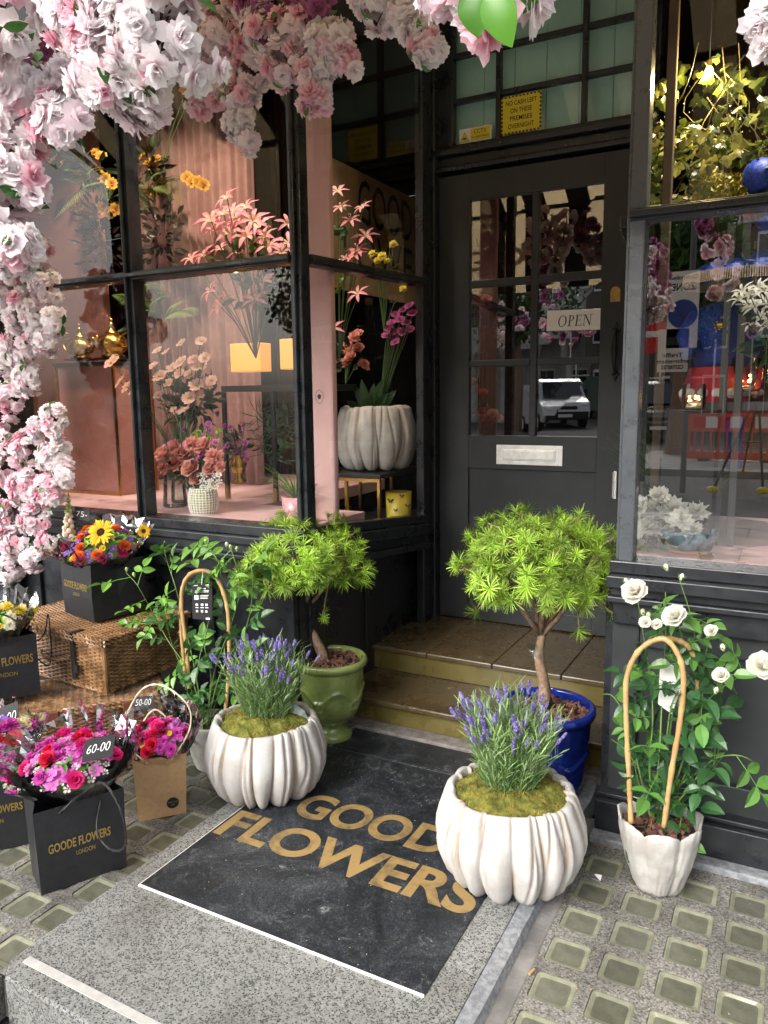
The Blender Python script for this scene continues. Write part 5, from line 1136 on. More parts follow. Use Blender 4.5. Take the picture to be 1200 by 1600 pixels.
e = garland('dark magenta wisteria-like blossom behind the white clusters at the top left', [(85, 25, 1.5, .12, 34, 'bl_mauve'), (60, 70, 1.45, .09, 22, 'bl_mauve'), (110, 80, 1.5, .07, 16, 'bl_mauve')], 0, 105, s=.9)
garland('pink and white branch hanging in front of the curtain', [(330, 10, 2.0, .10, 22, X_), (345, 60, 2.0, .09, 24, X_), (320, 110, 2.02, .07, 18, P_), (335, 150, 2.0, .06, 16, P_), (312, 168, 1.98, .04, 8, P_)], 0, 106)
garland('branch with white blossom at its lowest tip in front of the curtain', [(405, 10, 2.0, .09, 18, X_), (400, 60, 2.0, .08, 18, P_), (395, 110, 2.0, .07, 16, X_), (380, 155, 1.98, .06, 16, X_), (375, 195, 1.97, .05, 14, W_), (386, 222, 1.96, .035, 8, W_)], 0, 107)
garland('dense mauve and pink blossom in the middle of the top edge', [(440, 5, 1.95, .12, 26, 'bl_mauve'), (425, 50, 1.9, .09, 20, P_), (465, 60, 1.9, .09, 22, X_), (450, 100, 1.88, .07, 18, X_), (478, 90, 1.9, .06, 10, P_)], 0, 108)
garland('pink-tipped blossom branch over the top of the pink column', [(500, 20, 1.9, .06, 8, 'bl_mauve'), (520, 75, 1.88, .075, 22, W_), (538, 95, 1.87, .05, 12, W_), (490, 120, 1.88, .06, 16, X_), (495, 155, 1.87, .045, 14, P_), (530, 60, 1.9, .04, 8, W_)], 0, 109)
garland('white blossom branch at the top, left of the fanlight', [(590, -15, 1.7, .07, 16, W_), (600, 15, 1.7, .05, 14, W_), (645, 15, 1.68, .055, 16, W_), (655, 45, 1.66, .04, 12, W_), (672, 78, 1.65, .036, 14, X_)], 0, 110, s=.95)
e = garland('bright pink and white blossom with large green leaves at the top above the fanlight', [(785, 5, .62, .030, 12, X_), (700, -20, .9, .03, 8, P_)], 0, 111, s=1.0, leafn=0)
m = MB(); m.leaf(at(742, -25, .58), V(.05, -.1, -1), V(0, -1, .2), .035, .026, c=(.07, .22, .02), k=8, wav=.04); m.leaf(at(768, -20, .57), V(.35, -.1, -1), V(0, -1, .2), .042, .026, c=(.10, .29, .025), k=8, wav=.04); m.build('leaf', 'leaf_green', e, smooth=True)
garland('white blossom cut off by the right edge of the photo', [(1208, 30, 1.1, .025, 10, W_), (1212, 55, 1.1, .025, 8, W_)], 0, 112, s=.8)
YB = 2.28
garland('upper part of the blossom column at the left edge', [(60, 395, YB, .09, 26, X_), (40, 440, YB, .12, 34, X_), (75, 450, YB-.02, .07, 18, W_), (50, 490, YB-.03, .11, 32, W_), (85, 500, YB-.05, .06, 14, W_), (20, 470, YB, .10, 22, W_)], 0, 113)
garland('part of the blossom column between the pink wall and the left edge', [(45, 540, YB, .11, 34, W_), (70, 530, YB-.02, .07, 18, W_), (15, 560, YB, .09, 24, W_), (50, 590, YB, .08, 22, W_), (20, 620, YB, .08, 20, P_)], 0, 114)
garland('small rounded spray standing out of the blossom column over the pink plinth', [(60, 665, YB, .04, 8, P_), (85, 655, YB-.08, .06, 20, W_), (92, 675, YB-.08, .04, 10, X_)], 0, 115)
garland('lower right cluster of the blossom column, beside the pink plinth', [(45, 700, YB, .08, 20, P_), (90, 715, YB-.06, .085, 30, W_), (105, 740, YB-.08, .06, 18, W_), (80, 770, YB-.06, .08, 26, X_)], 0, 116)
garland('pink lower left of the blossom column', [(15, 680, YB, .09, 22, P_), (15, 730, YB, .11, 30, X_), (45, 760, YB-.03, .09, 26, P_), (20, 800, YB-.02, .10, 26, X_)], 0, 117)
garland('bottom of the blossom column behind the yellow bouquet', [(60, 810, YB-.02, .08, 22, X_), (30, 845, YB-.04, .09, 26, X_), (55, 870, YB-.05, .06, 16, W_), (15, 890, YB-.02, .07, 16, W_), (75, 845, YB-.03, .05, 10, P_)], 0, 118)
# support frame for the column of flowers
m = MB(); m.bx(-3.45, -3.38, 2.38, 2.45, 0, 3.3); tag(m.build('flower_pole', 'ink'), 'dark pole carrying the blossom column at the left edge', 'pole')
# garlands along the awning edge to the right, seen mirrored in the glass
def mirr(px_, py_, yp, yreal):      # the real point, at depth yreal, whose mirror image in the pane y=yp shows at this pixel
    d = ray(px_, py_); v = 2*yp-yreal; p = CP+d*(v/d.y); return V(p.x, yreal, p.z)
def garland3(label, cl, seed):
    rn = random.Random(seed); e = empty('blossom_branch', cl[0][0], 0, label, 'blossom branch', 'artificial blossom branches'); m = MB(); m.tube([cl[0][0]+V(0, 0, .3)]+[c[0] for c in cl], .004, 5)
    for p, r, n, kind in cl:
        for i in range(n): d = rdirn(rn); put('blossom', rn.choice(FM[kind if rn.random() < .6 else 'bl_mix']), e, orient(p+d*r, d, rn.uniform(0, 6), rn.uniform(.9, 1.3)))
    m.build('twig', 'twig', e)
garland3('blossom mirrored in the left part of the right-hand window', [(mirr(1020, 400, 2.5, -.25), .09, 20, 'bl_mauve'), (mirr(1030, 440, 2.5, -.25), .09, 22, 'bl_mauve'), (mirr(1030, 480, 2.5, -.25), .07, 16, P_)], 201)
garland3('blossom mirrored across the upper middle of the right-hand window', [(mirr(1120, 390, 2.5, -.25), .08, 18, P_), (mirr(1135, 430, 2.5, -.25), .07, 16, X_), (mirr(1110, 350, 2.5, -.25), .07, 10, 'bl_mauve')], 202)
garland3('blossom mirrored behind the OPEN sign in the door', [(mirr(860, 470, 3.69, -.25), .10, 20, 'bl_mauve'), (mirr(850, 520, 3.69, -.25), .12, 26, P_), (mirr(890, 530, 3.69, -.25), .11, 22, 'bl_mauve'), (mirr(920, 520, 3.69, -.25), .08, 14, P_)], 203)
garland3('blossom mirrored in the left middle pane of the door', [(mirr(770, 490, 3.69, -.25), .12, 24, X_), (mirr(785, 530, 3.69, -.25), .10, 20, W_), (mirr(810, 500, 3.69, -.25), .10, 16, 'bl_mauve')], 204)
# ================================================================== SHOP INTERIOR
pm('curtain', (.26, .155, .15), (.33, .21, .205), scale=6, rough=.8, trans=0)
pm('black_table', (.012, .012, .012), rough=.35); pm('terracotta', (.42, .17, .09), (.35, .13, .07), scale=15, rough=.8)
pm('brown_drape', (.045, .028, .014), (.085, .055, .03), scale=4, rough=.8)
pm('tan_cloth', (.32, .21, .10), (.37, .25, .125), scale=12, rough=.8)
pm('grey_table', (.10, .105, .11), rough=.5); pm('blue_velvet', (.010, .035, .28), (.03, .08, .5), scale=120, rough=.5, bump=.4, bscale=200, sheen=.5); pm('red_sequin', (.35, .006, .02), (.7, .03, .06), scale=150, rough=.3, bump=.6, bscale=250)
pm('straw_trim', (.62, .48, .36), (.75, .62, .5), scale=60, rough=.8, bump=.8); pm('skin_doll', (.75, .52, .36), rough=.5)
pm('blue_bowl', (.02, .09, .16), (.12, .30, .42), scale=30, rough=.2, coat=.4); pm('pink_marble', (.62, .26, .30), (.75, .45, .48), scale=50, rough=.3)
pm('yellow_pot', (.55, .42, .04), rough=.4)
pm('floor_wood', (.06, .035, .02), (.10, .06, .035), scale=8, rough=.5)
m = MB()
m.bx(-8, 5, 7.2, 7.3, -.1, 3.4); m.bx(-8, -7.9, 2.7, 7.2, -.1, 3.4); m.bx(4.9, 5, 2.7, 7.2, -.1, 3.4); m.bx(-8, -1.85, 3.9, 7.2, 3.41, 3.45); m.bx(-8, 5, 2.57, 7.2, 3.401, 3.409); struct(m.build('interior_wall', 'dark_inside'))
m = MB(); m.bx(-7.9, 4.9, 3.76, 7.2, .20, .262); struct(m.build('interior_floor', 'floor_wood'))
fl = empty('display_platform', (-2.8, 3, .9), 0, 'pink painted display platform in the left-hand window', 'display platform', 'pink display platforms')
m = MB(); m.bx(-5.5, -1.72, 2.535, 3.02, .86, .926); m.bx(-5.5, -2.30, 3.021, 4.3, .86, .925); m.build('top', 'pink_floor', fl)
fl = empty('display_platform', (.8, 3, .9), 0, 'pink painted display platform in the right-hand window', 'display platform', 'pink display platforms')
m = MB(); m.bx(-.48, 2.3, 2.535, 3.6, .86, .915); m.build('top', 'pink_floor', fl)
m = MB(); m.bx(-2.30, -1.74, 3.03, 4.3, .60, .74); tag(m.build('display_shelf', 'black_table'), 'low black display shelf behind the side window', 'shelf')
# pink column behind the corner post
a = at(483, 600, 2.72).x; b = at(520, 600, 2.72).x
m = MB(); m.bx(a, b, 2.72, 2.76, .926, 3.4); m.build('pink_column', 'pink_paint', bevel=.012); tag(bpy.data.objects['pink_column'], 'tall pink square column with a small logo, behind the corner of the left window', 'column')
q = at(499, 620, 2.718); m = MB(); k = 24; 
for i in range(k):
    t0, t1 = 2*PI*i/k, 2*PI*(i+1)/k; m.poly([q+V(.020*math.cos(t0), 0, .028*math.sin(t0)), q+V(.020*math.cos(t1), 0, .028*math.sin(t1)), q+V(.0185*math.cos(t1), 0, .0262*math.sin(t1)), q+V(.0185*math.cos(t0), 0, .0262*math.sin(t0))])
m.poly([q+V(-.006, 0, -.01), q+V(.006, 0, -.008), q+V(.009, 0, .006), q+V(-.002, 0, .012), q+V(-.010, 0, .004)]); o = m.build('logo', 'ink', bpy.data.objects['pink_column'])
# pink end wall and curtain
xw = at(163, 500, 3.45).x
m = MB(); m.bx(-6.5, xw, 3.45, 3.5, .9, 3.4); tag(m.build('display_backdrop', 'pink_wall'), 'salmon pink wall at the left end of the left-hand window', 'backdrop')
def pleat(x0, x1, y, z0, z1, amp, wl, name, mt, label, seed=1):
    m = MB(); n = int((x1-x0)/wl*8); rows = 14; rn = random.Random(seed); g = []
    for i in range(rows+1):
        t = i/rows; g.append([])
        for j in range(n+1):
            f = j/n; x = x0+(x1-x0)*f; ph = f*(x1-x0)/wl*2*PI+1.5*noise.noise(V(f*6, t*.7, seed)); g[-1].append(m.V((x+.004*math.sin(ph*.5), y+amp*(.6+.5*noise.noise(V(f*9, seed, 0)))*math.sin(ph), z0+(z1-z0)*t)))
    for i in range(rows):
        for j in range(n): m.F((g[i][j], g[i][j+1], g[i+1][j+1], g[i+1][j]))
    o = m.build(name, mt, smooth=True); so_ = o.modifiers.new('solid', 'SOLIDIFY'); so_.thickness = .003; return tag(o, label, 'curtain')
pleat(at(215, 500, 3.7).x, at(402, 500, 3.7).x, 3.7, .93, 3.38, .036, .062, 'curtain', 'curtain', 'pleated dusty pink curtain behind the display in the left-hand window')
pleat(at(430, 500, 4.3).x, at(475, 500, 4.3).x, 4.3, .93, 3.38, .022, .06, 'curtain', 'brown_drape', 'dark drape beside the pink curtain', 3)
# gold teapots on a plinth
pl = empty('plinth', at(135, 780, 2.98), 0, 'pink panelled plinth with brass edges under the gold teapots', 'plinth')
x0, x1 = at(90, 650, 2.98).x, at(182, 650, 2.98).x; zt = at(135, 566, 2.98).z
m = MB(); m.bx(x0+.012, x1-.012, 2.99, 3.25, .927, zt-.02); m.build('panel', 'pink_wall', pl)
m = MB(); m.bx(x0, x1, 2.97, 3.27, zt-.018, zt); m.build('top', 'black_table', pl)
m = MB()
for x in (x0, x1-.012):
    for y in (2.975, 3.25): m.bx(x, x+.012, y, y+.012, .927, zt-.0185)
m.bx(x0+.0125, x1-.0125, 2.975, 2.987, .927, .94); m.build('brass_edge', 'brass', pl)
def teapot(c, s, flip, label):
    e = empty('gold_teapot', c, 0, label, 'teapot', 'gold teapots'); m = MB()
    m.lathe([(.0, 0), (.045, 0), (.05, .008), (.035, .014), (.055, .03), (.066, .05), (.064, .07), (.045, .092), (.03, .098)], 20, c, lambda a, r, z, i: (r*s*(1+.07*math.cos(9*a)*(z > .02)), z*s)); m.lathe([(.032, .097), (.028, .108), (.012, .118), (.010, .126)], 14, c, lambda a, r, z, i: (r*s, z*s), cap1=True)
    m.ball(c+V(0, 0, .138*s), .013*s, 8, 6); m.ball(c+V(0, 0, .158*s), .009*s, 8, 6); m.build('body', 'gold_metal', e, smooth=True)
    m = MB(); f = flip; m.tube(refine([c+V(f*.055, 0, .04)*s, c+V(f*.10, 0, .045)*s, c+V(f*.115, 0, .08)*s, c+V(f*.09, 0, .10)*s, c+V(f*.05, 0, .085)*s], 4), .0055*s, 6); m.build('handle', 'gold_metal', e, smooth=True)
    m = MB(); m.tube(refine([c+V(-f*.05, 0, .035)*s, c+V(-f*.085, 0, .06)*s, c+V(-f*.09, 0, .10)*s], 4), [.014*s]+[.01*s]*7+[.007*s], 7); m.build('spout', 'gold_metal', e, smooth=True)
    m = MB(); m.bx(c.x-.06*s, c.x+.06*s, c.y-.05*s, c.y+.05*s, c.z-.012, c.z-.0005); m.build('stand', 'black_table', e)
teapot(at(127, 562, 3.05)+V(0, 0, .005), 1.15, -1, 'left gold teapot with a scrolled handle on the pink plinth'); teapot(at(177, 560, 3.05)+V(0, 0, .005), 1.25, 1, 'right gold teapot with its handle to the right on the pink plinth')
# generic flower arrangements seen through the glass
def arrange(name, label, cat, base, items, leaves, seed, stemc=(.05, .11, .03), group=None):
    """items: list of (key, x, y, z, scale); leaves: (centre, radii, count, L, W, colour)"""
    rn = random.Random(seed); base = Vector(base); e = empty(name, base, 0, label, cat, group); m = MB(); lv = MB()
    for key, p, s in items:
        p = Vector(p); d = (p-base).normalized()*.6+V(rn.uniform(-.4, .4), -.8, .35); put('leaf' if key[:2] == 'lf' else 'flower', rn.choice(FM[key]), e, orient(p, d, rn.uniform(0, 6), s)); m.tube(refine([base, base.lerp(p, .5)+V(0, 0, .03), p], 3), .0022, 4, c=stemc)
    for c, r, n, L_, W__, col in leaves:
        c = Vector(c)
        for i in range(n):
            d = rdirn(rn); p = c+V(d.x*r[0], d.y*r[1], d.z*r[2])*rn.uniform(.2, 1); g = rn.uniform(.5, 1.4); lv.leaf(p, d+V(0, -.3, .2), rdirn(rn), L_*rn.uniform(.6, 1.2), W__, c=tuple(x*g for x in col), k=3)
    m.build('stems', 'stem_v', e)
    if lv.v: lv.build('leaves', 'leaf_green', e)
    return e
def fern(m, p, d, L_, rn, col):
    d = Vector(d).normalized(); pts = [Vector(p)+d*L_*t-V(0, 0, 1)*L_*.45*t*t for t in [i/9 for i in range(10)]]; m.tube(pts, .0014, 4, c=col)
    for i in range(1, 27):
        t = i/27; f = t*9; i0 = min(8, int(f)); q = pts[i0].lerp(pts[i0+1], f-i0); td = (pts[i0+1]-pts[i0]).normalized(); s = td.cross(V(0, -.5, 1)).normalized(); w_ = L_*.26*math.sin(PI*(.12+.86*t))
        for sg in (1, -1): g = rn.uniform(.8, 1.2); m.leaf(q, s*sg+td*.5, V(0, -.4, 1), w_, .010, c=tuple(x*g for x in col), k=2, droop=.2)
def rndp(rn, x0, x1, y0, y1, yd, yj): return at(rn.uniform(x0, x1), rn.uniform(y0, y1), yd+rn.uniform(-yj, yj))
rn = random.Random(91)
# two dark wall arrangements with golden orchids
for cx_, lab, pts in ((150, 'dark orchid arrangement with golden flowers on the pink wall', [(85, 250), (100, 255), (147, 240), (158, 245), (155, 275), (165, 280), (175, 288), (120, 320), (128, 318), (160, 325), (172, 332), (180, 328)]), (245, 'dark orchid arrangement with golden flowers in front of the curtain', [(225, 245), (232, 255), (240, 262), (243, 250), (225, 305), (232, 300), (240, 303), (292, 278), (300, 285), (310, 285), (318, 290), (252, 290), (290, 145), (298, 152)])):
    y = 3.2 if cx_ < 200 else 3.35; b = at(cx_, 290, y+.05)
    e = arrange('orchid_arrangement', lab, 'flower arrangement', b, [('orchid_gold', at(a_, b_, y), 1.15) for a_, b_ in pts], [(at(cx_-15, 250, y), (.13, .08, .16), 40, .10, .035, (.02, .035, .018)), (at(cx_+5, 370, y), (.17, .08, .22), 90, .065, .026, (.03, .028, .03)), (at(cx_, 330, y), (.12, .08, .2), 40, .08, .02, (.06, .09, .045))], cx_, group='dark orchid arrangements')
    fm = MB()
    for k in range(7): fern(fm, b+rdirn(rn)*.05, V(rn.uniform(-1, 1), -.4, rn.uniform(-.2, .9)), rn.uniform(.18, .3), rn, (.10, .14, .05))
    fm.build('fern_fronds', 'leaf_green', e)
fe = empty('fern', at(240, 520, 3.3), 0, 'green fern behind the anemones in the left-hand window', 'fern'); fm = MB()
for k in range(16): fern(fm, at(245+rn.uniform(-15, 15), 500, 3.3), V(rn.uniform(-1, 1), -.3, rn.uniform(.1, 1.2)), rn.uniform(.25, .42), rn, (.10, .17, .045))
fm.build('fronds', 'leaf_green', fe)
# black console table, orange lampshade
ct = empty('console_table', at(420, 800, 3.2), 0, 'slim black console table with brass feet behind the left flowers', 'table')
x0, x1 = at(345, 600, 3.1).x, at(500, 600, 3.1).x; zt = at(400, 602, 3.1).z
m = MB(); m.bx(x0, x1, 3.1, 3.45, zt-.03, zt); m.build('table_top', 'black_table', ct, bevel=.002)
for lx in (x0, at(425, 700, 3.1).x):
    m = MB(); m.bx(lx, lx+.018, 3.1, 3.118, 1.0, zt-.031); l = m.build('leg', 'black_table', ct); m = MB(); m.bx(lx-.0015, lx+.0195, 3.0985, 3.1195, .927, .9995); m.build('brass_foot', 'brass', l)
emi('lamp_glow', (.9, .36, .08), .30)
q = at(392, 565, 3.4); sh_e = empty('table_lamp', q-V(0, 0, .05), 0, 'glowing orange lampshade behind the pink clematis in the left-hand window', 'lamp')
m = MB(); m.bx(q.x-.10, q.x+.10, q.y-.05, q.y+.05, q.z-.055, q.z+.095); m.build('lamp_shade', 'lamp_glow', sh_e, bevel=.004)
q = at(458, 553, 3.4); sh_e = empty('table_lamp', q-V(0, 0, .05), 0, 'glowing orange lampshade just left of the corner post', 'lamp'); m = MB(); m.bx(q.x-.05, q.x+.06, q.y-.05, q.y+.05, q.z-.08, q.z+.075); m.build('lamp_shade', 'lamp_glow', sh_e, bevel=.004)
# anemones
A = [(247, 548), (260, 550), (283, 537), (240, 572), (250, 588), (282, 567), (302, 562), (312, 572), (325, 600), (308, 602), (330, 595), (308, 618), (295, 622), (248, 618), (280, 585), (188, 597), (200, 605), (175, 567), (314, 533), (210, 610), (275, 640), (288, 638), (270, 575), (297, 585), (262, 600), (320, 560)]
e = arrange('anemone_arrangement', 'tall arrangement of peach anemones in a glass vase behind the left window', 'flower arrangement', at(285, 730, 2.9), [('anemone', at(a_, b_, 2.78+rn.uniform(-.03, .06)), 1.2*rn.uniform(.7, 1.1)) for a_, b_ in A], [(at(300, 625, 2.9), (.17, .1, .13), 150, .07, .028, (.03, .06, .022))], 7)
v = at(285, 790, 2.9); m = MB(); m.lathe([(.0, .002), (.05, .002), (.055, .01), (.05, .08), (.035, .16), (.04, .22)], 24, V(v.x, v.y, .93)); tag(m.build('glass_vase', 'vase_glass', smooth=True), 'clear glass vase of the peach anemones', 'vase')
# peony bouquet in lattice basket and a second vase
B = [(258, 712, 1), (275, 725, .8), (290, 713, 1.2), (320, 700, 1), (335, 715, .9), (300, 735, 1), (265, 735, .7), (310, 752, .8), (285, 750, .7), (330, 735, .8), (275, 700, .8), (300, 695, .8), (345, 730, .6), (255, 730, .6)]
items = [('peony_peach', at(a_, b_, 2.68+rn.uniform(-.03, .03)), 1.15*s) for a_, b_, s in B]+[('carn_pink', rndp(rn, 255, 350, 670, 760, 2.7, .03), .7) for _ in range(9)]+[('chrys_lilac', rndp(rn, 285, 330, 660, 690, 2.72, .03), .7) for _ in range(8)]+[('green_puff', rndp(rn, 300, 345, 670, 700, 2.72, .02), .8) for _ in range(8)]+[('filler_white', rndp(rn, 310, 345, 740, 770, 2.65, .02), 1.2) for _ in range(20)]+[('anemone', at(272, 640, 2.72), .6), ('anemone', at(290, 640, 2.72), .6)]
arrange('peony_arrangement', 'round arrangement of coral peonies over the white lattice basket', 'flower arrangement', at(310, 790, 2.7), items, [(at(300, 730, 2.74), (.12, .08, .1), 70, .06, .025, (.035, .07, .025))], 8)
c = at(319, 812, 2.68); c.z = .928; bk = empty('lattice_basket', c, 0, 'white wire lattice basket filled with pale green foliage', 'basket'); m = MB()
rr = lambda t: .058+.010*math.sin(t*PI)
for j in range(28):
    a = 2*PI*j/28; m.tube([c+V(rr(t)*math.cos(a), rr(t)*math.sin(a), .115*t) for t in (0, .25, .5, .75, 1)], .0018, 4)
for k in range(11):
    t = k/10; m.tube([c+V(rr(t)*math.cos(2*PI*j/28), rr(t)*math.sin(2*PI*j/28), .115*t) for j in range(29)], .0018, 4)
m.build('wire', 'white_card', bk); m = MB(); m.lathe([(.0, .004), (.052, .004), (.060, .05), (.054, .108), (.0, .112)], 24, c); m.build('liner', pm('moss_pale', (.30, .36, .12), (.5, .55, .28), scale=60, rough=.9, bump=.8), bk, smooth=True)
c = at(275, 800, 2.78); c.z = .93; m = MB(); m.lathe([(.0, .0), (.055, .0), (.06, .01), (.052, .1), (.05, .15)], 28, c); tag(m.build('glass_vase', 'vase_glass', smooth=True), 'wide clear glass vase left of the lattice basket', 'vase')
# pale flowers and gold vase to the right
items = [('chrys_lilac', rndp(rn, 350, 385, 665, 720, 3.0, .04), .7) for _ in range(16)]+[('carn_pink', rndp(rn, 350, 390, 690, 740, 3.0, .04), .7) for _ in range(9)]
arrange('pastel_arrangement', 'small pastel arrangement above a gold vase under the console table', 'flower arrangement', at(376, 740, 3.0), items, [(at(370, 700, 3.02), (.08, .05, .1), 40, .05, .02, (.05, .09, .04))], 9)
c = at(376, 800, 3.0); c.z = .93; m = MB(); m.lathe([(.0, .0), (.03, 0), (.033, .01), (.02, .03), (.035, .07), (.04, .10), (.028, .13), (.03, .14)], 20, V(c.x, c.y, at(376, 755, 3.0).z)); tag(m.build('gold_vase', 'gold_metal', smooth=True), 'ornate gold vase under the console table', 'vase')
# pink clematis sprays
C = [(335, 360), (355, 310), (330, 345), (370, 345), (395, 345), (385, 370), (405, 355), (360, 365), (420, 385), (345, 390), (375, 395), (390, 430), (400, 470), (345, 465), (330, 455), (320, 400), (300, 405), (440, 395), (450, 350), (410, 440), (365, 330), (350, 335), (452, 380), (415, 370), (385, 325), (345, 480)]
arrange('clematis_spray', 'arching spray of pink and coral clematis in front of the curtain', 'flower arrangement', at(400, 560, 3.0), [('lily_pink', at(a_, b_, 2.85+rn.uniform(-.08, .08)), rn.uniform(.8, 1.25)) for a_, b_ in C], [(at(390, 400, 2.9), (.22, .08, .12), 55, .07, .032, (.10, .18, .04)), (at(400, 450, 2.9), (.12, .08, .1), 26, .07, .03, (.09, .15, .05))], 10)
C = [(533, 325), (567, 325), (572, 370), (560, 392), (556, 400), (540, 405), (528, 300), (548, 345), (560, 460), (520, 515)]
arrange('clematis_spray', 'pink clematis trails behind the side window, over the fluted bowl', 'flower arrangement', at(530, 560, 3.2), [('lily_pink', at(a_, b_, 3.15+rn.uniform(-.05, .05)), rn.uniform(.7, 1.0)) for a_, b_ in C], [(at(545, 350, 3.2), (.08, .08, .14), 16, .07, .03, (.04, .09, .03)), (at(535, 440, 3.2), (.06, .05, .08), 8, .07, .03, (.10, .2, .04))], 12)
arrange('dried_flowers', 'tan round dried flower heads behind the side window', 'flower arrangement', at(600, 520, 3.5), [('mum_yellow', at(a_, b_, 3.45), s) for a_, b_, s in ((583, 398, .9), (598, 402, 1.0), (615, 383, .9), (605, 408, .7), (630, 452, .8), (590, 408, .8))], [(at(600, 420, 3.5), (.1, .05, .1), 20, .08, .01, (.08, .1, .04))], 13)
# fluted bowl with orchid on a brass table (side window)
cb = at(588, 738, 3.52); zb = cb.z+.02; m = fluted(17, k=13); o = m.build('fluted_planter', 'plaster_plain', smooth=True, loc=(cb.x, cb.y, zb)); o.scale = (.98, .98, 1.18); o.rotation_euler = (0, 0, 2)
tag(o, 'fluted stone bowl on a brass-framed table behind the side window', 'planter')
bt = empty('brass_table', (cb.x, cb.y, .74), 0, 'black-topped table with brass legs behind the side window', 'table'); x0, x1, y0, y1 = cb.x-.25, cb.x+.23, cb.y-.27, cb.y+.25
x1 = min(x1, -1.76); m = MB(); m.bx(x0, x1, y0, y1, zb-.022, zb-.002); m.build('table_top', 'black_table', bt, bevel=.003)
for lx in (x0+.01, (x0+x1)/2, x1-.025):
    for ly in (y0+.01, y1-.025): m = MB(); m.bx(lx, lx+.015, ly, ly+.015, .74, zb-.023); m.build('leg', 'brass', bt)
m = MB(); m.bx(x0+.01, x1-.01, y0+.008, y0+.02, zb-.04, zb-.0235); m.build('rail', 'brass', bt)
PO = [(640, 478), (630, 485), (645, 490), (618, 492), (625, 500), (612, 505), (635, 505), (608, 515), (622, 518), (615, 528), (628, 520), (640, 515), (604, 525), (618, 535)]
e = arrange('orchid', 'purple and white orchid arching over the fluted stone bowl', 'orchid', V(cb.x+.02, cb.y, zb+.25), [('orchid_purple', at(a_, b_, 3.5+rn.uniform(-.05, .04)), .85) for a_, b_ in PO], [], 14)
m = MB(); b = V(cb.x, cb.y-.03, zb+.27)
for d, L_ in (((.35, -.2, 1), .20), ((-.5, -.3, .9), .19), ((.6, -.3, .7), .16), ((-.2, -.4, 1), .2), ((-.9, -.2, .5), .17), ((.1, -.2, 1), .17), ((.8, .1, .9), .18)): m.leaf(b, d, (d[0]*.3, -1, .2), L_, .055, c=(.03, .075, .025), k=6, droop=.15)
m.build('leaves', 'leaf_green', e)
arrange('rose_arrangement', 'muted coral flowers half hidden behind the pink column', 'flower arrangement', at(540, 600, 3.5), [('peony_peach', rndp(rn, 532, 580, 520, 580, 3.55, .05), .8) for _ in range(10)], [(at(550, 560, 3.55), (.1, .05, .1), 20, .07, .03, (.02, .04, .02))], 15)
c = at(623, 800, 3.5); c.z = .742; pz = at(623, 768, 3.5).z; pot = MB().lathe([(.0, 0), (.052, 0), (.058, .01), (.068, pz-.742), (.062, pz-.742), (.058, pz-.78)], 28, c).build('patterned_pot', 'yellow_pot', smooth=True); tag(pot, 'mustard pot with dark butterflies under the brass table', 'plant pot')
m = MB()
for px_, py_, s in ((610, 782, 1), (628, 775, .8), (637, 790, .9), (618, 797, .7)):
    q = at(px_, py_, 3.5-.072)
    for sg in (1, -1): m.poly([q, q+V(sg*.016, 0, .012)*s, q+V(sg*.018, 0, .002)*s, q+V(sg*.008, 0, -.004)*s]); m.poly([q, q+V(sg*.008, 0, -.005)*s, q+V(sg*.011, 0, -.013)*s, q+V(sg*.003, 0, -.01)*s])
m.build('butterfly_pattern', 'ink', pot)
# small pink pot with wispy plant
c = at(463, 838, 2.66); c.z = .928; pot = MB().lathe([(.0, 0), (.045, 0), (.048, .005), (.058, .105), (.052, .105), (.050, .09), (.0, .088)], 28, c).build('small_pot', 'pink_marble', smooth=True); tag(pot, 'small pink marbled pot beside the corner post in the left window', 'plant pot')
e = empty('spider_plant', c+V(0, 0, .1), 0, 'wispy green plant in the small pink marbled pot', 'plant'); m = MB()
for k in range(60): a = rn.uniform(0, 6.3); m.leaf(c+V(0, 0, .09), (math.cos(a), math.sin(a), rn.uniform(.4, 2.4)), (0, 0, 1), rn.uniform(.1, .26), .006, c=(.08, .17, .03), k=4, droop=.5)
m.build('leaves', 'leaf_green', e)
e = empty('spider_plant', at(430, 720, 3.25), 0, 'loose green foliage under the black console table', 'plant'); m = MB()
for k in range(150): a = rn.uniform(0, 6.3); m.leaf(rndp(rn, 400, 460, 640, 720, 3.25, .08), (math.cos(a), -.3, rn.uniform(-.5, 1.4)), (0, -1, 0), rn.uniform(.05, .12), .006, c=(.05, .12, .03), k=3, droop=.5)
m.build('leaves', 'leaf_green', e)
# brown sign board with dark capitals behind the side window
xs = -2.12
brd = empty('letter_board', (xs, 3.6, 1.9), 0, 'brown board with large dark capitals behind the side window', 'sign')
a, b = ax(525, 300, xs), ax(650, 300, xs)
m = MB(); m.bx(xs-.02, xs, a.y-.05, b.y+.3, 2.0, 2.62); m.build('board', 'tan_cloth', brd)
q0 = ax(560, 352, xs); q1 = ax(643, 372, xs); h = ax(560, 275, xs).z-q0.z
text_mb('GOOD', V(xs, q0.y, (q0.z+q1.z)/2-.01), (0, 1, 0), (0, 0, 1), q1.y-q0.y, h*.92, depth=.002, bold=.0).build('lettering', 'ink', brd)
q0 = ax(537, 425, xs); text_mb('LOWE', V(xs, q0.y, ax(600, 375, xs).z-h*.86), (0, 1, 0), (0, 0, 1), q1.y-q0.y, h*.86, depth=.002, bold=.0).build('lettering', 'ink', brd)
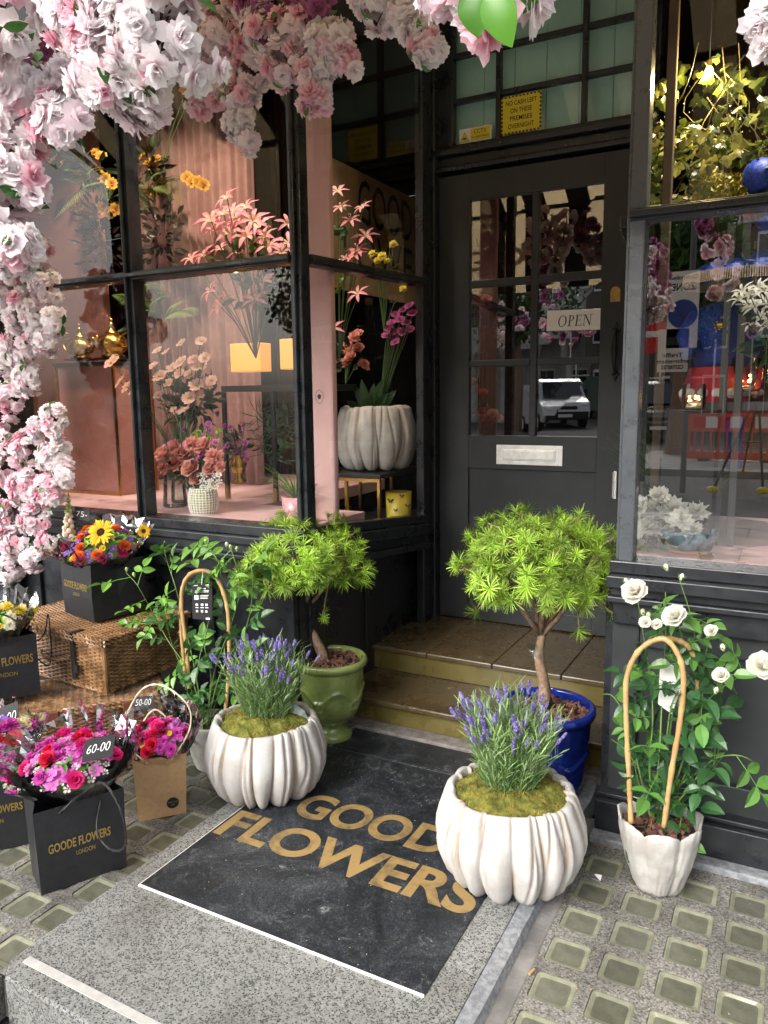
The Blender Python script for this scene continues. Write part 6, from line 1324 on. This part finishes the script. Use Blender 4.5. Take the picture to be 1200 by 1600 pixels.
# flowers just inside the door
arrange('orange_arrangement', 'orange flowers just inside the door, seen through its left panes', 'flower arrangement', at(750, 700, 4.0), [('rose_orange', at(a_, b_, 4.0), s) for a_, b_, s in ((740, 465, 1.1), (748, 472, 1.2), (757, 480, 1), (738, 600, 1), (742, 610, 1.1), (755, 615, .9), (750, 645, 1.1), (762, 655, 1), (778, 655, .9))]+[('rose_peach', at(a_, b_, 4.0), 1) for a_, b_ in ((760, 470), (745, 455), (770, 648))], [(at(750, 640, 4.05), (.08, .05, .2), 50, .05, .02, (.03, .06, .02))], 16)
# ------------------------------------------------ right-hand window
rn = random.Random(55)
m = MB(); m.bx(-.46, 4.8, 4.3, 4.35, .2, 3.4); struct(m.build('interior_partition', 'brown_drape'))
pleat(-.30, 1.4, 4.05, .93, 3.38, .05, .24, 'drape', 'brown_drape', 'brown pleated drape behind the ivy in the right-hand window', 7)
m = MB(); xq = at(1040, 150, 2.8).x; m.bx(xq, xq+.03, 2.8, 2.83, .92, 3.38); m.build('brass_upright', 'brown_drape', bevel=.003); tag(bpy.data.objects['brass_upright'], 'dark bronze upright inside the left edge of the right-hand window', 'post')
iv = empty('ivy_wall', at(1110, 200, 3.2), 0, 'mass of variegated ivy and moss lit gold by a bulb in the upper right window', 'ivy'); m = MB()
def ivyleaf(m, p, d, n_, s, c):
    d = Vector(d).normalized(); sd_ = d.cross(Vector(n_)); sd_ = sd_.normalized() if sd_.length > 1e-4 else d.orthogonal().normalized(); up = sd_.cross(d)
    pts = [(0, 0), (.35, -.1), (.55, .25), (.30, .42), (.32, .62), (0, 1), (-.32, .62), (-.30, .42), (-.55, .25), (-.35, -.1)]; ctr = m.V(p+d*s*.35+up*s*.06, c)
    ids = [m.V(p+sd_*x*s+d*y*s-up*s*.08*abs(x)*3, c) for x, y in pts]
    for i in range(len(ids)): m.F((ctr, ids[i], ids[(i+1) % len(ids)]))
for k in range(1500):
    px_ = rn.uniform(1005, 1260); t = rn.random()**.75; py_ = 90+240*t
    if rn.random() > (.25+.75*noise.noise(V(px_*.02, py_*.02, 0))*1.6+.35*t): continue
    g = rn.uniform(.5, 1.3); c = (.07*g, .10*g, .015*g) if rn.random() < .65 else (.24*g, .24*g, .06*g); ivyleaf(m, at(px_, py_, 3.05+rn.uniform(-.2, .35)), rdirn(rn)+V(0, -.2, -.5), rdirn(rn)+V(0, -1, .3), rn.uniform(.025, .055), c)
m.build('leaves', 'leaf_green', iv); m = MB()
for k in range(14): a_ = rndp(rn, 1085, 1230, 60, 250, 2.95, .1); m.tube(refine([a_, a_+V(rn.uniform(-.1, .1), 0, -.15), a_+V(rn.uniform(-.2, .2), 0, -.32)], 4), .002, 4, c=(.10, .08, .03))
for k in range(5000): p = rndp(rn, 1085, 1250, 272, 335, 3.0, .12); g = rn.uniform(.5, 1.4); m.poly([p, p+rdirn(rn)*.014, p+rdirn(rn)*.014], c=(.30*g, .27*g, .02*g))
m.build('moss_and_stems', 'stem_v', iv)
bd = MB()
for k in range(160): bd.ball(rndp(rn, 1010, 1210, 130, 320, 2.95, .1), rn.uniform(.0018, .0032), 5, 4)
pm('crystal', (.9, .88, .8), rough=.05, metal=1.0); bd.build('bead_drops', 'crystal', iv)
emi('bulb_glow', (1.0, .72, .32), 60)
bq = at(1108, 112, 2.95); lb = empty('light_bulb', bq, 0, 'bare glowing bulb among the ivy in the upper right window', 'light bulb'); MB().ball(bq, .013, 12, 8, (1, 1, 1.2)).build('bulb', 'bulb_glow', lb, smooth=True)
MB().tube([bq+V(0, 0, .014), bq+V(0, 0, .035)], .008, 10).build('socket', 'brass', lb); MB().tube([bq+V(0, 0, .035), bq+V(0, .02, .7)], .0015, 5).build('cable', 'ink', lb)
def lamp(nm, loc, e_, c, r=.03, spot=None, tgt=None):
    d = bpy.data.lights.new(nm, 'SPOT' if spot else 'POINT'); d.energy = e_; d.color = c; d.shadow_soft_size = r
    if spot: d.spot_size = R(spot); d.spot_blend = .6
    o = bpy.data.objects.new(nm, d); COL.objects.link(o); o.location = loc
    if tgt is not None: o.rotation_euler = (Vector(loc)-Vector(tgt)).to_track_quat('Z', 'Y').to_euler()
    return o
lamp('bulb_light', bq+V(0, -.03, -.02), 5, (1, .72, .32), .02)
def downlight(p, e_, c, tgt, label, spot=75):
    e = empty('spotlight', p, 0, label, 'spotlight', 'display spotlights'); d = (Vector(tgt)-p).normalized(); MB().tube([p-d*.09, p-d*.0], .035, 16).build('housing', 'ink', e); MB().tube([p-d*.09, V(p.x, p.y, 3.4)], .006, 6).build('stem', 'ink', e); lamp('spot_light', p+d*.01, e_, c, .03, spot, tgt)
downlight(V(-2.75, 2.75, 3.15), 44, (1, .72, .50), (-3.3, 3.7, 1.8), 'spotlight on the ceiling of the left window aimed at the curtain', 95)
downlight(V(-2.2, 2.72, 3.15), 50, (1, .78, .58), (-2.45, 2.95, 1.0), 'spotlight on the ceiling of the left window aimed down at the flowers', 90)
downlight(V(-3.3, 2.72, 3.15), 22, (1, .74, .55), (-3.9, 3.4, 1.4), 'spotlight on the ceiling at the left end of the left window', 90)
downlight(V(.1, 2.75, 3.15), 65, (1, .9, .78), (-.05, 3.0, 1.0), 'added spotlight on the ceiling of the right-hand window, brightening its display', 80)  # unseen lamp, added to bring out the roses and grass in this window
downlight(V(-1.95, 3.0, 3.1), 13, (1, .9, .78), (-1.95, 3.5, 1.1), 'added spotlight above the fluted stone bowl, brightening the side window', 70)  # unseen lamp, added to light the bowl and the letter board
downlight(V(-1.3, 4.2, 3.15), 12, (1, .75, .5), (-1.45, 4.0, 1.5), 'added spotlight just inside the door, brightening the orange flowers', 80)  # unseen lamp, added to light the flowers behind the door panes
# grey display frame
gf = empty('shelving', at(1150, 870, 2.9), 0, 'grey painted display frame of uprights and a shelf in the right-hand window', 'display frame'); y = 2.88
m = MB()
for px_ in (1119, 1142): x = at(px_, 700, y).x; m.bx(x, x+.024, y, y+.024, .917, 2.0)
x = at(1122, 700, y).x; m.bx(x+.3, x+.324, y, y+.024, .917, 2.0); m.build('upright', 'grey_table', gf, bevel=.002)
m = MB(); zq = at(1165, 628, y).z; m.bx(x-.05, x+.55, y+.0245, y+.3, zq-.03, zq); m.build('shelf', 'grey_table', gf, bevel=.002)
# costumed figure under a fringed parasol
fg = empty('carnival_figure', at(1130, 640, 3.1), 0, 'decorative carnival doll in a blue velvet jacket and red sequins in the right-hand window', 'ornament'); y = 3.1
def P2(a_, b_): return at(a_, b_, y)
c = P2(1130, 525); m = MB(); m.lathe([(.0, -.11), (.085, -.11), (.092, -.09), (.095, 0), (.10, .06), (.085, .10), (.05, .115), (.0, .118)], 24, c, lambda a_, r, z, i: (r*(1+.06*math.cos(4*a_)), z)); m.build('jacket', 'blue_velvet', fg, smooth=True)
m = MB()
for s in (-1, 1): m.tube([c+V(s*.085, -.02, .075), c+V(s*.125, -.05, .0), c+V(s*.10, -.10, -.07)], [.034, .03, .025], 12)
m.build('sleeve', 'blue_velvet', fg, smooth=True)
m = MB(); m.ball(c+V(0, -.115, .03), .016, 10, 8, (1, .4, .7)); [m.ball(c+V(.02*math.cos(a_), -.118, .03+.014*math.sin(a_)), .004, 6, 5) for a_ in np.linspace(0, 6, 9)]; m.build('brooch', 'gold_metal', fg)
m = MB(); m.lathe([(.0, -.30), (.10, -.28), (.13, -.22), (.11, -.15), (.10, -.111)], 24, c, lambda a_, r, z, i: (r*(1+.10*math.cos(8*a_)), z)); m.build('breeches', 'red_sequin', fg, smooth=True)
m = MB(); [m.ball(c+V(.125*math.cos(a_), .125*math.sin(a_), -.205), .02, 7, 5) for a_ in np.linspace(0, 2*PI, 17)[:-1]]; m.build('lace_frill', 'white_card', fg)
m = MB()
for s in (-1, 1): m.tube([c+V(s*.05, 0, -.25), c+V(s*.06, 0, -.45)], [.035, .028], 10); m.ball(c+V(s*.06, -.03, -.46), .035, 10, 7, (1, 1.4, .7))
m.build('legs', 'blue_velvet', fg, smooth=True)
h = c+V(.0, -.01, .19); m = MB(); m.ball(h, .055, 16, 12, (.9, .95, 1.1)); m.tube([h-V(0, 0, .07), h-V(0, 0, .03)], .022, 10); m.ball(h+V(0, -.055, -.005), .009, 6, 5); m.build('head', 'skin_doll', fg, smooth=True)
m = MB(); m.ball(h+V(-.02, -.047, .012), .006, 6, 5); m.ball(h+V(.02, -.047, .012), .006, 6, 5); m.build('eyes', 'ink', fg)
m = MB(); m.tube([h+V(.09, 0, -.45), h+V(.09, 0, .13)], .006, 6); m.build('parasol_stick', 'bamboo', fg)
pc = at(1172, 408, 3.05); pr = empty('parasol', pc, 0, 'blue parasol with a straw fringe above the carnival doll', 'parasol'); m = MB(); m.lathe([(.21, -.05), (.18, -.02), (.12, .01), (.06, .03), (.0, .04)], 32, pc, lambda a_, r, z, i: (r*(1+.02*math.cos(8*a_)), z), cap0=False); m.build('canopy', 'blue_velvet', pr, smooth=True)
m = MB()
for i in range(180): a_ = 2*PI*i/180; q = pc+V(.212*math.cos(a_), .212*math.sin(a_), -.05); m.tube([q+V(0, 0, .008), q+V(.006*math.cos(a_), 0, -.03)], .003, 4)
m.build('fringe', 'straw_trim', pr)
q = at(1188, 275, 2.9); og = empty('bauble', q, 0, 'large glittering blue bauble cut by the right edge of the photo, in the ivy', 'bauble', 'glittering baubles'); MB().ball(q, .055, 24, 16).build('ball', 'blue_velvet', og, smooth=True); MB().tube([q+V(0, 0, .05), q+V(0, 0, .07)], .012, 10).build('cap', 'gold_metal', og)
for a_, b_, r_, mt, lb_ in ((1168, 336, .022, 'red_sequin', 'red sequinned bauble just below the transom on the right'), (1158, 332, .016, 'blue_velvet', 'small blue bauble next to the red one'), (1195, 350, .03, 'blue_velvet', 'blue bauble at the right edge just below the transom')):
    q = at(a_, b_, 2.9); og = empty('bauble', q, 0, lb_, 'bauble', 'glittering baubles'); MB().ball(q, r_, 18, 12).build('ball', mt, og, smooth=True)
# lilies, hurricane lamps
L2 = [(1160, 455), (1172, 462), (1185, 450), (1195, 470), (1180, 480), (1168, 478), (1190, 495), (1178, 505), (1200, 510), (1155, 468), (1195, 455), (1210, 480), (1205, 500)]
arrange('lily_spray', 'spray of white star-shaped lilies at the right edge of the right-hand window', 'flower arrangement', at(1230, 640, 2.75), [('lily_white', at(a_, b_, 2.72+rn.uniform(-.03, .03)), .75) for a_, b_ in L2], [(at(1200, 530, 2.75), (.05, .03, .08), 14, .09, .03, (.03, .09, .03))], 18)
emi('candle_glow', (1.0, .55, .16), 6)
def hurricane(px_, py_, y, r_, h_, label, z=None):
    c = at(px_, py_, y); e = empty('glass_lantern', c, 0, label, 'lantern', 'glass candle lanterns'); MB().lathe([(.0, 0), (r_*.8, 0), (r_*.95, .01), (r_, h_*.5), (r_*.95, h_)], 24, c, lambda a_, r, z_, i: (r*(1+.02*math.cos(24*a_)), z_)).build('glass', 'vase_glass', e, smooth=True)
    MB().lathe([(.0, .004), (r_*.7, .004), (r_*.5, .02), (.0, .022)], 20, c).build('base', 'chrome', e, smooth=True); m = MB(); [m.ball(c+V(rn.uniform(-.5, .5)*r_, rn.uniform(-.5, .5)*r_, h_*rn.uniform(.25, .55)), .0045, 5, 4) for _ in range(9)]; m.build('candle_lights', 'candle_glow', e)
hurricane(1083, 640, 2.8, .038, .085, 'small glass lantern with warm lights, left of the grey frame'); hurricane(1165, 612, 2.98, .05, .12, 'glass lantern on the grey shelf of the right-hand window'); hurricane(1210, 600, 2.9, .04, .22, 'tall glass lantern cut by the right edge of the photo')
MB().bx(at(1083, 640, 2.8).x-.08, at(1083, 640, 2.8).x+.08, 2.72, 2.9, .916, at(1083, 640, 2.8).z-.001).build('display_block', 'ink'); tag(bpy.data.objects['display_block'], 'black block carrying the small glass lantern in the right window', 'display block')
# white roses, blue bowl, grass
arrange('white_rose_arrangement', 'large white paper-like roses at the lower left of the right-hand window', 'flower arrangement', at(1040, 880, 2.72), [('big_white', at(a_, b_, 2.68+rn.uniform(-.03, .05)), s) for a_, b_, s in ((1000, 795, .9), (1022, 800, .9), (1050, 798, 1.1), (1040, 820, .9), (1010, 825, .9), (1065, 812, .8), (1090, 800, .8), (1030, 775, .7), (1082, 830, .7), (998, 850, .5))], [(at(1010, 845, 2.7), (.05, .04, .03), 18, .05, .02, (.03, .06, .03))], 19)
c = at(1075, 878, 2.72); c.z = .917
bw = empty('blue_bowl', c, 0, 'blue and white fluted bowl on a terracotta saucer in the right-hand window', 'bowl'); MB().lathe([(.0, .014), (.05, .014), (.06, .02), (.085, .055), (.092, .075), (.086, .075), (.07, .05)], 48, c, lambda a_, r, z_, i: (r*(1+.03*math.cos(12*a_)), z_)).build('bowl', 'blue_bowl', bw, smooth=True); MB().lathe([(.0, .0), (.06, .0), (.074, .013), (.07, .013), (.0, .008)], 32, c).build('saucer', 'terracotta', bw, smooth=True)
e = empty('ornamental_grass', at(1070, 800, 2.95), 0, 'fountain of thin green grass behind the white roses', 'plant'); m = MB()
for k in range(520): a_ = rn.uniform(0, 6.3); m.leaf(at(1070+rn.uniform(-12, 12), 850, 2.98), (math.cos(a_)*rn.uniform(.2, 1), math.sin(a_)*.5, rn.uniform(1., 2.2)), (math.cos(a_), 0, .3), rn.uniform(.18, .42), .0035, c=(.13*rn.uniform(.6, 1.3), .24*rn.uniform(.6, 1.3), .06), k=5, droop=.75)
m.build('blades', 'leaf_green', e)
m = MB(); c = at(1070, 860, 2.98); m.lathe([(.0, 0), (.06, 0), (.08, .06), (.085, .08), (.0, .08)], 24, V(c.x, c.y, .917)); tag(m.build('planter_bowl', 'terracotta', smooth=True), 'terracotta bowl under the green grass in the right-hand window', 'plant pot')
q = at(1160, 872, 2.535+.06); q.z = .9165; m = MB()
for d, L_ in (((-.5, .7, 0), .045), ((.15, 1, 0), .035), ((.5, -.3, 0), .03), ((-.2, -.8, 0), .035)): m.leaf(q, d, (0, 0, 1), L_, .016, k=4, droop=0, fold=0)
tag(m.build('leaf_print', 'pink_wall'), 'dusky leaf motif lying on the pink platform of the right-hand window', 'motif')
# ================================================================== AWNING AND STREET (seen mirrored in the glass)
pm('awning_black', (.012, .012, .013), rough=.8); pm('awning_tan', (.55, .42, .24), rough=.8, trans=.6); pm('awning_blk_t', (.012, .012, .013), rough=.8)
aw = empty('awning', (-.8, 2.3, 3.6), 0, 'black and tan striped awning over the shopfront with a lettered valance', 'awning')
A0, A1_ = V(0, 2.28, 3.55), V(0, 1.25, 2.86); ms = {0: MB(), 1: MB()}; n = 40; x0, x1 = -4.0, 2.7; sw = (x1-x0)/n
for i in range(n):
    m = ms[i % 2]; xa, xb = x0+i*sw, x0+(i+1)*sw
    m.poly([(xa, A0.y, A0.z), (xb, A0.y, A0.z), (xb, A1_.y, A1_.z), (xa, A1_.y, A1_.z)]); m.poly([(xa, A1_.y, A1_.z), (xb, A1_.y, A1_.z), (xb, A1_.y-.005, A1_.z-.61), (xa, A1_.y-.005, A1_.z-.61)])
ms[0].build('black_stripes', 'awning_black', aw); ms[1].build('tan_stripes', 'awning_tan', aw)
m = MB()
for x in (x0+.02, -.7, x1-.02): m.tube([(x, 2.25, 3.1), (x, 1.8, 3.05), (x, 1.28, 2.85)], .015, 8)
m.tube([(x0, 1.255, 2.86), (x1, 1.255, 2.86)], .018, 8); m.build('folding_arm', 'ink', aw)
text_mb('GOODE FLOWERS', (-2.6, 1.235, 2.45), (1, 0, 0), (0, 0, 1), 3.4, .16, bold=.02).build('lettering', 'chalk', aw)
# ------------------------------------------------------------------ street beyond
def mirz(px_, py_, yp, z): p = gz(px_, py_, z); return V(p.x, 2*yp-p.y, z)
pm('van_white', (.68, .69, .70), rough=.25, coat=.6); pm('van_black', (.012, .013, .015), rough=.2, coat=.6); pm('tyre', (.015, .015, .015), rough=.8); pm('car_glass', (.02, .025, .03), rough=.05, spec=.8)
pm('stucco', (.62, .60, .55), (.52, .50, .46), scale=2, rough=.85); pm('slate', (.07, .075, .08), rough=.7); pm('barrier_plastic', (.70, .10, .045), rough=.5); pm('red_band', (.6, .02, .02), rough=.4); pm('sign_blue', (.02, .06, .3), rough=.4); pm('green_steel', (.02, .08, .04), rough=.5)
def van(loc, ang, mt, label):
    e = empty('parked_van', loc, ang, label, 'van', 'vans parked across the street'); W2 = .95; Mx = Matrix.Translation(Vector(loc)) @ Matrix.Rotation(ang, 4, 'Z')
    # profile: front at +x
    pr = [(-2.4, .35), (2.35, .35), (2.45, .6), (2.4, .95), (1.75, 1.15), (1.05, 1.85), (.75, 1.95), (-2.35, 1.95), (-2.45, 1.2)]
    def B(m): 
        o = MB(); o.add(m, Mx); return o
    m = MB(); L_ = [m.V((x, -W2*(.86 if z > 1.5 else 1), z)) for x, z in pr]; Rr = [m.V((x, W2*(.86 if z > 1.5 else 1), z)) for x, z in pr]; n = len(pr)
    m.F(L_); m.F(Rr[::-1])
    for i in range(n): j = (i+1) % n; m.F((L_[i], Rr[i], Rr[j], L_[j]))
    body = B(m).build('body', mt, e, bevel=.06)
    m = MB(); m.poly([(1.72, -.80, 1.20), (1.72, .80, 1.20), (1.14, .74, 1.79), (1.14, -.74, 1.79)]); 
    m.v = [(x+.03, y, z+.03) for x, y, z in m.v]; B(m).build('windscreen', 'car_glass', e)
    m = MB()
    for s in (-1, 1): m.poly([(1.45, s*.955, 1.2), (.55, s*.955, 1.2), (.60, s*.875, 1.78), (1.0, s*.875, 1.78)])
    B(m).build('side_window', 'car_glass', e)
    for s in (-1, 1):
        m = MB(); m.ball((2.36, s*.72, .86), .16, 10, 8, (.5, 1.1, .7)); B(m).build('headlight', 'chrome', e)
        m = MB(); m.bx(1.35, 1.5, s*1.0-.06, s*1.0+.06, 1.2, 1.42); B(m).build('wing_mirror', 'ink', e)
        for x in (1.55, -1.5): m = MB(); m.tube([(x, s*.78, .34), (x, s*.98, .34)], .34, 20); w_ = B(m).build('wheel', 'tyre', e); m = MB(); m.tube([(x, s*.97, .34), (x, s*.99, .34)], .2, 16); B(m).build('rim', 'chrome', w_)
    m = MB(); m.bx(2.40, 2.50, -.85, .85, .32, .62); m.bx(2.42, 2.475, -.45, .45, .70, .82); B(m).build('bumper', 'ink', e, bevel=.02)
    m = MB(); m.bx(2.505, 2.515, -.26, .26, .42, .53); B(m).build('number_plate', 'white_card', e)
    return e
a = mirz(885, 684, 3.69, -.14); v1 = van(a+V(-1.2, -2.6, 0), R(62), 'van_white', 'white delivery van mirrored in the lower right pane of the door')
a = mirz(1010, 690, 2.5, -.14); van(a+V(-.6, -1.5, 0), R(65), 'van_black', 'black van mirrored in the left edge of the right-hand window')
a = mirz(935, 676, 3.69, -.14); van(a+V(.0, -4.5, 0), R(62), pm('van_green', (.05, .09, .07), rough=.3, coat=.5), 'dark green van behind the white one, mirrored in the door')
# plastic barrier
def barrier(p, ang, label):
    e = empty('road_barrier', p, ang, label, 'barrier', 'red plastic road barriers'); Mx = Matrix.Translation(p) @ Matrix.Rotation(ang, 4, 'Z'); m = MB()
    m.bx(-1, 1, -.03, .03, .03, .10); m.bx(-1, 1, -.03, .03, .10, .20); m.bx(-1, 1, -.03, .03, .62, .68); m.bx(-1, 1, -.025, .025, .96, 1.0)
    for i in range(13): x = -.97+i*.16; m.bx(x-.02, x+.02, -.025, .025, .20, .62)
    m.bx(-1, -.9, -.028, .028, .2, .96); m.bx(.9, 1, -.028, .028, .2, .96); m.bx(-.9, .9, -.02, .02, .68, .96); o = MB(); o.add(m, Mx); o.build('frame', 'barrier_plastic', e)
    m = MB(); w_ = MB()
    for i in range(7): (m if i % 2 == 0 else w_).bx(-.84+i*.24, -.84+(i+1)*.24, -.03, -.0205, .70, .94); (m if i % 2 == 0 else w_).bx(-.84+i*.24, -.84+(i+1)*.24, .0205, .03, .70, .94)
    o = MB(); o.add(m, Mx); o.build('red_bands', 'red_band', e); o = MB(); o.add(w_, Mx); o.build('white_bands', 'white_card', e)
    m = MB(); m.bx(-.7, -.5, -.25, .25, 0, .05); m.bx(.5, .7, -.25, .25, 0, .05); o = MB(); o.add(m, Mx); o.build('foot', 'ink', e)
b0 = mirz(1070, 718, 2.5, -.02); barrier(V(b0.x+1.0, b0.y+.1, -.02), R(2), 'left red plastic road barrier mirrored in the right-hand window'); barrier(V(b0.x+3.05, b0.y-.1, -.02), R(-3), 'second red plastic road barrier further along the far pavement')
# traffic signs
def pole(p, h, label, name='traffic_sign'): e = empty(name, p, 0, label, 'road sign'); MB().tube([p, p+V(0, 0, h)], .045, 10).build('pole', 'grey_table', e); return e
s1 = mirr(1012, 523, 2.5, -9.0); p = V(s1.x, s1.y, -.1); e = pole(p, s1.z+.5, 'round red no-entry sign mirrored at the left edge of the right-hand window')
MB().tube([s1+V(0, .05, 0), s1+V(0, .07, 0)], .33, 32).build('disc', 'red_band', e); MB().bx(s1.x-.22, s1.x+.22, s1.y+.0702, s1.y+.076, s1.z-.05, s1.z+.05).build('bar', 'white_card', e)
s2 = mirr(1052, 548, 2.5, -7.6); p = V(s2.x+.22, s2.y, -.1); e = pole(p, 4.1, 'grey post with parking-zone and traffic camera plates mirrored in the right-hand window')
hw = .22; MB().bx(s2.x-hw, s2.x+hw, s2.y+.05, s2.y+.06, s2.z-.32, s2.z+.32).build('camera_plate', 'white_card', e)
# lettering faces the shop (towards +y) so it reads mirrored in the glass
m = MB()
for s, zz, ww in (('Traffic', -.10, .30), ('enforcement', -.19, .46), ('cameras', -.28, .32)): m.add(text_mb(s, (s2.x+ww/2, s2.y+.062, s2.z+zz), (-1, 0, 0), (0, 0, 1), ww, .065))
m.bx(s2.x-.09, s2.x+.09, s2.y+.0605, s2.y+.064, s2.z+.08, s2.z+.2); m.bx(s2.x+.09, s2.x+.14, s2.y+.0605, s2.y+.064, s2.z+.11, s2.z+.17); m.build('camera_lettering', 'ink', e)
s3 = mirr(1068, 478, 2.5, -7.6); MB().bx(s3.x-hw, s3.x+hw, s3.y+.05, s3.y+.06, s3.z-.62, s3.z+.50).build('zone_plate', 'white_card', e)
m = text_mb('Controlled', (s3.x+.2, s3.y+.062, s3.z+.38), (-1, 0, 0), (0, 0, 1), .4, .06); m.add(text_mb('ZONE', (s3.x+.17, s3.y+.062, s3.z+.22), (-1, 0, 0), (0, 0, 1), .34, .11)); m.build('zone_lettering', 'ink', e)
c = s3+V(0, .061, -.12); MB().tube([c, c+V(0, .003, 0)], .21, 28).build('no_parking_disc', 'sign_blue', e); MB().beam(c+V(-.13, .005, .13), c+V(.13, .005, -.13), .004, .05, up=(0, 1, 0)).build('red_slash', 'red_band', e)
# pub A-board tripod with yellow feet
f = [mirz(1113, 768, 2.5, -.07), mirz(1192, 770, 2.5, -.07), mirz(1160, 740, 2.5, -.07)]; top = mirr(1185, 612, 2.5, f[0].y-.4); e = empty('folding_tripod', f[0], 0, 'black folding tripod with yellow feet mirrored in the right-hand window', 'tripod')
for q in f: MB().tube([q, top], .018, 8).build('leg', 'ink', e); MB().ball(q+V(0, 0, .03), .07, 10, 7, (1.3, .7, .8)).build('foot', 'yellow_sign', e)
m = MB(); m.tube([f[0].lerp(top, .5), f[1].lerp(top, .5)], .012, 6); m.build('brace', 'ink', e)
# black A-board seen in the lower door pane
q = mirz(860, 684, 3.69, -.075); q = V(q.x, max(q.y, -4.6), -.075); q = V(mirr(862, 684, 3.69, -4.2).x, -4.2, -.075); e = empty('pavement_board', q, 0, 'black pavement A-board mirrored beside the white van', 'pavement sign')
for s in (-1, 1): m = MB(); m.frame(q+V(0, s*.12, .38), V(.25, 0, 0), V(0, .012, 0), V(0, -s*.10, .37)); m.build('board', 'ink', e)
# buildings across the street
def house(x0, x1, y, h, label, mt, bays, floors, seed, cream=False):
    e = empty('town_house', ((x0+x1)/2, y-3, -.1), 0, label, 'building', 'houses across the street'); MB().bx(x0, x1, y-8, y, -.14, h).build('wall', mt, e)
    MB().bx(x0-.1, x1+.1, y-8, y+.35, h+.001, h+.35).build('cornice', 'stucco', e); m = MB(); m.poly([(x0, y, h+.36), (x1, y, h+.36), (x1, y-4, h+2.6), (x0, y-4, h+2.6)]); m.poly([(x0, y-8, h+.36), (x1, y-8, h+.36), (x1, y-4, h+2.6), (x0, y-4, h+2.6)]); m.build('roof', 'slate', e)
    w_ = (x1-x0)/bays; fh = h/floors
    for f_ in range(floors):
        for b in range(bays):
            cx_ = x0+w_*(b+.5); z0_ = f_*fh+.9 if f_ else .5; z1_ = f_*fh+fh-.45; fr = MB().bx(cx_-w_*.27, cx_+w_*.27, y+.001, y+.10, z0_-.1, z1_+.12).build('window_frame', 'white_card', e); m = MB()
            for sx in (-1, 1): m.bx(cx_+(0.01 if sx > 0 else -w_*.24), cx_+(w_*.24 if sx > 0 else -.01), y+.101, y+.106, z0_, z1_)
            m.build('glass', 'car_glass', fr)
    return e
house(-16.5, -9.5, -34, 8.5, 'white stuccoed terrace house with a columned porch, mirrored in the door', 'stucco', 4, 3, 1); house(-24, -16.7, -34, 9, 'yellow brick house left of the white terrace house', 'brick_yellow', 4, 3, 2)
house(-9.3, -2.5, -32, 7.5, 'dark brick building mirrored behind the black van', 'brick_dark', 4, 3, 3); house(-2.3, 8, -30, 8.0, 'low brick building mirrored behind the red barriers', 'brick_dark', 5, 2, 4); house(8.2, 20, -28, 11, 'brick terrace far to the right of the crossing', 'brick_yellow', 6, 3, 5)
e = empty('porch', (-13, -32.4, -.1), 0, 'white porch with four columns before the terrace house', 'porch'); MB().bx(-16, -10, -33.8, -31.8, 3.6, 4.4).build('entablature', 'stucco', e)
for x in (-15.6, -13.9, -12.1, -10.4): MB().lathe([(.28, -.1), (.28, .1), (.2, .15), (.17, 3.3), (.28, 3.45), (.28, 3.6)], 16, (x, -32.2, 0)).build('column', 'stucco', e, smooth=True)
# scaffolding truss
e = empty('scaffold', (-6, -27, 0), 0, 'scaffolding with a lattice beam mirrored above the black van', 'scaffolding'); m = MB()
for x in (-9, -7, -5, -3): m.tube([(x, -28, -.1), (x, -28, 7)], .04, 6)
for z in (2, 4, 4.6, 6): m.tube([(-9.2, -28, z), (-2.8, -28, z)], .04, 6)
for i in range(12): m.tube([(-9+i*.5, -28, 4 if i % 2 else 4.6), (-8.5+i*.5, -28, 4.6 if i % 2 else 4)], .03, 5)
m.build('tubes', 'chrome', e)
# street trees
def tree(p, h, r, seed, label):
    rn = random.Random(seed); p = Vector(p); e = empty('street_tree', p, 0, label, 'tree', 'street trees'); m = MB(); top = p+V(0, 0, h*.5); m.tube([p, p.lerp(top, .5)+V(.1, 0, 0), top], [.22, .17, .13], 10); lv = MB(); hubs = []
    for i in range(11): d = rdirn(rn); c = p+V(d.x*r*.7, d.y*r*.7, h*.68+d.z*r*.6); hubs.append((c, r*rn.uniform(.3, .5))); m.tube([top, top.lerp(c, .5)+V(0, 0, .2), c], [.1, .06, .03], 6)
    m.build('trunk', 'tree_bark', e)
    for c, rr in hubs:
        for k in range(420): d = rdirn(rn); g = rn.uniform(.6, 1.3); lv.leaf(c+d*rr*rn.uniform(.5, 1.05), rdirn(rn), rdirn(rn), .24, .16, c=(.06*g, .13*g, .03*g), k=2)
    lv.build('crown', 'leaf_green', e)
tree((-9.8, -22, -.02), 8.5, 2.8, 1, 'leafy street tree beside the white van, mirrored in the door'); tree((-4.2, -25.5, -.1), 7.5, 2.4, 2, 'street tree behind the no-entry sign'); tree((3.2, -21, -.02), 9, 3.0, 3, 'street tree behind the red barriers'); tree((-18, -24, -.02), 9, 3, 4, 'street tree at the far left of the street')
tree((-2.6, -14.6, -.02), 7.0, 2.0, 9, 'young leafy tree on the far pavement beside the red barriers')
